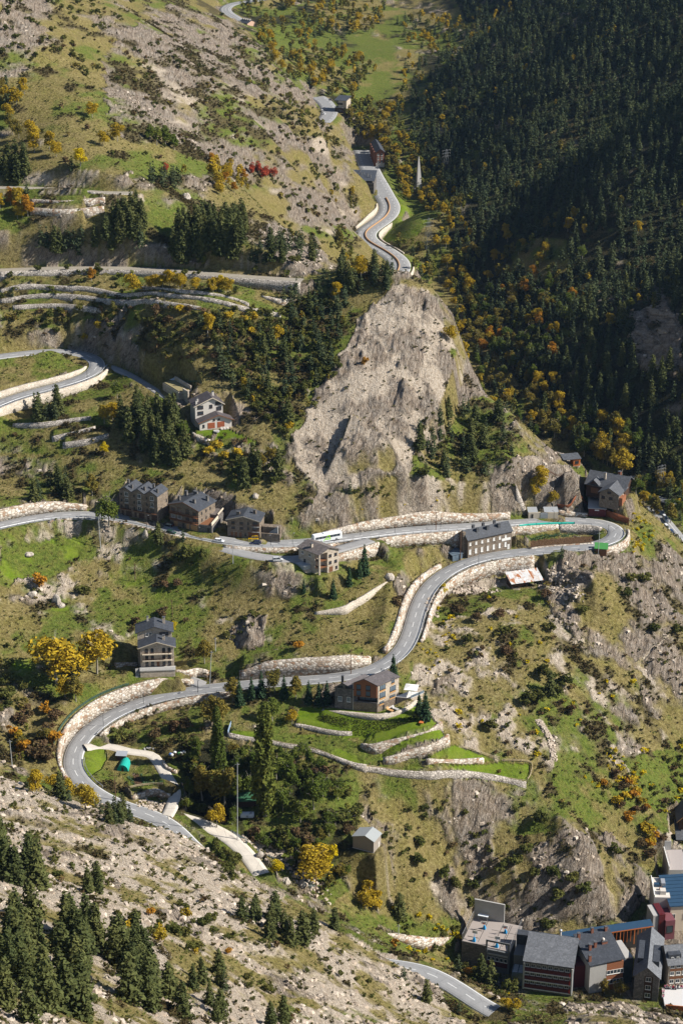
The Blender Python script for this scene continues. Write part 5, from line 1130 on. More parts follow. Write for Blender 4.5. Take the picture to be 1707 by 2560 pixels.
rk_m = NT('loose rock', .95, .1); rk_m.col(rk_m.ramp(rk_m.math('MULTIPLY_ADD', rk_m.n('ShaderNodeAttribute', attribute_name='rnd').outputs['Fac'], .6, rk_m.math('MULTIPLY', rk_m.noise(1.5, 3, .6, rk_m.pos()), .4)), (.1, (.20,.155,.115)), (.5, (.39,.32,.25)), (.9, (.55,.48,.40))))
WN[:, [BARE, ROCK]] *= np.where((UU > 660) & (UU < 1140) & (VV > 640) & (VV < 1140) & (YF > 740) & (YF < 930), .25, 1.)[:, None]
scatter_cover('rubble', 3800, [BARE, ROCK], rocks, .4, 2.3, rk_m.mat, thr=.6)
# ------------------------------------------------------------------ buildings
ST_BR = stone('brown house stone', [(.13,.10,.075),(.21,.165,.12),(.26,.21,.16),(.17,.14,.115)], 1.5, (.12,.10,.08), .4)
ST_PALE = stone('pale house stone', [(.36,.29,.22),(.46,.39,.31),(.52,.46,.38),(.40,.33,.26)], 1.6, (.38,.33,.27), .4)
ST_GREY = stone('dark grey house stone', [(.09,.085,.08),(.15,.14,.13),(.2,.185,.17),(.12,.11,.105)], 1.5, (.09,.085,.08), .4)
RENDER = plain('white render', (.52,.48,.43), .9, .08, .8); CREAM = plain('cream render', (.55,.47,.36), .9, .1); CONC = plain('concrete', (.36,.35,.33), .9, .14, .6); CONCD = plain('dark concrete', (.13,.135,.14), .85, .15)
WOOD = plain('brown timber', (.17,.075,.035), .7, .25, 3); WOODD = plain('dark timber', (.055,.03,.02), .7, .25, 3); WOODL = plain('honey timber', (.42,.24,.10), .7, .15, 3); FENCEW = plain('weathered fence wood', (.42,.34,.22), .85, .2, 4)
SLATE = slate('slate roof'); SLATEG = slate('grey slate roof', (.075,.078,.085)); SLATEBR = slate('brown stone slates', (.13,.11,.10), 1.4); SLATEB = slate('violet slate roof', (.07,.06,.062)); SLATEL = slate('weathered slate roof', (.11,.115,.125))
WHITEF = plain('white window frame', (.66,.65,.62), .6, .05); DARKF = plain('dark frame', (.04,.035,.03), .6, .1); RAILM = plain('railing metal', (.05,.05,.055), .5, .1, metal=.4); GALV = plain('galvanised steel', (.42,.43,.45), .5, .12, metal=.5)
RED = plain('deep and shaded red panel', (.085,.012,.015), .55, .12); REDB = plain('bright and sunlit red panel', (.40,.03,.025), .5, .1); COPPER = plain('copper cladding', (.25,.10,.05), .6, .15); ORANGEM = plain('rust orange frame', (.45,.14,.04), .6, .12); BLUEROOF = plain('blue metal roof', (.022,.055,.10), .4, .15, .5, .5)  # on the school the two reds carry shade and sunlight in their colour
GLASS = glass(); GLASSB = glass('bluish glass', (.09,.12,.15)); BRICK = plain('red brick', (.20,.085,.055), .9, .2, 3); TIN = plain('zinc sheet', (.42,.44,.46), .45, .12, .7, metal=.35); TEAL = plain('teal net', (.01,.30,.24), .7, .1)
WMESH = {}
def win_mesh(w, h, fm, gm, arch=False, bars=1):
    key = (round(w, 2), round(h, 2), fm.name, gm.name, arch, bars)
    if key in WMESH: return WMESH[key]
    f = MB(); t = .1
    f.box((-w/2, -.09, 0), (-w/2+t, .02, h), fm); f.box((w/2-t, -.09, 0), (w/2, .02, h), fm); f.box((-w/2+t, -.09, 0), (w/2-t, .02, t), fm)
    f.box((-w/2-.08, -.2, -.12), (w/2+.08, .02, -.003), fm)
    if arch:
        n = 8; P = [(-w/2*math.cos(math.pi*i/n), h+w*.28*math.sin(math.pi*i/n)) for i in range(n+1)]
        for (a, b), (c, d) in zip(P, P[1:]): f.hexa([(a,-.09,b-t),(c,-.09,d-t),(c,.02,d-t),(a,.02,b-t)], [(a,-.09,b),(c,-.09,d),(c,.02,d),(a,.02,b)], fm)
    else: f.box((-w/2+t, -.09, h-t), (w/2-t, .02, h), fm)
    for i in range(bars): x = -w/2+w*(i+1)/(bars+1); f.box((x-.035, -.07, t), (x+.035, .02, h-t), fm)
    g = MB()
    g.face([(-w/2+.03, -.03, .03), (w/2-.03, -.03, .03)]+([(w/2*math.cos(math.pi*i/8)*.97, -.03, h-.02+w*.27*math.sin(math.pi*i/8)) for i in range(9)] if arch else [(w/2-.03, -.03, h-.03), (-w/2+.03, -.03, h-.03)]), gm)
    WMESH[key] = (f.mesh('window'), g.mesh('pane')); return WMESH[key]
class House:
    def __init__(s, fr, nm, label, cat, group=None):
        f = FR[fr]; s.f = f; s.w, s.d = f['w'], f['d']
        s.e = empty(nm, tuple(f['o']), math.atan2(f['ex'][1], f['ex'][0]), label, cat, group)
        px = np.array([-f['ex'][1], f['ex'][0]]); s.ey = Vector((float(f['ex']@f['ey']), float(px@f['ey']), 0)); s.roofs = None
    def p(s, a, b, z): return (a+s.ey.x*b, s.ey.y*b, z)
    def face(s, nm): # origin and direction for a wall face
        return {'front': (Vector((0,0,0)), Vector((1,0,0)), 0.), 'right': (Vector((s.w,0,0)), s.ey, math.atan2(s.ey.y, s.ey.x)), 'left': (Vector(s.p(0, s.d, 0)), -s.ey, math.atan2(-s.ey.y, -s.ey.x))}[nm]
    def block(s, part, a0, a1, b0, b1, z0, z1, mat, parent=None, mb=None):
        m = mb or MB(); B = [s.p(a0,b0,z0), s.p(a1,b0,z0), s.p(a1,b1,z0), s.p(a0,b1,z0)]; T = [(x, y, z1) for x, y, z in B]; m.hexa(B, T, mat)
        return m.build(part, parent or s.e) if mb is None else None
    def gable(s, a0, a1, b0, b1, ze, zr, mat, wall, axis='t', over=.55, th=.22, ra=.5, ze2=None, fascia=None):
        """gabled roof: ridge along depth (axis t) or along the front (axis s); returns the roof"""
        m = MB(); ze2 = ze if ze2 is None else ze2
        if axis == 't':
            am = a0+(a1-a0)*ra; k1 = (zr-ze)/(am-a0); k2 = (zr-ze2)/(a1-am)
            for (x0, z0, x1, z1) in ((a0-over, ze-over*k1, am, zr), (am, zr, a1+over, ze2-over*k2)):
                B = [s.p(x0,b0-over,z0), s.p(x1,b0-over,z1), s.p(x1,b1+over*.6,z1), s.p(x0,b1+over*.6,z0)]; m.hexa(B, [(x, y, z+th) for x, y, z in B], mat)
                if fascia:
                    F_ = [s.p(x0,b0-over-.06,z0-.12), s.p(x1,b0-over-.06,z1-.12), s.p(x1,b0-over-.003,z1-.12), s.p(x0,b0-over-.003,z0-.12)]; m.hexa(F_, [(x, y, z+.36) for x, y, z in F_], fascia)
            G = [[s.p(a0,b,ze), s.p(a1,b,ze2), s.p(am,b,zr)] for b in (b0, b1)]
        else:
            bm_ = b0+(b1-b0)*ra; k1 = (zr-ze)/(bm_-b0); k2 = (zr-ze2)/(b1-bm_)
            for (y0, z0, y1, z1) in ((b0-over, ze-over*k1, bm_, zr), (bm_, zr, b1+over, ze2-over*k2)):
                B = [s.p(a0-over,y0,z0), s.p(a1+over,y0,z0), s.p(a1+over,y1,z1), s.p(a0-over,y1,z1)]; m.hexa(B, [(x, y, z+th) for x, y, z in B], mat)
            G = [[s.p(a,b0,ze), s.p(a,b1,ze2), s.p(a,bm_,zr)] for a in (a0, a1)]
        w = MB(); w.hexa(G[0], G[1], wall)
        if min(ze, ze2) < 1e8: w.build('gable_wall', s.e)
        s.roofs = m.build('roof', s.e); return s.roofs
    def shed(s, a0, a1, b0, b1, zf, zb, mat, over=.5, th=.22, zfr=None, zbr=None):
        m = MB(); zfr = zf if zfr is None else zfr; zbr = zb if zbr is None else zbr
        B = [s.p(a0-over,b0-over,zf), s.p(a1+over,b0-over,zfr), s.p(a1+over,b1+over,zbr), s.p(a0-over,b1+over,zb)]; m.hexa(B, [(x, y, z+th) for x, y, z in B], mat)
        s.roofs = m.build('roof', s.e); return s.roofs
    def chimney(s, a, b, z0, z1, w=.7, mat=None, cap=True, d=None):
        m = MB(); d = d or w; mat = mat or ST_GREY; x, y, _ = s.p(a, b, 0); m.box((x-w/2, y-d/2, z0), (x+w/2, y+d/2, z1), mat)
        if cap: m.box((x-w/2-.1, y-d/2-.1, z1+.22), (x+w/2+.1, y+d/2+.1, z1+.34), SLATEG); m.box((x-w*.35, y-d*.35, z1), (x+w*.35, y+d*.35, z1+.22), DARKF)
        return m.build('chimney', s.roofs or s.e)
    def win(s, face, x, z, w=1., h=1.3, fm=None, gm=None, arch=False, bars=1, off=0., nm='window', t=0.):
        o, dr, rz = s.face(face); fmm, gmm = win_mesh(w, h, fm or DARKF, gm or GLASS, arch, bars)
        q = o+dr*x+Vector((0, 0, z)); nrm = Vector((dr.y, -dr.x, 0)); q += nrm*(.01+off)
        if face == 'front' and t: q += s.ey*t
        a = link(nm, fmm, s.e); a.location = q; a.rotation_euler = (0, 0, rz); g = link('pane', gmm, a); return a
    def wins(s, face, xs, zs, **k):
        for z in zs:
            for x in xs: s.win(face, x, z, **k)
    def door(s, face, x, w, h, mat, z=0., nm='door', off=0., t=0.):
        o, dr, rz = s.face(face); m = MB(); m.box((-w/2, -.07, 0), (w/2, .02, h), mat)
        for i in range(1, 4): m.box((-w/2+.06, -.085, h*i/4-.03), (w/2-.06, -.072, h*i/4+.03), DARKF)
        q = o+dr*x+Vector((0, 0, z))+Vector((dr.y, -dr.x, 0))*(.01+off)
        if face == 'front' and t: q += s.ey*t
        a = m.build(nm, s.e); a.location = q; a.rotation_euler = (0, 0, rz)
        k = MB(); k.box((w*.34, -.13, h*.45), (w*.34+.07, -.088, h*.45+.14), GALV); k.build('handle', a); return a
    def balcony(s, face, x0, x1, z, dep=1.1, slab=None, rail=None, off=0., t=0., solid=False):
        o, dr, rz = s.face(face); m = MB(); rail = rail or WOOD; slab = slab or CONC
        m.box((x0, -dep, z-.2), (x1, 0.0, z), slab); a = m.build('balcony', s.e)
        r = MB()
        if solid: r.box((x0, -dep, z+.003), (x1, -dep+.08, z+1.), rail)
        else:
            for zz in (.95, .5): r.box((x0, -dep, z+zz), (x1, -dep+.07, z+zz+.07), rail)
            n = max(2, int((x1-x0)/.55))
            for i in range(n+1): x = x0+(x1-x0-.06)*i/n; r.box((x, -dep+.003, z+.003), (x+.06, -dep+.066, z+.947), rail)
        for x in (x0, x1-.07): r.box((x, -dep+.083, z+.94), (x+.07, 0, z+1.01), rail)
        q = o+Vector((dr.y, -dr.x, 0))*off
        if face == 'front' and t: q += s.ey*t
        for ob in (a, ): ob.location = q; ob.rotation_euler = (0, 0, rz)
        r.build('railing', a); return a
GR_H = 'houses along the mountain road'
# --- three-gabled terrace
h = House('row', 'terraced_house', 'brown stone terrace with three slate gables beside the upper road', 'house', GR_H); w, d = h.w, h.d
h.block('wall', 0, w, 0, d, -2, 11.2, ST_BR); b3 = w/3
for i in range(3):
    h.gable(i*b3+.01, (i+1)*b3-.01, 0, d, 11.2, 12.9, SLATE, ST_BR, over=.35 if i != 1 else .3)
    for a in (.18, .82): h.chimney(i*b3+b3*a, d*.25 if a > .5 else d*.7, 11.2, 13.4, .8, ST_GREY) if (i, a) != (1, .18) else None
    x = i*b3+b3*.58
    h.win('front', x, 9.0, 1.7, 1.8, WHITEF, GLASS); h.win('front', x, 6.2, 1.5, 1.8, WHITEF, GLASS); h.win('front', x, 3.5, 1.9, 1.7, WOODD if i != 1 else WHITEF, GLASS); h.win('front', i*b3+b3*.18, 6.4, .7, .9, DARKF); h.win('front', i*b3+b3*.18, 3.8, .7, .9, DARKF)
    h.win('front', i*b3+b3*.18, 9.2, .7, .9, DARKF); h.balcony('front', i*b3+.6, (i+1)*b3-.4, 3.3, .9, WOOD, RAILM); h.balcony('front', x-1., x+1., 6.0, .6, CONC, RAILM); h.door('front', i*b3+b3*.72, 2.6, 2.3, WOODD, .1, 'garage_door'); h.door('front', i*b3+b3*.25, 1., 2.1, WOODD, .1)
h.win('right', d*.85, 6, .8, 1.1, DARKF)
# --- wooden-gabled house and its stone annex
h = House('gable', 'gabled_house', 'stone house with broad timber-filled gable and six slate-roof chimneys', 'house', GR_H); w, d = h.w, h.d
h.block('wall', 0, w, 0, d, -2, 9.3, ST_BR); h.gable(0, w, 0, d, 9.3, 11.6, SLATE, ST_BR, over=.7, fascia=WOOD)
for a, b, sz in ((.2,.25,1.),(.15,.75,1.),(.45,.8,1.9),(.72,.25,1.1),(.88,.75,1.)): h.chimney(w*a, d*b, 9.2, 12.6-abs(a-.5)*1.6, sz, ST_GREY, d=.9)
for x in (.12,.34,.62,.87):
    h.win('front', w*x, 6.4, 1.9, 2.4 if .2 < x < .8 else 1.8, WOOD, GLASS, bars=2); h.win('front', w*x, 3.7, 1.9, 1.7, WOOD if x > .5 else WHITEF, GLASS, bars=2)
h.balcony('front', .2, w-.2, 5.9, .9, WOOD, WOOD); h.balcony('front', .2, w-.2, 3.2, 1.1, WOOD, WOOD)
for x, ww in ((.2,1.8),(.47,1.1),(.62,1.2),(.84,3.2)): h.door('front', w*x, ww, 2.1, WOODL if ww > 1.15 else DARKF, .05, 'garage_door' if ww > 1.5 else 'door')
for z in (3.8, 6.8): h.wins('right', (d*.2, d*.45, d*.7), (z,), w=.8, h=1., fm=DARKF)
h = House('annex', 'roadside_annex', 'dark stone garage with brown deck and long white parapet beside timber-gabled house', 'garage'); w, d = h.w, h.d
h.block('wall', 0.02, w, 0, d, -1, 3.1, ST_GREY); h.block('deck', .02, w, .3, d*.55, 3.103, 3.2, WOOD); h.block('upper_roof', .02, w-.4, d*.55+.01, d, 3.1, 4.6, SLATEBR); h.block('parapet', w-.4, w, .0, d*.55, 3.203, 4.3, CREAM); h.block('parapet', w-.39, w, d*.55, d, 4.61, 5.2, CREAM); h.door('front', w*.75, 1.2, 2., DARKF)
# --- house with the yellow van
h = House('right', 'gabled_house', 'stone house with low front gable and three wooden doors behind the yellow van', 'house', GR_H); w, d = h.w, h.d
h.block('wall', 0, w, 0, d, -2, 7.6, ST_BR); h.gable(0, w, 0, d, 7.6, 9.5, SLATE, ST_BR, over=.6, fascia=CREAM); h.chimney(w*.3, d*.3, 8.6, 10.1, 1.5, ST_BR, d=1.); h.chimney(w*.77, d*.6, 8.4, 10.1, 1.2, ST_BR)
h.wins('front', (w*.18, w*.44), (3.6, 5.9), w=1.5, h=1., fm=WOODD); h.wins('front', (w*.65,), (3.5, 5.8), w=.7, h=1.1, fm=DARKF); h.wins('front', (w*.87,), (3.2, 5.5), w=2., h=1.7, fm=WOODD)
h.balcony('front', w*.77, w*.99, 2.9, .5, CONC, WOOD); h.balcony('front', w*.77, w*.99, 5.2, .5, CONC, WOOD)
for x in (.14,.27,.41): h.door('front', w*x, 1., 2.1, WOOD, .05)
h.win('front', w*.56, .9, .7, 1., DARKF); h.door('front', w*.8, 4.2, 2.5, WOOD, .05, 'garage_door')
m = House('right', 'terrace_wall', 'stone terrace with stair and railing right of the house with the yellow van', 'terrace'); m.block('wall', m.w+.6, m.w+8.5, .2, .8, -1, 2.4, ST_BR); m.block('wall', m.w+.6, m.w+8, 3, 6, -1, 4.2, ST_BR)
sm = MB()
for i in range(9): m.block('', m.w+3.5+i*.42, m.w+3.9+i*.42, 2.1, 2.98, -1, 2.0+i*.34, CONC, mb=sm)
sm.build('stair', m.e)
# --- stone tower house
h = House('tower', 'tower_house', 'tall pale stone house with stone-slab roof and open corner balconies below the coach', 'house', GR_H); w, d = h.w, h.d
h.block('wall', 0, w*.8, 0, d, -2, 9., ST_PALE); h.block('wall', w*.8+.003, w, d*.42, d, -2, 9., ST_PALE); h.block('pillar', w-.6, w, 0, .6, -2, 9., ST_PALE)
h.gable(0, w, 0, d, 9., 10.9, SLATEBR, ST_PALE, 's', over=.6); h.chimney(w*.45, d*.2, 9.2, 11.3, .9, ST_PALE)
for z in (2.8, 5.8): h.block('balcony', w*.8+.004, w-.05, .05, d*.42-.003, z-.2, z, WOOD)
for z in (3.8, 6.7):
    m = MB(); m.box((w*.82, .02, z-.9), (w-.65, .1, z), WOODD); m.build('railing', h.e)
h.wins('left', (d*.3, d*.7), (6.5,), w=1.2, h=1.3, fm=DARKF); h.wins('front', (w*.2, w*.55), (6.6,), w=1.3, h=1.3, fm=WHITEF); h.win('front', w*.3, 3.4, 1., 1.3, DARKF)
h.wins('right', (d*.56, d*.84), (3.6, 6.6), w=1.3, h=1.2, fm=WOODD); h.door('right', d*.6, 1.8, 2.2, WOOD, .1); h.win('right', d*.88, .8, 1., 1.2, WOODD)
m = House('tower', 'garden_shed', 'small stone shed with shiny grey metal box on top beside the tower house', 'shed'); m.block('wall', w*.05, w*.62, -3.2, -.1, -2.4, 1.6, ST_PALE); m.block('metal_top', w*.03, w*.6, -3.3, -.08, 1.603, 3.2, TIN); m.door('front', w*.45, .9, 1.8, WOODD, -.6, t=-3.22)
# --- long stone house
h = House('long', 'long_house', 'long brown stone house with two rows of white shutters and four roof dormers', 'house', GR_H); w, d = h.w, h.d
h.block('wall', 0, w, 0, d, -1.5, 8.4, ST_BR); h.gable(0, w, 0, d, 8.4, 11.2, SLATE, ST_BR, 's', over=.5)
for x in (.27,.5,.76): 
    h.chimney(w*x, d*.3, 9., 11.6, 1.2, SLATEG, d=1.); h.chimney(w*x-.6, d*.62, 9.6, 12.1, 1., SLATEG, d=1.)
h.wins('front', [w*(.05+.135*i) for i in range(7)], (5.6,), w=.9, h=1.25, fm=WHITEF, gm=WHITEF, bars=0); h.wins('front', [w*(.05+.135*i) for i in range(7)], (1.6,), w=1., h=2.1, fm=WHITEF, gm=WHITEF, bars=0)
m = MB(); m.box((w*.77, -.16, 4.4), (w*.97, -.095, 5.6), WHITEF); m.build('sign_board', h.e); h.win('left', d*.5, 5, .9, 1.2, DARKF); h.door('front', w*.93, 1.1, 2.2, WHITEF, .1); h.wins('left', (d*.25, d*.75), (1.6,), w=.9, h=1.2, fm=DARKF)
m = MB(); m.box((-1.3, 2., -1), (-.003, 3.2, 11.2), ST_BR); m.build('chimney_stack', h.e)
m = House('long', 'glass_lean_to', 'blue netted lean-to at the shaded end of the long stone house', 'lean-to'); m.shed(-7, -1.8, 1, 6.5, 2.2, 2.6, GLASSB, .2, .08)
for a, b in ((-7, 1), (-1.9, 1), (-7, 6.4), (-1.9, 6.4)): m.block('post', a, a+.15, b, b+.15, -1, 2.2, RAILM)
m.block('side_panel', -6.8, -2, 1.02, 1.08, -.6, 2., GLASSB)
# --- rusty shed
RUST = NT('rusty zinc sheet', .5, .4); rp = RUST.obj(); rs = RUST.vor(.8, RUST.mapv(rp, (1.6, .45, 1)), 'F1', 1); rsep = RUST.n('ShaderNodeSeparateColor'); RUST.l(rs, rsep.inputs[0])
rc = RUST.ramp(rsep.outputs[0], (.0, (.52,.53,.53)), (.55, (.62,.62,.60)), (.72, (.55,.50,.45)), (.86, (.34,.13,.05))); RUST.b.inputs['Metallic'].default_value = .15
RUST.col(RUST.mix(RUST.ramp(RUST.noise(.9, 4, .7, rp), (.52, 0.), (.66, .75)), rc, (.36,.17,.08))); rw = RUST.n('ShaderNodeTexWave'); rw.inputs['Scale'].default_value = 2.2; RUST.l(rp, rw.inputs[0]); RUST.bump(rw.outputs[1], .3, .08)
h = House('shed', 'open_shed', 'open shed with patched rusty corrugated roof below the road wall', 'shed'); w, d = h.w, h.d
h.shed(0, w, 0, d, 2.7, 5.0, RUST.mat, .6, .08); h.block('back_wall', 0, w, d-.3, d, -1, 4.7, ST_GREY); h.block('side_wall', 0, .3, .6, d-.3, -1, 2.8, WOODD)
for i in range(5): h.block('post', .1+i*(w-.35)/4, .3+i*(w-.35)/4, .1, .3, -1.5, 2.72, WOODD)
h.block('stored_timber', 1, w*.5, 2, 3.5, -.8, .9, WOOD)
# --- chalet
h = House('chalet', 'chalet', 'white chalet with violet-brown split-level roofs and red garage shutters above a lawn', 'house', GR_H); w, d = h.w, h.d
h.block('wall', 0, w, 0, d*.42, -2, 3.6, RENDER); h.gable(0, w, 0, d*.42, 3.6, 6.2, SLATEB, RENDER, over=.9, ra=.58, fascia=WOOD)
h.block('upper_wall', -.6, w*.82, d*.42+.003, d*1.15, -2, 9.6, RENDER); h.gable(-.6, w*.82, d*.42, d*1.15, 9.6, 12.6, SLATEB, RENDER, over=.8, ra=.62, fascia=CREAM)
h.chimney(w*.62, d*.9, 10.5, 13.2, .9, RENDER); h.chimney(.2, d*.5, 9.4, 11.6, .7, RENDER); h.chimney(1.2, d*.65, 9.6, 11.9, .7, RENDER)
h.door('front', w*.36, 3.2, 2.6, plain('red-brown shutter', (.30,.085,.035), .7, .1, 2), .3, 'garage_door'); h.door('front', w*.66, 3.2, 2.6, MATS['red-brown shutter'], .3, 'garage_door'); h.win('front', w*.12, 1.1, .9, 1.3, DARKF); h.wins('front', (w*.45, w*.6), (3.7,), w=1., h=.8, fm=WOODD)
for x, z, ww in ((.12,5.4,2.6),(.12,8.,2.6),(.45,7.9,1.4),(.7,6.6,2.3),(.68,9.1,2.6)): h.win('front', w*x, z, ww, 1.5, WOODD, GLASS, t=d*.42, bars=2)
h.wins('left', (d*.4,), (2., 6.), w=.9, h=1.4, fm=DARKF)
m = MB(); m.tube((w*.45, -3.4, -.2), (w*.45, -3.4, .35), 1.3, 1.35, CONC, 12); tag(m.build('stone_table', None), 'round pale stone table on the chalet lawn', 'table').matrix_world = h.e.matrix_basis.copy()
for i in range(3):
    t = MB(); t.box((w*.62+i*1.3, -2.2, -.1), (w*.62+i*1.3+1., -1.4, .42), RENDER); t.box((w*.62+i*1.3, -1.4, -.1), (w*.62+i*1.3+1., -1.25, .95), RENDER)
    tag(t.build('patio_seat'), ('leftmost','middle','rightmost')[i]+' white patio seat in front of the chalet shutters', 'patio seat', 'patio seats').matrix_world = h.e.matrix_basis.copy()
h = House('garage', 'sunken_garage', 'stone garage with planted roof and wooden door beside the chalet lane', 'garage'); w, d = h.w, h.d
h.block('wall', 0, w, 0, d, -2, 3.4, ST_PALE); h.block('roof_planting', .4, w-.4, .4, d-.4, 3.41, 3.75, plain('dry planting', (.24,.2,.1), 1, .5, 4, bump=.6)); h.door('front', w*.78, 2.4, 2.2, WOOD, .05, 'garage_door'); h.block('side_wall', w+.02, w+5, 2, 2.6, -2, 5., ST_PALE); h.block('back_parapet', 0, w, d+.02, d+.5, 2, 5.4, ST_PALE)
gp = hit(*ZD(345,335)); g = empty('greenhouse', tuple(gp), -.42, 'little greenhouse with white sheet roof above the garage', 'greenhouse')
m = MB(); m.box((-3.2,-1.6,-.4),(3.2,1.6,.9), GLASSB); m.build('wall', g); m = MB(); m.hexa([(-3.4,-1.8,.903),(3.4,-1.8,.903),(3.4,1.8,1.9),(-3.4,1.8,1.9)], [(-3.4,-1.8,1.0),(3.4,-1.8,1.0),(3.4,1.8,2.0),(-3.4,1.8,2.0)], plain('white sheet', (.6,.64,.68), .3, .06)); m.build('roof', g)
# --- three-storey balcony house
h = House('three', 'balcony_house', 'tall stone house with three balcony storeys and two stepped dark slate roofs', 'house', GR_H); w, d = h.w, h.d
h.block('terrace', 0, w, 0, 3.2, -1.5, 2.6, ST_PALE); h.block('terrace_slab', -.2, w+.2, -.2, 3.2, 2.603, 2.8, CONC)
h.block('wall', .2, w-.3, 3.203, 9.6, -2, 11.4, ST_PALE); h.gable(.2, w-.3, 3.2, 9.6, 11.4, 13.6, SLATE, ST_PALE, over=.9, fascia=CREAM)
h.block('upper_wall', -.8, w-.9, 9.603, 17, -2, 14.6, ST_PALE); h.gable(-.8, w-.9, 9.6, 17, 14.6, 17.0, SLATE, ST_PALE, over=.8); h.chimney(w*.72, 14.5, 15.2, 18.2, 1., ST_PALE); h.roofs = None; h.chimney(w*.7, 6, 12.2, 14.6, 1., ST_PALE); h.chimney(w*.25, 16, 15.4, 18., .7, RENDER)
for z in (3.2, 6.0, 8.7):
    for x in (.2, .36, .69, .85): h.win('front', w*x, z, 1.2, 1.7, WOODD, GLASS, z != 6.0, t=3.2)
h.balcony('front', 1., w-.8, 5.8, 1.2, CREAM, WOODD, t=3.2); h.balcony('front', 1., w-1, 8.5, 1.2, CREAM, WOODD, t=3.2)
h.balcony('front', -.2, w+.2, 2.85, .12, CONC, GALV, t=0.)
h.wins('front', (w*.22, w*.32), (12.7,), w=1.1, h=1.6, fm=WHITEF, t=9.6); h.wins('front', (w*.62, w*.71, w*.8), (13.1,), w=1.1, h=1.3, fm=WOODD, t=9.6); h.door('front', w*.52, 1.1, 2.1, WOOD, 2.85, t=3.2)
sm = MB()
for i in range(8): h.block('', -1.9, -.25, .2+i*.35, .55+i*.35, -1.5, .2+i*.33, CONC, mb=sm)
sm.build('stair', h.e)
# --- modern house
h = House('modern', 'modern_house', 'modern house with copper-clad upper floors, dark stone base and brown slate roof', 'house', GR_H); w, d = h.w, h.d; wl = w*.43
h.block('wing_wall', 0, wl, .2, d, -2, 8.8, ST_GREY); h.gable(0, wl, .2, d, 8.8, 11.0, SLATEB, ST_GREY, over=.4, ra=.45); h.chimney(.2, d*.35, 9, 12.3, .9, ST_GREY)
h.block('base_wall', wl+.2, w, 0, d, -2, 3.4, ST_BR); h.block('terrace_wall', wl+.2, w, -.02, .4, 3.403, 3.9, ST_GREY); h.block('recess_wall', wl+.2, w-2, 2.2, d, 3.403, 6., WOODD); h.block('side_wall', w-.35, w, .401, d, 3.403, 11.4, ST_PALE)
h.block('copper_storey', wl+.2, w-.353, .1, d, 6.003, 11.4, COPPER); h.gable(wl+.1, w, 0, d, 11.4, 13.6, SLATEB, COPPER, over=.4, ra=.48)
for x in (wl+w*.13, wl+w*.35): h.wins('front', (x,), (6.5, 9.0), w=1.7, h=2., fm=DARKF, gm=GLASSB, t=.1)
for x in (.2,.42,.64): h.win('front', wl+.2+(w-wl)*x, 3.95, 2.3, 1.8, DARKF, GLASSB, t=2.2)
h.wins('front', (wl*.28, wl*.75), (3.2,), w=1.5, h=2., fm=WHITEF, gm=GLASSB, t=.2); h.wins('front', (wl*.3, wl*.7), (8.9,), w=1.9, h=.9, fm=DARKF, t=.2)
for x, z, ww, hh in ((.24,8.9,2.9,1.9),(.24,5.6,2.9,2.1),(.2,3.2,2.2,.8),(.72,10.,1.6,1.9),(.72,6.6,2.9,2.),(.7,4.,2.8,.8)):
    h.win('right', d*x, z, ww, hh, DARKF, GLASSB); 
    m = MB(); m.box((-ww/2, -.05, -.9), (ww/2, .02, -.14), WOODL); q = m.build('spandrel', h.e); o, dr, rz = h.face('right'); q.location = o+dr*(d*x)+Vector((0,0,z))+Vector((dr.y,-dr.x,0))*.012; q.rotation_euler = (0,0,rz)
h.door('right', d*.3, 1., 2.1, DARKF, 0.); m = MB(); m.box((wl, .0, -1), (wl+.19, .3, 11.6), GALV); m.build('corner_fin', h.e)
t = House('modern', 'roof_terrace', 'white two-level terrace with glass rail at the sunny end of the modern house', 'terrace'); 
t.block('lower_deck', w+.02, w+8.4, d*.45, d+1, -2, .1, plain('white paving', (.62,.6,.57), .8, .06)); t.block('upper_block', w+.02, w+5.6, d*.9, d+5, .11, 3.3, ST_PALE); t.block('upper_deck', w+.02, w+5.9, d*.85, d+5.2, 3.303, 3.45, MATS['white paving'])
t.block('glass_rail', w+5.8, w+5.85, d*.85, d+5.2, 3.46, 4.5, GLASSB); t.block('glass_rail', w+8.3, w+8.36, d*.45, d+1, .11, 1.1, GLASSB)
u = empty('shade_sail', tuple(t.e.location), t.e.rotation_euler.z, 'white square parasol over the terrace of the modern house', 'parasol')
m = MB(); c = Vector(t.p(w+3.2, d+2.2, 0)); 
for k in range(4):
    a0, a1 = math.pi/4+k*math.pi/2, math.pi/4+(k+1)*math.pi/2; m.face([c+Vector((0,0,7.2)), c+Vector((3.6*math.cos(a0), 3.6*math.sin(a0), 6.5)), c+Vector((3.6*math.cos(a1), 3.6*math.sin(a1), 6.5))], plain('white canvas', (.72,.71,.68), .9, .04))
m.build('canopy', u); m = MB(); m.tube(c+Vector((0,0,3.45)), c+Vector((0,0,7.15)), .06, .06, GALV); m.build('pole', u)
def chair(nm, lab, cat, q, rz, mat, sc=1.):
    m = MB(); m.box((-.4,-.95,.22),(.4,.35,.34), mat); m.hexa([(-.4,.35,.22),(.4,.35,.22),(.4,.47,.22),(-.4,.47,.22)],[(-.4,.85,.8),(.4,.85,.8),(.4,.97,.8),(-.4,.97,.8)], mat)
    for x in (-.35,.28):
        for y in (-.9,.25): m.box((x,y,0),(x+.07,y+.07,.217), mat)
    o = m.build(nm); o.location = q; o.rotation_euler = (0,0,rz); o.scale = (sc,)*3; return tag(o, lab, cat)
for uv, lab, mt in ((ZF(950,672), 'orange wooden sun lounger on the house lawn', WOODL), (ZF(1015,655), 'grey wooden sun lounger beside the orange one', CONC)):
    q = hit(*uv); chair('sun_lounger', lab, 'sun lounger', q, .9, mt, 1.5)
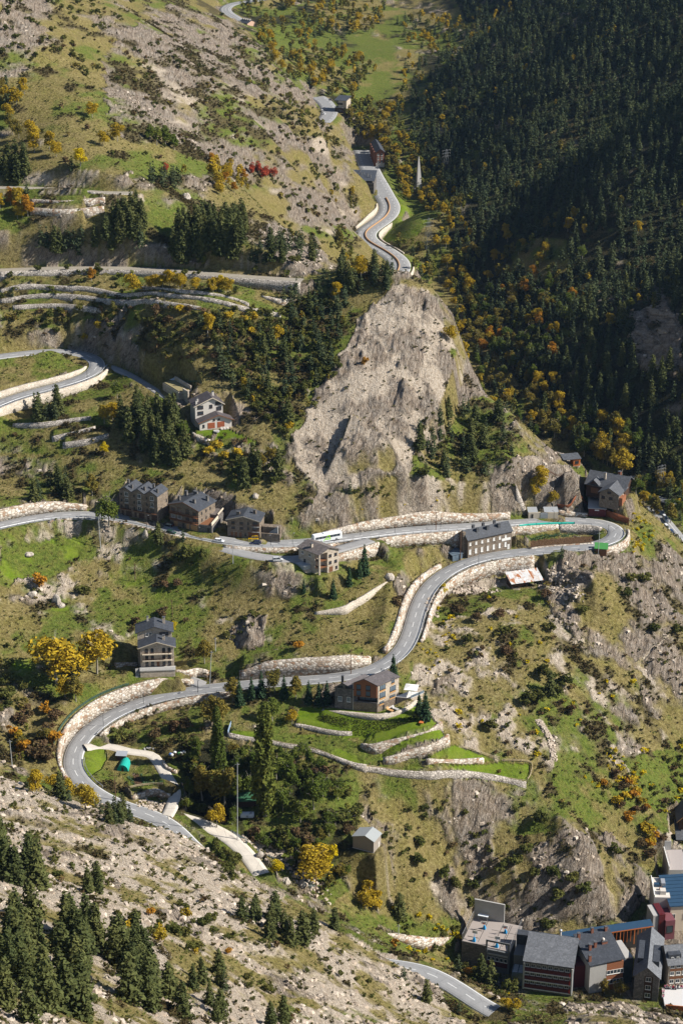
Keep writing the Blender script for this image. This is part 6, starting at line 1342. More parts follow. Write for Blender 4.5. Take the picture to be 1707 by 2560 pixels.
q = hit(*ZF(1345,812)); chair('garden_bench', 'bright orange garden seat at the far edge of the lawn by two firs', 'garden seat', q, -.3, ORANGEM, 2.)
for i, (a, b) in enumerate(((w+2, d*.6), (w+4.5, d*.7), (w+6, d*.55))):
    q = t.e.matrix_basis @ Vector(t.p(a, b, .1)); tag(chair('terrace_chair', '', '', q, i*1.7, DARKF, 1.3), ['dark chair nearest the wall on the lower terrace','dark chair in the middle of the lower terrace','dark chair at the railing of the lower terrace'][i], 'chair')
# clipped hedge below the curved wall
LM = leaf_material('hedge leaves', [(.032,.04,.012),(.045,.052,.015),(.06,.062,.02)])
L = ground_line(pts(ZF,(130,705),(300,760),(500,820),(765,850),(950,830),(1120,780),(1300,700)), 1.)
hd = []; g = np.random.default_rng(5)
for i in range(0, len(L)):
    p = L[i]; n = 46; f = math.sin(math.pi*min(1, max(.05, i/len(L)*1.05)))**.5
    a = g.uniform(-1, 1, n)*3.4*f; b = g.uniform(-.6, .6, n); N = N_(L)[i]; zt = hz(p[0]-N[0]*2, p[1]-N[1]*2)
    C = np.stack([p[0]+N[0]*(a-1.8)+b*N[1], p[1]+N[1]*(a-1.8)-b*N[0], np.zeros(n)], 1); C[:, 2] = hz(C[:, 0], C[:, 1])+g.uniform(.1, 1.15, n); hd.append(C)
C = np.concatenate(hd); V = cards(C, np.full(len(C), .3), g, .5)
tag(link('hedge', np_mesh('hedge', V, np.arange(len(V)).reshape(-1, 4), mats=[LM])), 'broad clipped green hedge bank below the curved house wall', 'hedge')
# --- hut
h = House('hut', 'hut', 'plain grey-brown hut with pale metal roof on the cliff edge', 'hut'); w, d = h.w, h.d
h.block('wall', 0, w, 0, d, -2.5, 4.6, plain('grey block', (.25,.215,.18), .95, .1, 1)); h.gable(0, w, 0, d, 4.6, 6.1, plain('pale metal roof', (.27,.285,.285), .6, .06, 1), MATS['grey block'], over=.35, ra=.6); h.door('right', d*.7, 1., 2., RENDER, .1); h.block('plinth', -.15, w+.15, -.15, -.003, -2.5, .1, CONC)
# --- inn
h = House('inn', 'mountain_inn', 'large slate-roofed inn with cross gables behind the right hairpin', 'house', GR_H); w, d = h.w, h.d
h.block('wall', 0, w, 3, d, -2, 4.4, WOODD); h.gable(0, w, 3, d+3, 4.4, 8.2, SLATEG, WOODD, 's', over=.8); h.chimney(w*.42, 6, 6, 9.3, .9, ST_PALE); h.chimney(w*.72, 10, 7.4, 9.4, 1.2, BRICK)
h.block('wing_wall', w*.48, w*.98, -3.5, 2.997, -3, 4.2, ST_BR); h.gable(w*.48, w*.98, -3.5, 7, 4.2, 6.6, SLATEG, ST_BR, over=.7); h.wins('front', (w*.58, w*.78), (1.2, ), w=1.6, h=1.3, fm=WOODD, t=-3.5); h.win('front', w*.73, 4.0, 1.6, 1., WOODD, t=-3.5); h.wins('right', (1.2,), (1.5,), w=1.2, h=1.3, fm=WHITEF)
h.gable(w*.1, w*.34, 1.6, 6, 5.0, 6.9, SLATEG, WOODD, over=.4); h.door('front', w*.22, 3.4, 2.4, WOOD, .2, 'garage_door', t=3); h.block('copper_balcony', w*.98+.02, w+1.2, -3, 2, -1, 2.6, COPPER)
h = House('inn_garage', 'deck_garage', 'dark red garage with long grey parking deck roof beside the right hairpin', 'garage'); w, d = h.w, h.d
h.block('wall', 0, w, 0, d, -1, 3.6, RED); h.block('deck', -.3, w+.3, -.3, d, 3.603, 3.85, CONC); h.door('front', w*.35, 3.4, 2.6, RED, .05, 'garage_door'); h.block('sign_board', w*.35, w*.6, -.12, -.02, 2.7, 3.2, WHITEF)
m = MB()
for i in range(14): h.block('', w*.72, w*.74, 1+i*.85, 1.12+i*.85, 3.86, 4.9, RAILM, mb=m)
h.block('', w*.72, w*.735, .9, d, 4.903, 4.98, RAILM, mb=m); m.build('railing', h.e)
h = House('lodge', 'lodge', 'small slate-roofed lodge with pale wall right of the inn', 'house', GR_H); w, d = h.w, h.d
h.block('wall', 0, w, 0, d, -2, 3., RENDER); h.gable(0, w, 0, d, 3., 5.4, SLATEG, RENDER, 's', over=.6); h.wins('front', (w*.3, w*.7), (1.,), w=1., h=1.1, fm=WOODD)
h = House('depot', 'roadside_depot', 'low pale block sheds with grey metal door by the upper hairpin leg', 'shed'); w, d = h.w, h.d
h.block('wall', 0, w*.4, 0, .4, -1, 2.8, CREAM); h.block('wall', w*.66, w, 0, .4, -1, 2.8, CREAM); h.door('front', w*.53, w*.25, 2.7, TIN, 0, 'gate'); h.shed(0, w*.3, .42, d, 2.8, 3.2, TIN, .2, .1); h.shed(w*.55, w, .42, d, 2.8, 3.2, TIN, .2, .1); h.block('side_wall', 0, .3, .41, d, -1, 2.79, CREAM); h.door('front', w*.13, .9, 2., DARKF)
h = House('bus_shelter', 'roadside_shelter', 'small brown roadside shelter with green roof at the hairpin exit', 'shelter'); w, d = h.w, h.d
h.block('wall', .2, w-.2, .2, .5, -1.4, 1.9, WOOD); h.block('wall', .2, .5, .503, d+1.5, -1, 1.9, WOOD); h.block('wall', w-.5, w-.2, .503, d+1.5, -1, 1.9, WOOD); h.shed(0, w, 0, d+1.6, 1.9, 2.6, plain('green roof', (.05,.20,.05), .8, .1), .3, .15)
h = House('kiosk', 'kiosk', 'small orange timber cabin with slate roof behind the crag end', 'cabin'); w, d = 3.2, 5
h.block('wall', 0, w, 0, d, -2, 3.2, ORANGEM); h.shed(-4.5, w, 0, d, 3.2, 3.9, SLATEG, .4, .2); h.win('front', w*.5, 1., 1.6, 1.2, DARKF)
# --- valley buildings
h = House('flats', 'apartment_block', 'long slate-roofed apartment block left of the valley road', 'apartments', 'valley buildings'); w, d = h.w, h.d
h.block('wall', 0, w*.68, 0, d, -4, 9.6, CREAM); h.block('wing_wall', w*.68+.01, w+.8, -1.5, d, -4, 8.6, ST_GREY); h.shed(0, w+.8, -1, d, 9.7, 13, SLATE, .5, .25)
for x in range(9):
    for z in (1, 3.8, 6.6): h.win('front', 1.+x*(w*.66-1)/8.5, z, .9, 1.3, WOODD) if x < 9 else None
for x in (.74,.82,.9,.98):
    for z in (.6, 3.3, 6.0): h.win('front', w*x, z, .9, 1.3, WHITEF if 0 else DARKF, t=-1.5)
for x, y in ((.2,.3),(.4,.5),(.5,.6),(.7,.4),(.3,.8),(.85,.25)): h.chimney(w*x, d*y, 10.5, 12.6+y*1.5, .7, CONC)
h = House('brick', 'apartment_block', 'red brick apartment block with ribbed slate roof right of the valley road', 'apartments', 'valley buildings'); w, d = h.w, h.d
h.block('wall', 0, w, 0, d, -2, 12.5, BRICK); h.block('base_wall', -.3, w+.3, -.3, 3, -2, 3.2, RENDER); h.gable(0, w, 0, d, 12.5, 14.8, SLATE, BRICK, over=.8)
for i in range(4): h.block('bay', -1.6, -.01, 2+i*9, 6+i*9, -2, 12., BRICK)
for x in (.25, .7):
    for z in (3.6, 6.4, 9.2): h.win('front', w*x, z, 1.5, 1.6, WHITEF)
for y in range(5):
    for z in (3.6, 6.4, 9.2): h.win('left', 3+y*6.6, z, 1.3, 1.4, WHITEF, off=.05)
h = House('villa', 'roadside_villa', 'flat-topped white and brown villa right of the upper valley road', 'house', 'valley buildings'); w, d = h.w, h.d
h.block('wall', 0, w, 0, d, -3, 4.5, WOODD); h.block('upper_wall', w*.28, w*.98, .3, d, 4.503, 10., RENDER); h.block('side_wall', w*.75, w+.4, .0, d*.9, -3, 10.2, ST_PALE); h.shed(0, w, 0, d, 10.2, 12., SLATE, .6, .25); h.wins('front', (w*.36, w*.5, w*.64), (1., 6.8), w=1.3, h=1.6, fm=DARKF); h.balcony('front', .5, w*.8, 4.6, 1.2, CONC, DARKF)
h = House('far_house', 'far_house', 'pink rendered house with dark roof at the top bend of the valley road', 'house', 'valley buildings'); w, d = h.w, h.d
PINK = plain('pink render', (.50,.33,.25), .9, .1); h.block('wall', 0, w, 0, d, -16, 8, PINK); h.gable(0, w, 0, d, 8, 10.5, SLATE, PINK, 's', over=.7)
for x in range(5): h.wins('front', (w*(.1+.2*x),), (-1, 2, 5), w=1.2, h=1.5, fm=WHITEF)
for i in range(4): h.chimney(w*(.12+.25*i), d*.4, 8.8, 11.6, 1., RENDER)
# --- town: school and neighbours
h = House('yard', 'school_playground', 'raised school playground deck with dark stone base and concrete back wall', 'playground', 'town buildings'); w, d = h.w, h.d; zt = 9.
h.block('wall', 0, w*.5, 0, d*.8, -3, zt-.3, ST_GREY); h.block('wall', w*.5+.003, w, -.6, d*.8, -3, zt-.3, CONCD); h.block('deck', 0, w, .3, d*.8, zt-.297, zt, plain('playground tiles', (.30,.26,.235), .9, .08, .4)); h.block('back_wall', -.2, w*.62, d*.8+.01, d*.8+.6, -3, zt+7.5, CONC); h.block('front_parapet', 0, w*.5, 0, .29, zt-.297, zt+.6, ST_GREY)
m = MB()
for (a, b, z0, z1) in ((w*.51, w*.545, zt-5, zt+3.2), (w*.965, w, zt-5, zt+3.2)): m_ = h.block('', a, b, -.9, -.603, z0, z1, CONCD, mb=m)
h.block('', w*.51, w, -.9, -.603, zt+3.203, zt+3.9, CONCD, mb=m); h.block('', w*.546, w*.964, -.85, -.603, zt-2.2, zt-1.6, CONC, mb=m); m.build('portal_frame', h.e)
h.block('red_panel', w*.55, w*.96, -.66, -.61, 2.2, 4.2, RED); h.wins('front', [w*(.58+.085*i) for i in range(5)], (4.5,), w=1.2, h=1.5, fm=WHITEF, t=-.6, bars=0)
m = MB()
for i in range(16): h.block('', -.02, .08, .5+i*1.05, .58+i*1.05, zt, zt+3.2, GALV, mb=m); 
h.block('', -.02, .06, .4, d*.8, zt+3.203, zt+3.3, GALV, mb=m)
for i in range(13): h.block('', w-.1, w-.02, .5+i*1.2, .58+i*1.2, zt, zt+3.2, GALV, mb=m)
h.block('', w-.08, w-.02, .4, d*.8, zt+3.203, zt+3.3, GALV, mb=m); m.build('mesh_fence', h.e)
m = MB()
for a, b, c, e in ((.05,.2,.28,.22),(.05,.42,.28,.44),(.45,.3,.95,.31),(.45,.52,.95,.53),(.62,.1,.63,.75),(.3,.1,.31,.75),(.8,.1,.81,.75)): h.block('', w*a, w*c, d*b, d*e, zt+.004, zt+.012, DARKF, mb=m)
m.build('court_lines', h.e)
BLUE = plain('blue padding', (.01,.20,.42), .6, .1)
def hoop(a, b, rz, lab):
    q = h.e.matrix_basis @ Vector(h.p(a, b, zt)); e = empty('basketball_hoop', q, h.e.rotation_euler.z+rz, lab, 'basketball hoop', 'playground hoops')
    m = MB(); m.hexa([(-.6,-.5,.01),(.6,-.5,.01),(.6,.9,.01),(-.6,.9,.01)], [(-.25,-.2,1.5),(.25,-.2,1.5),(.25,.3,1.5),(-.25,.3,1.5)], BLUE); m.build('base', e)
    m = MB(); m.tube((0,.1,1.5),(0,-.7,3.),.09,.07,BLUE); m.build('post', e); m = MB(); m.box((-.95,-.8,2.6),(.95,-.73,3.8), WHITEF); m.box((-.35,-.82,2.8),(.35,-.805,3.2), REDB); m.build('backboard', e)
    m = MB()
    for k in range(10): m.tube((.25*math.cos(k*.628),-1.05+.25*math.sin(k*.628),2.8),(.25*math.cos((k+1)*.628),-1.05+.25*math.sin((k+1)*.628),2.8),.03,.03,ORANGEM,4)
    m.build('rim', e)
hoop(w*.3, d*.5, 0, 'blue basketball hoop at the back left of the school deck'); hoop(w*.74, d*.5, 0, 'blue basketball hoop at the back right of the school deck'); hoop(w*.22, 2.4, math.pi, 'blue basketball hoop at the front left edge of the school deck'); hoop(w*.7, 1.6, math.pi, 'blue basketball hoop behind the school portal frame')
q = h.e.matrix_basis @ Vector(h.p(w*.2, d*.74, zt)); e = empty('shelter_roof', q, h.e.rotation_euler.z, 'small white canopy against the playground back wall', 'canopy'); m = MB(); m.box((-1.9,-.7,2.1),(1.9,.7,2.3), plain('white panel', (.66,.7,.74), .5, .05)); m.build('panel', e)
for x in (-1.7, 1.6):
    m = MB(); m.box((x,-.5,0),(x+.1,-.4,2.097), GALV); m.build('post', e)
h = House('school', 'school', 'school block with grey slate roof and three deep red balcony bands', 'school', 'town buildings'); w, d = h.w, h.d
h.block('wall', 0, w, .5, d, -4, 11.6, CONCD); h.shed(0, w, 0, d, 11.8, 14.6, SLATEL, .3, .35); h.block('base_wall', 0, w, .0, .497, -4, .6, ST_GREY); h.block('side_fin', 0, .5, -.5, .497, .603, 11.5, CONC); h.block('side_fin', w-.5, w, -.5, .497, .603, 11.5, CONC)
for i in range(3):
    z = 1.2+i*3.45; h.block('shaded_red_band', .55, w-1.1, -.25, .45, z, z+1.35, RED); h.block('sunlit_red_end', w-1.09, w-.55, -.4, .45, z, z+1.5, REDB); h.block('white_ledge', .55, w-.52, -.45, .44, z-.3, z-.005, WHITEF)  # one red: shade painted into the band, sunlight into its end
    for k in range(8): h.win('front', 1.3+k*(w-2.8)/7.2, z+1.45, 1.5, 1.35, WHITEF, GLASS, t=.5)
h.block('glass_stair', -4.2, -.02, 2, 7, -4, 5.2, GLASSB); m = MB()
for i in range(5):
    for k in range(2): h.block('', -3.8+k*1.9, -2.3+k*1.9, 2.2, 3.2, .003+i*.9+5.2, .02+i*.9+5.2, GLASSB, mb=m) if 0 else None
h.block('link_roof', -4.6, w+1, d+.02, d+3.2, -2, 13.2, SLATE); h.block('link_wall', -4.5, -.02, 7.02, d, -4, 9., CONCD)
for i in range(5):
    for k in range(2): h.block('roof_light', -3.9+k*1.9, -2.4+k*1.9, 2.3+i*.92, 3.0+i*.92, 5.21, 5.32, plain('pale skylight', (.33,.37,.42), .3, .1))
m = MB(); x, y, _ = h.p(w*.62, d+2.2, 0); m.tube((x,y,13.2),(x,y,15.2),.35,.35,RENDER,8); m.ball((x,y,15.7),.6,GALV); m.build('roof_vent', h.e)
h = House('chimneys', 'school_wing', 'leaning dark roofed school wing with seven chimneys and brown banded end', 'school', 'town buildings'); w, d = h.w, h.d
h.block('wall', 0, w*.5, 0, d, -4, 11.2, CONC); h.block('wall', w*.5+.003, w, 0, d, -4, 11.4, COPPER); h.shed(0, w, 0, d, 11.5, 14.2, SLATE, .4, .35, 12.2, 15.)
for z in (2.6, 6.6): h.wins('front', [w*(.56+.1*i) for i in range(5)], (z,), w=1.3, h=1.7, fm=WHITEF, bars=0)
for a, b in ((.2,.45),(.38,.5),(.04,.12),(.05,.85),(.5,.95),(.9,.92)): h.chimney(w*a, d*b, 11.5+b*2.4, 14.3+b*2.4, .9, BRICK, d=1.)
h.chimney(w*.68, d*.55, 12.6, 14.6, 2., BRICK, d=1.1); m = MB(); x, y, _ = h.p(w*.64, d*.55, 0); m.ball((x,y,15.6),.6,RENDER); m.build('roof_vent', h.roofs)
h.block('red_link', -5.4, -.02, 4, 10, -4, 9, RED); h.block('side_block', w+.02, w+4.6, 2.5, 13, -4, 10.4, CONC); m = MB()
h.block('side_glass', w+.02, w+4.6, 2.2, 2.49, -4, 9.9, GLASS)
h = House('ell', 'town_house', 'slate house with steep front gable and grey stone legs facing the white court', 'house', 'town buildings'); w, d = h.w, h.d
h.block('wall', 0, w*.4, 0, d, -4, 10., ST_GREY); h.block('wall', w*.4+.003, w*.75, .5, d, -4, 10., WOODD); h.block('wall', w*.75+.003, w, 0, d, -4, 10., ST_GREY); h.gable(0, w, 0, d, 10., 13.8, SLATEL, ST_GREY, over=.6)
for z in (1., 4.2, 7.6): h.win('front', w*.57, z, 1.9, 1.7, WHITEF, t=.5)
h.block('dormer', w*.06, w*.3, 6, 17, 10.5, 13., SLATE); h.block('dormer', w*.68, w*.95, 5, 15, 10.5, 13., SLATE)
h = House('ellwing', 'town_house', 'slate-roofed wing with brown bands and white window rows along the white court', 'house', 'town buildings'); w, d = h.w, h.d
h.block('wall', 0, w, 0, d, -4, 9.6, ST_PALE); h.gable(0, w, 0, d, 9.6, 13.4, SLATEL, ST_PALE, 's', over=.6)
for z in (1.6, 4.9, 8.0):
    h.block('brown_band', .5, w, -.12, -.005, z+1.7, z+2.7, WOOD) if z < 7 else None
    for k in range(6): h.win('front', 1.3+k*2.2, z, 1.5, 1.5, WHITEF)
h.block('dormer', w*.02, w*.6, 1.5, 4.5, 10.4, 12.4, SLATE); h.wins('front', (w*.2, w*.45), (10.5,), w=1., h=.9, fm=WHITEF, t=1.45)
h = House('cube', 'red_cube', 'dark red and pink rendered cube with one square window beside the copper walkway', 'building', 'town buildings'); w, d = h.w, h.d
h.block('wall', 0, w*.26, 0, d, -4, 10, CONC); h.block('wall', w*.262, w*.55, -.4, d, -4, 10.4, RED); h.block('wall', w*.552, w, -1.2, d, -4, 8., plain('pink red render', (.16,.055,.065), .8, .08)); h.win('front', w*.76, 3, 2.4, 2.8, DARKF, t=-1.2, bars=0)
h = House('block', 'stepped_block', 'pale stepped block with roof machinery left of the blue metal roof', 'building', 'town buildings'); w, d = h.w, h.d
h.block('wall', 0, w, 0, d, -4, 10, RENDER); h.block('parapet', 0, .3, 0, d, 10.003, 10.9, WHITEF); h.block('roof_plant', w*.4, w*.75, d*.12, d*.3, 10.003, 11.6, RENDER); h.block('roof_plant', w*.1, w*.5, d*.5, d*.6, 10.003, 11.2, BLUEROOF); h.block('roof_plant', w*.55, w*.8, d*.5, d*.75, 10.003, 11.8, GALV); h.block('roof_plant', w*.4, w*.55, d*.35, d*.42, 10.003, 10.9, WOOD)
h = House('bluehall', 'blue_roofed_hall', 'hall with ribbed blue metal roof at the edge of town', 'hall', 'town buildings'); w, d = h.w, h.d
h.block('wall', 0, w, 0, d, -4, 10.6, CREAM); h.shed(0, w, 0, d, 10.7, 13.2, BLUEROOF, .5, .2); m = MB()
for i in range(9): y = -.4+i*d/8.4; zz = 10.95+(y+.5)*2.5/(d+1); h.block('', -.4, w, y, y+.12, zz, zz+.12, BLUEROOF, mb=m)
m.build('roof_ribs', h.roofs); h.wins('front', (1.2, 5.6, 9.5), (5.2,), w=1.4, h=2.2, fm=WHITEF)
h = House('yardhall', 'sports_deck', 'grey rooftop sports deck with glass fence above the blue hall', 'sports deck', 'town buildings'); w, d = h.w, h.d
h.block('wall', 0, w, 0, d, -6, 8, RENDER); h.block('deck', .3, w, 0, d, 8.003, 8.1, plain('rubber deck', (.34,.30,.28), .9, .06)); h.block('parapet', 0, .29, 0, d, 8.003, 9.6, WHITEF); h.block('back_wall', .3, w*.4, d-.3, d, 8.11, 12, CONC)
m = MB()
for i in range(8): h.block('', .35, .43, .5+i*1.7, .58+i*1.7, 8.11, 11.4, GALV, mb=m)
h.block('', .35, .41, .4, d, 11.403, 11.5, GALV, mb=m); m.build('mesh_fence', h.e)
h = House('brown', 'brown_house', 'dark brown house with grey eaves at the edge of town under the orange thicket', 'house', 'town buildings'); w, d = h.w, h.d
h.block('wall', 0, w, 0, d, -8, 4, WOODD); h.shed(0, w, 0, d, 4, 6, SLATEG, .8, .3); h.block('upper_wall', w*.1, w, d*.5, d, 4.01, 10, WOODD); h.gable(w*.1, w, d*.5, d+5, 10, 12.5, SLATEG, WOODD, 't', over=1., fascia=WOODL); h.wins('front', (w*.4,), (0., ), w=1.5, h=1.6, fm=DARKF)
# copper walkway between school and cube
a = Pz(*ZH(10,470), 9.6); b = Pz(*ZH(1165,300), 11.); e = empty('covered_walkway', tuple(a), math.atan2(b[1]-a[1], b[0]-a[0]), 'long covered walkway with blue roof and rust-orange frame columns', 'walkway')
Lw = np.hypot(*(b-a)[:2]); rise = b[2]-a[2]; m = MB(); m.hexa([(0,-1.8,.0),(Lw,-1.8,rise),(Lw,1.8,rise+.5),(0,1.8,.5)], [(0,-1.8,.2),(Lw,-1.8,rise+.2),(Lw,1.8,rise+.7),(0,1.8,.7)], BLUEROOF); m.build('roof', e)
m = MB(); m.hexa([(0,-1.9,-.3),(Lw,-1.9,rise-.3),(Lw,-1.803,rise-.3),(0,-1.803,-.3)], [(0,-1.9,.1),(Lw,-1.9,rise+.1),(Lw,-1.803,rise+.1),(0,-1.803,.1)], ORANGEM); m.build('beam', e)
for i in range(26):
    x = .2+i*(Lw-.6)/25; z = rise*x/Lw; m = MB(); m.box((x,-1.8,z-5.2 if i % 4 else z-6.5),(x+(.32 if i % 4 == 0 else .16),-1.55,z-.303), ORANGEM); m.build('column', e)
m = MB(); m.hexa([(0,1.2,-9),(Lw,1.2,-9),(Lw,1.7,-9),(0,1.7,-9)], [(0,1.2,.28),(Lw,1.2,rise+.28),(Lw,1.7,rise+.28),(0,1.7,.28)], DARKF); m.build('back_wall', e)
# white court with people
cz0 = 2.2; Q = [Pz(*p, cz0) for p in pts(ZH,(1290,1118),(1640,1095),(1660,1400),(1335,1370))]
m = MB(); m.hexa([(p[0],p[1],cz0-3) for p in Q][::-1][::-1], [(p[0],p[1],cz0) for p in Q], plain('white court paving', (.50,.49,.48), .8, .05)); o = m.build('court'); tag(o, kind='structure')
if (Q[1]-Q[0])[0]*(Q[2]-Q[1])[1]-(Q[1]-Q[0])[1]*(Q[2]-Q[1])[0] < 0: o.data.flip_normals()
m = MB(); p, q = Q[3], Q[2]; m.hexa([(p[0],p[1]-.3,cz0-2),(q[0],q[1]-.3,cz0-2),(q[0],q[1]-.05,cz0-2),(p[0],p[1]-.05,cz0-2)], [(p[0],p[1]-.3,cz0+1.2),(q[0],q[1]-.3,cz0+1.2),(q[0],q[1]-.05,cz0+1.2),(p[0],p[1]-.05,cz0+1.2)], ORANGEM); tag(m.build('court_fence'), 'rust-red fence along the near edge of the white court', 'fence')
# ------------------------------------------------------------------ vehicles
TYRE = plain('tyre rubber', (.012,.012,.012), .9, .2); LAMP = plain('lamp glass', (.5,.5,.48), .2, .05); REDL = plain('tail lamp', (.3,.01,.01), .3, .05); CHROME = plain('bumper grey', (.2,.2,.21), .4, .1)
def paintm(nm, c): 
    m = plain(nm, c, .28, .04, .5, .5); return m
def wheel(parent, x, y, r=.32, w=.2):
    m = MB(); s = 1 if y > 0 else -1; m.tube((x, y-w/2, r), (x, y+w/2, r), r, r, TYRE, 14); o = m.build('wheel', parent)
    m = MB(); m.tube((x, y+s*(w/2+.002), r), (x, y+s*(w/2+.02), r), r*.6, r*.5, GALV, 10); m.build('rim', o)
def car(nm, label, cat, p, ang, col, L=4.3, W=1.75, Hb=.78, Hc=1.45, cab=(.26,.34,.78,.9), group=None):
    e = empty(nm, (p[0], p[1], p[2]), ang, label, cat, group); b = MB(); x0, x1 = -L/2, L/2
    # lower body with sloping bonnet and rounded ends (front at +x)
    prof = [(x0+.05,.3),(x0,.55),(x0+.08,Hb*1.02),(x0+L*.12,Hb*1.06),(x1-L*.26,Hb*1.03),(x1-.12,Hb*.82),(x1,.55),(x1-.06,.3)]
    for s0, s1, k in ((-W/2, -W/2+.12, .94), ):
        pass
    ys = [(-W/2, .93), (-W/2+.1, 1.), (W/2-.1, 1.), (W/2, .93)]; n = len(prof); i0 = len(b.v)
    for y, k in ys: b.v += [(px*k, y, .3+(pz-.3)*(k if k < 1 else 1)) for px, pz in prof]
    mi = b.m(col)
    for r in range(3):
        for q in range(n): b.f.append((i0+r*n+q, i0+(r+1)*n+q, i0+(r+1)*n+(q+1) % n, i0+r*n+(q+1) % n)); b.mi.append(mi)
    b.f.append(tuple(i0+q for q in range(n))); b.f.append(tuple(i0+3*n+q for q in range(n-1, -1, -1))); b.mi += [mi, mi]
    b.build('body', e)
    a0, a1, c0, c1 = cab[0], cab[1], cab[2], cab[3]
    B = [(x0+L*(1-c1)*.55, -W/2+.1, Hb), (x0+L*c0, -W/2+.1, Hb), (x0+L*c0, W/2-.1, Hb), (x0+L*(1-c1)*.55, W/2-.1, Hb)]; T = [(x0+L*a0*.55, -W/2+.26, Hc-.06), (x0+L*.6, -W/2+.26, Hc-.06), (x0+L*.6, W/2-.26, Hc-.06), (x0+L*a0*.55, W/2-.26, Hc-.06)]
    c = MB(); c.hexa(B, T, GLASS); c.build('windows', e)
    r = MB(); r.box((T[0][0]+.02, -W/2+.25, Hc-.057), (T[1][0]-.02, W/2-.25, Hc), col)
    for f in (0., .45, 1.):
        for s in (-1, 1):
            xb = B[0][0]+(B[1][0]-B[0][0])*f; xt = T[0][0]+(T[1][0]-T[0][0])*f; r.tube((xb, s*(W/2-.09), Hb), (xt, s*(W/2-.245), Hc-.03), .05, .045, col, 5)
    r.build('roof', e)
    for x in (x0+L*.19, x1-L*.19):
        for y in (-W/2+.08, W/2-.08): wheel(e, x, y)
    for s in (-1, 1):
        m = MB(); m.box((x1-.16, s*W*.34-.18, .56), (x1-.02, s*W*.34+.18, .7), LAMP); m.build('headlight', e)
        m = MB(); m.box((x0-.015, s*W*.36-.14, .6), (x0+.06, s*W*.36+.14, .8), REDL); m.build('tail_light', e)
    m = MB(); m.box((x1-.1, -W*.42, .3), (x1+.04, W*.42, .48), CHROME); m.build('bumper', e); return e
def on_road(nm, uv, off=None, flip=False):
    C3, idx, hw = RD[nm]; P = np.array([project(*c) for c in C3]); i = int(np.argmin((P[:, 0]-uv[0])**2+(P[:, 1]-uv[1])**2)); i = min(max(i, 1), len(C3)-2)
    t = C3[i+1]-C3[i-1]; a = math.atan2(t[1], t[0]); c = C3[i]; z = c[2]+.13
    q = Pz(*uv, z); return (q[0], q[1], z-abs(0)), a+(math.pi if flip else 0)
CG = 'cars on the mountain road'
for uv, lab, colr, fl, kw in ((ZA(125,398), 'dark parked car below the three-gabled terrace', paintm('charcoal paint', (.02,.022,.025)), False, dict(Hc=1.6)), (ZA(528,503), 'black parked car at the wooden-gabled house', paintm('black paint', (.012,.013,.016)), False, dict(L=4.6)), (ZA(555,575), 'dark green car driving past the wooden-gabled house', paintm('bottle green paint', (.012,.045,.03)), True, dict(L=4.5)),
        (ZA(1000,653), 'white hatchback driving below the gap between the houses', paintm('white paint', (.68,.69,.7)), True, {}), (ZA(1342,672), 'navy blue car driving past the yellow van', paintm('navy paint', (.012,.02,.06)), False, dict(L=4.5))):
    p, a = on_road('main_road', uv, flip=fl); car('car', lab, 'car', p, a, colr, group=CG, **kw)
p, a = on_road('main_road', ZA(1318,632)); car('van', 'bright yellow van parked at the house with three wooden doors', 'van', (p[0], p[1], p[2]), a, paintm('yellow paint', (.72,.42,.01)), L=4.2, Hb=.95, Hc=1.85, cab=(.05,.3,.74,.98), group=CG)
p, a = on_road('driveway', ZB(55,382)); car('car', 'silver off-roader parked on the driveway beside the stone tower house', 'car', p, a+.25, paintm('silver paint', (.45,.46,.47)), Hb=.9, Hc=1.75, cab=(.1,.3,.76,.95), group=CG)
TG = 'vehicles on the town road'
for uv, lab, c, nm, kw in ((ZR(1400,818), 'white van on the town road behind the cliff', (.66,.67,.68), 'van', dict(L=5.2, Hb=1., Hc=2.1, cab=(.05,.3,.76,.98))), (ZR(1450,858), 'blue car behind the white van on the town road', (.02,.06,.16), 'car', {}), (ZR(1386,735), 'white truck at the tree line on the town road', (.62,.63,.64), 'van', dict(L=6, Hb=1.1, Hc=2.5, cab=(.02,.2,.7,.98))), (ZR(1545,995), 'white car at the edge of town', (.68,.68,.68), 'car', {}), (ZR(1556,1040), 'dark blue car at the edge of town', (.02,.03,.08), 'car', {})):
    p, a = on_road('town_road', uv); car(nm, lab, nm, p, a, paintm(lab[:14], c), group=TG, **kw)
for uv, lab, c in ((ZV(150,325), 'white car nearest on the upper valley bend', (.68,.68,.68)), (ZV(172,262), 'white car in the shadow on the upper valley bend', (.6,.62,.66)), (ZV(122,285), 'white car at the inner kerb of the upper valley bend', (.66,.66,.64)), (ZV(225,150), 'dark car parked beside the roadside villa', (.03,.03,.04))):
    p, a = on_road('valley_road_bend', uv); car('car', lab, 'car', p, a, paintm(lab[:16], c), group='cars in the valley')
# coach
p, a = on_road('main_road', ZB(512,192), flip=True); e = empty('coach', p, a, 'white coach with bright green markings driving along the upper road', 'coach'); WH = paintm('coach white', (.66,.68,.69)); LIME = paintm('lime marking', (.28,.60,.02))
L, Wd, Hh = 12.8, 2.5, 3.5; m = MB()
def rr(x, k=1.): return [(x, -Wd/2*k, .35), (x, Wd/2*k, .35), (x, Wd/2*k, 2.9*1), (x, Wd/2*k*.9, Hh*k), (x, -Wd/2*k*.9, Hh*k), (x, -Wd/2*k, 2.9)]
S_ = [rr(-L/2+.02, .94), rr(-L/2+.25), rr(L/2-.5), rr(L/2-.02, .93)]; i0 = 0; mi = m.m(WH)
for r_ in S_: m.v += r_
for r_ in range(3):
    for q in range(6): m.f.append((r_*6+q, r_*6+(q+1) % 6, (r_+1)*6+(q+1) % 6, (r_+1)*6+q)); m.mi.append(mi)
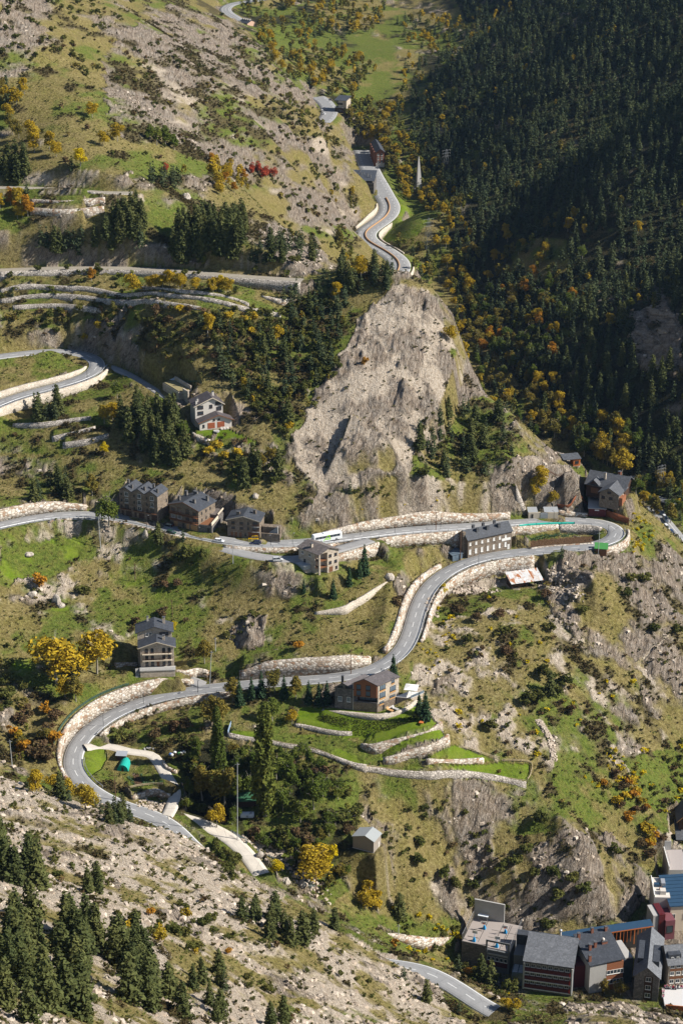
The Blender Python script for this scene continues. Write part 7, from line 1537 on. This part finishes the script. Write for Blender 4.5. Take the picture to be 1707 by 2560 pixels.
m.f.append((5,4,3,2,1,0)); m.f.append((18,19,20,21,22,23)); m.mi += [mi, mi]; m.build('body', e)
for s in (-1, 1):
    y0, y1 = (s*Wd/2-.01, s*(Wd/2+.02)) if s > 0 else (s*(Wd/2+.02), s*Wd/2+.01)
    m = MB(); n = 7
    for k in range(n): m.box((-L/2+.7+k*1.6, y0, 1.75), (-L/2+.7+k*1.6+1.52, y1, 2.75), GLASS)
    m.build('side_windows', e)
    y = s*(Wd/2+.03); m = MB()
    for (xa, za, xb, zb, ww) in ((-2.2,.5,.4,3.0,.35),(.4,3.,1.1,.9,.35),(-1.7,1.1,1.1,1.0,.28),(-.9,1.5,.5,1.35,.22)):
        P = [(xa-ww/2, y, za), (xa+ww/2, y, za), (xb+ww/2, y, zb), (xb-ww/2, y, zb)] if abs(zb-za) > .6 else [(xa, y, za-ww/2), (xb, y, zb-ww/2), (xb, y, zb+ww/2), (xa, y, za+ww/2)]
        m.hexa([(q[0], q[1]-.006, q[2]) for q in P], [(q[0], q[1]+.006, q[2]) for q in P], LIME)
    m.build('green_marking', e)
m = MB(); m.hexa([(L/2-.1,-1.05,1.35),(L/2+.01,-1.05,1.35),(L/2+.01,1.05,1.35),(L/2-.1,1.05,1.35)], [(L/2-.12,-1.0,3.0),(L/2+.0,-1.0,3.0),(L/2+.0,1.0,3.0),(L/2-.12,1.0,3.0)], GLASS); m.build('windscreen', e)
m = MB(); m.box((-1.8,-.8,Hh+.003),(.6,.8,Hh+.22), WH); m.build('roof_unit', e)
for x in (-L/2+3.2, L/2-2.6):
    for y in (-Wd/2+.1, Wd/2-.1): wheel(e, x, y, .5, .28)
for s in (-1, 1):
    m = MB(); m.box((L/2-.1, s*.9-.2, .7), (L/2+.03, s*.9+.2, .95), LAMP); m.build('headlight', e)
# ------------------------------------------------------------------ guard rails, fences, lamps, poles
def rail(nm, i0, i1, side, off, label, sp=4., grp='guard rails'):
    L = road_edge(nm, i0, i1, side, off); L[:, 2] += .1; c = L[len(L)//2].copy(); e = empty('guard_rail', tuple(c), 0, label, 'guard rail', grp)
    K = L-c; o = sweep('rail', K, [(-.05,.55),(-.07,.72),(-.05,.9),(.05,.9),(.05,.55)], GALV, True, e)
    st = max(1, int(round(sp/2.))); pm = None
    for i in range(0, len(K), st):
        if pm is None: m = MB(); m.box((-.09,-.09,-.6),(.09,.09,.95), GALV); pm = m.mesh('post')
        q = link('post', pm, e); q.location = K[i]
rail('main_road', 9, 12, -1, .55, 'guard rail on the garden side of the lowest bend'); rail('main_road', 14, 21, -1, .55, 'guard rail along the inside of the lower bend'); rail('main_road', 24, 29, -1, .55, 'guard rail down the outside of the S-bend'); rail('main_road', 29, 35, -1, .55, 'guard rail along the road above the rusty shed'); rail('main_road', 35, 38, -1, .55, 'guard rail round the outside of the right hairpin')
rail('main_road', 40, 43, 1, .55, 'guard rail on the upper leg over the vegetable plot'); rail('main_road', 43, 46, 1, .55, 'guard rail beside the coach'); rail('main_road', 46, 49, 1, .55, 'guard rail between coach road and driveway'); rail('main_road', 49, 52, 1, .55, 'guard rail opposite the stone houses'); rail('main_road', 52, 56, 1, .55, 'guard rail along the green meadow'); rail('upper_road', 0, 6, -1, .55, 'guard rail around the left hairpin'); rail('main_road', 0, 2, 1, .55, 'guard rail of the road above the school')
def fence(nm, px, label, cat, sp=3.2, hh=1.15, mat=None, rails=(.55,1.02), panel=False, grp=None, zoff=0., off=0.):
    L = ground_line(px, .8) if not isinstance(px, np.ndarray) else px; L = L.copy(); L[:, 2] = hz(L[:, 0], L[:, 1])+zoff if not isinstance(px, np.ndarray) else L[:, 2]
    k = 5; pd = np.pad(L[:, 2], k, mode='edge'); L[:, 2] = np.convolve(pd, np.ones(2*k+1)/(2*k+1), 'same')[k:-k]
    c = L[len(L)//2].copy(); e = empty(nm, tuple(c), 0, label, cat, grp); K = L-c; mat = mat or FENCEW
    if panel: sweep('panel', K, [(-.04,-.5),(-.04,hh),(.04,hh),(.04,-.5)], mat, True, e)
    else:
        for r in rails: sweep('rail', K, [(-.05,r-.09),(-.05,r+.09),(.05,r+.09),(.05,r-.09)], mat, True, e)
    m = MB(); m.box((-.1,-.1,-.6),(.1,.1,hh+.08), mat); pm = m.mesh('post'); d = 0; last = None
    for i in range(len(K)):
        if last is None or np.hypot(*(K[i]-last)[:2]) >= sp: q = link('post', pm, e); q.location = K[i]; last = K[i]
FG = 'wooden paddock fences'
fence('paddock_fence', pts(ZP,(0,368),(120,382),(250,408),(400,425),(570,435),(740,430),(900,440),(1100,470),(1300,500)), 'long two-rail wooden fence along the foot of the paddock', 'fence', grp=FG)
fence('paddock_fence', pts(ZP,(1310,490),(1335,440),(1340,345),(1240,328),(1110,325)), 'wooden fence round the far corner of the paddock', 'fence', grp=FG)
fence('paddock_fence', pts(ZP,(1090,318),(1000,290),(930,263),(840,235),(770,213)), 'wooden fence climbing from the paddock to the lawn wall', 'fence', grp=FG)
fence('paddock_fence', pts(ZP,(180,338),(240,325),(310,295),(400,262),(520,225),(620,192),(700,168)), 'wooden fence on the wall below the lower lawn', 'fence', grp=FG, zoff=.2)
fence('paddock_fence', pts(ZL,(440,345),(560,370),(700,390),(860,430),(960,480),(1080,540),(1200,570),(1400,590)), 'wooden fence along the long green terrace', 'fence', grp=FG)
fence('panel_fence', pts(ZR,(780,690),(860,720),(950,750),(1015,790)), 'rust-brown panel fence beside the right hairpin', 'fence', 3, 3.2, plain('rust fence', (.20,.07,.03), .8, .2, 2), panel=True)
fence('panel_fence', pts(ZR,(295,592),(430,588),(600,585)), 'low rust-brown fence on the wall beside the deck garage', 'fence', 3, 1.2, MATS['rust fence'], panel=True)
fence('cliff_railing', pts(ZR,(85,205),(200,235),(270,290),(330,335),(440,345)), 'brown post railing curving above the rock bastion', 'railing', 2.2, 1.3, WOOD)
L = road_edge('main_road', 39, 42, 1, .95)[8:]; L[:, 2] += .15; fence('net_fence', L, 'turquoise net fence above the vegetable plot', 'fence', 4, 1.1, TEAL, panel=True)
L = road_edge('main_road', 12, 19, 1, 3.2); L[:, 2] = hz(L[:, 0], L[:, 1]); fence('net_fence', L[:len(L)*2//3], 'dark green net fence on top of the lower bend wall', 'fence', 3, 1.2, plain('green net', (.05,.09,.06), .9, .2), rails=(.2,.5,.8,1.1))
fence('garden_fence', pts(ZK,(690,850),(850,825),(1000,810),(1160,790)), 'pale stick fence along the vegetable garden', 'fence', 1.4, 1.0, FENCEW); fence('garden_fence', pts(ZC,(575,275),(640,315),(700,358)), 'dark mesh fence beside the vegetable plot entrance', 'fence', 2, 1.3, RAILM, rails=(.3,.7,1.2)); fence('garden_fence', pts(ZL,(35,290),(50,235),(65,190)), 'blue-grey screen fence at the end of the green terrace', 'fence', 2, 2.2, plain('blue screen', (.2,.27,.36), .6, .1), panel=True)
def median(): # concrete median of the dual carriageway
    C3, idx, hw = RD['valley_road']; K = C3[:idx[11]].copy(); c = K[len(K)//2].copy(); o = sweep('median_wall', K-c, [(-.5,0),(-.4,1.1),(.4,1.1),(.5,0)], plain('rusty median', (.36,.22,.12), .9, .2), True); o.location = c; tag(o, 'rust-topped median wall between the valley carriageways', 'barrier')
median()
def lamp(uv, label, h=5.5):
    q = hit(*uv); e = empty('street_lamp', tuple(q), random.uniform(0, 6.28), label, 'street lamp', 'road lamps')
    m = MB(); m.tube((0,0,-.5),(0,0,h),.1,.07,RAILM); m.build('pole', e); m = MB(); m.tube((0,0,h-.1),(.9,0,h+.15),.05,.04,RAILM,5); m.build('arm', e); m = MB(); m.hexa([(.6,-.16,h+.05),(1.25,-.16,h+.1),(1.25,.16,h+.1),(.6,.16,h+.05)],[(.65,-.1,h+.25),(1.15,-.1,h+.25),(1.15,.1,h+.25),(.65,.1,h+.25)],CHROME); m.build('lamp_head', e)
for uv, lab in ((Q5(660,884),'street lamp halfway round the lower bend'),(Q5(910,828),'street lamp by the driveway of the balcony house'),(Q5(476,985),'street lamp low on the inside of the bend'),(Q6(628,256),'street lamp above the rusty shed'),(Q6(1222,112),'street lamp inside the right hairpin'),(Q6(973,52),'street lamp on the upper hairpin leg'),(Q6(455,82),'street lamp near the long stone house'),(Q6(245,104),'street lamp above the boulder wall'),(Q6(88,110),'street lamp just past the coach'),(ZA(835,640),'street lamp below the wooden-gabled house'),(ZA(325,520),'street lamp opposite the terrace'),(ZA(1483,700),'street lamp past the yellow van'),(ZF(1040,200),'street lamp behind the modern house'),(ZB(192,245),'street lamp behind the coach'),(ZE(1240,1090),'street lamp opposite the house drive'),(Q3(402,570),'street lamp on the left hairpin')): lamp(uv, lab)
def pole(uv, h, label, mat, lean=0., nm='utility_pole'):
    q = hit(*uv); 
    if q is None: return
    m = MB(); m.tube((0,0,-.8),(lean*h,0,h),.17,.11,mat,7); e = empty(nm, tuple(q), 0, label, 'pole', 'utility poles'); m.build('post', e); m = MB(); m.box((lean*h-.8,-.06,h-.7),(lean*h+.8,.06,h-.58),mat); m.build('crossarm', e)
PW = plain('pole timber', (.13,.075,.045), .9, .2); PG = plain('pole concrete', (.33,.34,.34), .8, .12)
for uv, h, lab, mt, ln in ((Q5(463,165),14,'tall grey pole in the meadow below the big roadside tree',PG,-.02),(Q5(622,318),8,'brown pole in the middle of the rough meadow',PW,0),(Q5(792,480),7.5,'brown pole in the tall green grass',PW,0),(Q5(962,808),16,'leaning grey pole at the corner of the boulder wall',PG,.07),(Q5(1070,236),8,'grey pole beside the driveway',PG,0),(Q5(990,640),6,'thin pole behind the big stone wall corner',PG,0),(Q6(433,88),9,'brown pole beside the upper road',PW,0),(Q6(545,218),13,'rust-brown mast at the corner of the long stone house',PW,0),(Q6(362,345),11,'brown pole on top of the S-bend wall',PW,0),(Q6(1178,192),10,'grey pole beside the green-roofed shelter',PG,0),(Q6(44,745),11,'brown pole against the boulder wall behind the modern house',PW,0),
    (Q7(533,150),11,'brown pole below the green tunnel',PW,-.01),(Q7(1090,330),31,'very tall pale mast beside the dirt track',PG,.02),(Q7(1450,600),11,'rust-brown pole below the golden tree by the stream',PW,0),(Q5(58,1172),11,'grey pole left of the lowest bend',PG,-.02),(Q8(262,785),6,'grey post in the overgrown plot beside the school',PG,0)): pole(uv, h, lab, mt, ln)
PYM = plain('pylon steel', (.16,.17,.18), .6, .1)
def pylon(uv, h, label, rmin=0.):
    q = hit(*uv, rmin=rmin); e = empty('pylon', tuple(q), .5, label, 'pylon', 'pylons'); m = MB(); lv = [(0,h*.16),(.3,h*.1),(.6,h*.06),(.85,h*.045),(1.,.1)]; C4 = ((-1,-1),(1,-1),(1,1),(-1,1))
    for (t0, w0), (t1, w1) in zip(lv, lv[1:]):
        for k in range(4):
            a, b = C4[k], C4[(k+1) % 4]; m.tube((a[0]*w0,a[1]*w0,t0*h),(a[0]*w1,a[1]*w1,t1*h),.08,.07,PYM,4); m.tube((a[0]*w0,a[1]*w0,t0*h),(b[0]*w1,b[1]*w1,t1*h),.035,.035,PYM,4); m.tube((b[0]*w0,b[1]*w0,t0*h),(a[0]*w1,a[1]*w1,t1*h),.035,.035,PYM,4)
    m.build('tower', e)
    for z in (.72, .84, .95):
        for s in (-1, 1): m = MB(); m.tube((0,0,z*h),(s*h*.17,0,z*h+.2),.1,.05,GALV,4); m.tube((s*h*.17,0,z*h+.2),(s*h*.17,0,z*h-.9),.05,.05,RENDER,4); m.build('arm', e)
pylon(ZR(1335,430), 15, 'steel lattice pylon in the meadow behind the inn'); pylon(ZV(1420,1960), 22, 'steel lattice pylon at the foot of the dark forest'); pylon(ZV(480,1560) if 0 else Q2(480,800), 20, 'thin lattice pylon on the forest edge beyond the concrete needle', 1100)
q = hit(*ZV(1300,1225)); e = empty('needle_tower', tuple(q), .4, 'slender pale concrete needle tower rising from autumn trees', 'tower'); m = MB(); prev = None
for t in range(11):
    z = 25*t/10; w = 2.3*(1-t/10)**.85+.18; x0 = -w+.5*(1-t/10); sec = [(x0,-w*.7,z),(w*(1+.9*max(0,.3-t/10)/.3),-w*.6,z),(w*(1+.9*max(0,.3-t/10)/.3),w*.6,z),(x0,w*.7,z)]
    if prev: m.hexa(prev, sec, CONC)
    prev = sec
m.build('shaft', e); m = MB(); m.box((-4,-3,-3),(5,3,.05), CONC); m.build('base', e)
# ------------------------------------------------------------------ garden and small things
q = hit(*ZK(600,610)); e = empty('polytunnel', tuple(q), -.12, 'turquoise polytunnel in the kitchen garden', 'polytunnel'); m = MB(); n = 10; r = 2.1
ring = [(r*math.cos(math.pi*k/n), 2.6*math.sin(math.pi*k/n)) for k in range(n+1)]
for (a, b), (c, d) in zip(ring, ring[1:]): m.face([(a,0,b),(a,6,b),(c,6,d),(c,0,d)], TEAL)
m.build('cover', e); m = MB(); m.face([(a,.02,b) for a, b in ring], TEAL); m.box((-.4,-.05,0),(.4,.015,1.7), DARKF); m.build('end_wall', e)
def shack(nm, uv, lab, cat, w, d, hh, rz, wm, rm, drop=.5):
    q = hit(*uv); e = empty(nm, tuple(q), rz, lab, cat); m = MB(); m.box((-w/2,0,-1),(w/2,.2,hh), wm); m.box((-w/2,.203,-1),(-w/2+.2,d,hh), wm); m.box((w/2-.2,.203,-1),(w/2,d,hh), wm); m.box((-w/2+.203,d-.2,-1),(w/2-.203,d,hh), wm); m.build('wall', e)
    m = MB(); m.hexa([(-w/2-.3,-.3,hh+.003),(w/2+.3,-.3,hh+.003),(w/2+.3,d+.3,hh+drop),(-w/2-.3,d+.3,hh+drop)],[(-w/2-.3,-.3,hh+.12),(w/2+.3,-.3,hh+.12),(w/2+.3,d+.3,hh+drop+.12),(-w/2-.3,d+.3,hh+drop+.12)], rm); m.build('roof', e); m = MB(); m.box((-.45,-.06,0),(.45,-.003,min(1.9,hh-.1)), WOODD); m.build('door', e)
shack('garden_shed', ZK(580,455), 'grey-roofed garden shed behind the turquoise tunnel', 'shed', 3.6, 2.4, 1.9, -.1, WOODD, TIN); shack('garden_shed', ZS(450,385), 'dark shed with green roof by the tall poplar', 'shed', 7, 5, 2.4, .05, WOODD, plain('moss green roof', (.03,.10,.05), .8, .15)); shack('chicken_shed', ZS(1300,470), 'tiny shed with grey-green roof on the slope above the hut', 'shed', 2.4, 2, 1.2, -.4, WOODD, TIN, .2)
q = hit(*ZS(452,458)); e = empty('cold_frame', tuple(q), 0, 'white polytunnel beside the foot of the tall poplar', 'polytunnel'); m = MB(); ring = [(1.3*math.cos(math.pi*k/8), 1.6*math.sin(math.pi*k/8)) for k in range(9)]
for (a, b), (c, d) in zip(ring, ring[1:]): m.face([(-2.4,a,b),(2.4,a,b),(2.4,c,d),(-2.4,c,d)], plain('white film', (.55,.57,.6), .35, .05))
for x in (-2.4, 2.4): m.face([(x,a,b) for a, b in ring], MATS['white film'])
m.build('cover', e); m = MB()
for x in (-2.42, 0, 2.4): m.box((x,-1.34,-.2),(x+.05,-1.28,.25), RAILM)
m.build('frame', e)
q = hit(*ZS(510,285)); m = MB(); m.box((-2.2,-.8,-.3),(2.2,.8,.7), RENDER); m.box((-.2,-.1,.703),(.1,.1,2.), WHITEF); m.box((.8,-.5,.703),(1.5,.3,1.3), CREAM); o = m.build('washing_trough'); o.location = q; tag(o, 'white stone trough above the green-roofed shed', 'trough')
q = hit(*ZK(970,300)); e = empty('stone_table', tuple(q), .2, 'pale stone table and benches beside the garden lane', 'stone table'); m = MB(); m.box((-.9,-.5,.62),(.9,.5,.8), CONC); m.build('top', e); m = MB(); m.box((-.3,-.2,-.3),(.3,.2,.617), CONC); m.build('leg', e)
for s in (-1, 1): m = MB(); m.box((s*1.6-.3,-.7,-.3),(s*1.6+.3,.7,.45), CONC); m.build('bench', e)
SK = [plain('white sack', (.62,.62,.6), .8, .1), plain('blue sack', (.05,.14,.4), .7, .1), plain('green sack', (.1,.3,.1), .7, .1)]
for i, (uv, lab, k) in enumerate(((ZK(1290,395),'white sack with blue base at the near end of the heap',0),(ZK(1270,385),'blue sack on the grass heap',1),(ZK(1330,360),'large white sack on top of the heap',0),(ZK(1390,375),'small green sack in the heap',2),(ZK(1420,370),'white sack right of the green one',0),(ZK(1460,352),'white sack at the far end of the heap',0))):
    q = hit(*uv); m = MB(); m.ball((0,0,.45), (.75,.6,.6), SK[k], 8, 6); o = m.build('sack', smooth=True); o.location = q; tag(o, lab, 'sack', 'sacks by the lane')
M_BLD = NT('boulder', .95, .1); M_BLD.col(M_BLD.ramp(M_BLD.noise(1.1, 5, .7, M_BLD.obj()), (.3, (.2,.17,.14)), (.55, (.42,.37,.31)), (.75, (.58,.53,.46)))); M_BLD.bump(M_BLD.noise(2.2, 4, .7, M_BLD.obj()), .6, .2)
def boulder(uv, r, lab, sc=(1,1,1)):
    q = hit(*uv); m = MB(); m.ball((0,0,0), 1., M_BLD.mat, 12, 8); g = np.random.default_rng(int(uv[0]*7)); V = np.array(m.v); k = .62+.8*fbm(V[:,0]*1.7+uv[0], V[:,1]*1.7+V[:,2]*1.3, 1., 2, 5); V *= k[:, None]*r*np.array(sc); m.v = [tuple(v) for v in V]; o = m.build('boulder'); o.location = (q[0], q[1], q[2]+r*.25); o.rotation_euler = (0,0,g.uniform(0,6)); tag(o, lab, 'boulder', 'boulders')
boulder(Q5(262,420), 2.6, 'big pale split boulder in the round meadow', (.6,.7,1.1)); boulder(Q5(285,435), 1.8, 'brown boulder leaning on the big pale one', (1,.8,.7)); boulder(Q5(150,385), 1.7, 'pale boulder below the orange shrub'); boulder(Q5(135,200), 1.6, 'small white stone in the upper green meadow', (1.3,1,.5)); boulder(ZA(1340,238), 1.4, 'reddish boulder above the house with the yellow van'); boulder(ZS(768,1005), 1.5, 'round white stone by the stream'); boulder(ZS(895,1025), 1.5, 'pale stone in the stream bed'); boulder(Q1(855,915), 2.4, 'white rock block above the dark pine grove'); boulder(ZA(312,598), 1.7, 'upright boulder below the guard rail opposite the houses', (.8,.7,1.2)); boulder(ZS(560,790), 1.4, 'white stone at the stream bank'); boulder(ZB(1100,550), 1.8, 'pale rock at the top end of the thin garden wall')
# stream
L = ground_line(pts(ZS,(300,590),(450,668),(560,735),(700,800),(820,900),(930,985),(1040,1080)), 1.5); L[:, 2] = hz(L[:, 0], L[:, 1])+.12
k_ = NT('stream water', .15, .5); f_ = k_.noise(1.3, 4, .7, k_.pos()); k_.col(k_.ramp(f_, (.45, (.02,.025,.02)), (.58, (.10,.11,.10)), (.68, (.6,.62,.62)))); k_.bump(f_, .5, .2); o = sweep('stream', L, [(-1.5,0.),(0,.05),(1.5,0.)], k_.mat); tag(o, kind='structure')
g = np.random.default_rng(77); Vs = []; Rn = []
for px, n, w in ((pts(ZS,(440,650),(560,700),(700,770)), 150, 2.2), (pts(ZS,(700,800),(900,960),(1040,1090)), 110, 4), (pts(ZK,(900,1050),(1050,1100),(1180,1110)), 90, 3), (pts(Q6,(930,320),(1000,350),(1075,370)), 190, 4.5), (pts(Q6,(540,370),(620,355),(690,365)), 120, 2.5), (pts(Q6,(430,400),(410,440),(425,480)), 70, 2.5), (pts(Q6,(905,960),(960,1050),(975,1130)), 120, 1.2)):
    L = ground_line(px, 1.)
    for _ in range(n):
        p = L[int(g.integers(len(L)))]+np.array([g.uniform(-w, w), g.uniform(-w, w), 0]); pv = rocks[int(g.integers(6))]; s = g.uniform(.5, 1.7); a = g.uniform(0, 6.28); c, q = math.cos(a)*s, math.sin(a)*s
        V = np.stack([pv[:, 0]*c-pv[:, 1]*q+p[0], pv[:, 0]*q+pv[:, 1]*c+p[1], pv[:, 2]*s+hz(p[0], p[1])+.1], 1); Vs.append(V); Rn.append(np.full(len(V)//4, g.uniform(.3, 1), np.float32))
V = np.concatenate(Vs); me = np_mesh('stream_rubble', V, np.arange(len(V)).reshape(-1, 4), mats=[rk_m.mat]); at = me.attributes.new('rnd', 'FLOAT', 'FACE'); at.data.foreach_set('value', np.concatenate(Rn)); tag(link('rubble_banks', me), kind='stuff')
# vegetable rows
Vs = []
for px in (pts(ZK,(690,690),(740,760),(770,810)), pts(ZK,(865,660),(885,730),(905,790)), pts(ZK,(930,780),(1040,775),(1150,755)), pts(ZC,(690,262),(800,250),(900,245),(1040,242)), pts(ZC,(700,275),(850,262),(1000,256)), pts(ZD,(470,340),(560,345),(660,350))):
    L = ground_line(px, .7)
    for p in L: C = np.array([p[0], p[1], hz(p[0], p[1])+.25])+g.normal(size=(14, 3))*np.array([.3,.3,.16]); Vs.append(cards(C, np.full(14, .24), g, .5))
V = np.concatenate(Vs); tag(link('vegetable_foliage', np_mesh('vegetable_foliage', V, np.arange(len(V)).reshape(-1, 4), mats=[leaf_material('cabbage leaves', [(.05,.10,.05),(.08,.15,.08),(.12,.2,.12)])])), kind='stuff')
# children and adults on the white court: far off, one crowd
m = MB(); cols = [plain('red coat', (.45,.03,.05), .8, .1), plain('white coat', (.6,.6,.6), .8, .1), plain('pink coat', (.5,.15,.25), .8, .1), plain('dark coat', (.03,.035,.05), .8, .1)]; SKIN = plain('skin', (.45,.28,.2), .7, .05)
for i in range(46):
    u, v = (g.uniform(1330, 1568), g.uniform(1118, 1150)) if i < 34 else (g.uniform(1292, 1322), g.uniform(1170, 1270)); p = Pz(*ZH(u, v), cz0); x, y, z = p; c = cols[int(g.integers(4))]; k = g.uniform(.75, 1.05); rz = g.uniform(0, 3)
    for s in (-1, 1): m.tube((x+s*.1*k*math.cos(rz), y+s*.1*k*math.sin(rz), z), (x+s*.08*k*math.cos(rz), y+s*.08*k*math.sin(rz), z+.75*k), .07*k, .1*k, cols[3], 5); m.tube((x+s*.24*k*math.cos(rz), y+s*.24*k*math.sin(rz), z+.72*k), (x+s*.2*k*math.cos(rz), y+s*.2*k*math.sin(rz), z+1.3*k), .05*k, .07*k, c, 5)
    m.tube((x, y, z+.7*k), (x, y, z+1.38*k), .17*k, .2*k, c, 7); m.ball((x, y, z+1.56*k), .13*k, SKIN, 7, 5)
tag(m.build('crowd'), kind='stuff')
# ------------------------------------------------------------------ light, sky, camera
SUN_EL, SUN_AZ = math.radians(38), math.radians(97)     # azimuth clockwise from straight ahead (+Y)
sdv = Vector((math.sin(SUN_AZ)*math.cos(SUN_EL), math.cos(SUN_AZ)*math.cos(SUN_EL), math.sin(SUN_EL)))
sl = bpy.data.lights.new('sun', 'SUN'); sl.energy = 5.; sl.angle = math.radians(.53); sl.color = (1., .945, .86)
so = bpy.data.objects.new('sun', sl); COL.objects.link(so); so.rotation_euler = sdv.to_track_quat('Z', 'Y').to_euler(); so.location = (300, 300, 900)
W = bpy.data.worlds.new('World'); S.world = W; W.use_nodes = True
sk = W.node_tree.nodes.new('ShaderNodeTexSky'); sk.sky_type = 'NISHITA'; sk.sun_disc = False; sk.sun_elevation = SUN_EL; sk.sun_rotation = SUN_AZ; sk.altitude = 1500; sk.air_density = 1.; sk.dust_density = .6
W.node_tree.links.new(sk.outputs[0], W.node_tree.nodes['Background'].inputs[0]); W.node_tree.nodes['Background'].inputs[1].default_value = .072
cdt = bpy.data.cameras.new('camera'); cam = bpy.data.objects.new('camera', cdt); COL.objects.link(cam)
cdt.sensor_fit = 'VERTICAL'; cdt.sensor_height = 36; cdt.lens = 36*F/2352; cdt.clip_start = 1; cdt.clip_end = 8000
cam.location = (0, 0, CAMZ); cam.rotation_euler = (math.radians(90)-PITCH, 0, 0); S.camera = cam
S.view_settings.view_transform = 'Standard'; S.view_settings.look = 'None'; S.view_settings.exposure = .76; S.view_settings.gamma = 1
S.cycles.max_bounces = 5; S.cycles.diffuse_bounces = 3; S.cycles.glossy_bounces = 2; S.cycles.transparent_max_bounces = 4

# clear autumn air between here and the far forest
zt = float(gzf.max())+12; x1 = float(np.abs(XF).max())+20; m = MB(); m.box((-x1, -60, float(gzf.min())-8), (x1, float(YF.max())+20, max(zt, CAMZ+12)), plain('haze shell', (1,1,1)))
hz_o = m.build('haze'); hm = bpy.data.materials.new('haze'); hm.use_nodes = True; ht = hm.node_tree; ht.nodes.remove(ht.nodes['Principled BSDF']); pv = ht.nodes.new('ShaderNodeVolumePrincipled')
pv.inputs['Color'].default_value = (.42, .66, 1., 1); pv.inputs['Density'].default_value = 1.5e-5; pv.inputs['Anisotropy'].default_value = .2
ht.links.new(pv.outputs[0], [n for n in ht.nodes if n.type == 'OUTPUT_MATERIAL'][0].inputs['Volume']); hz_o.data.materials[0] = hm; tag(hz_o, kind='stuff'); S.cycles.volume_bounces = 0
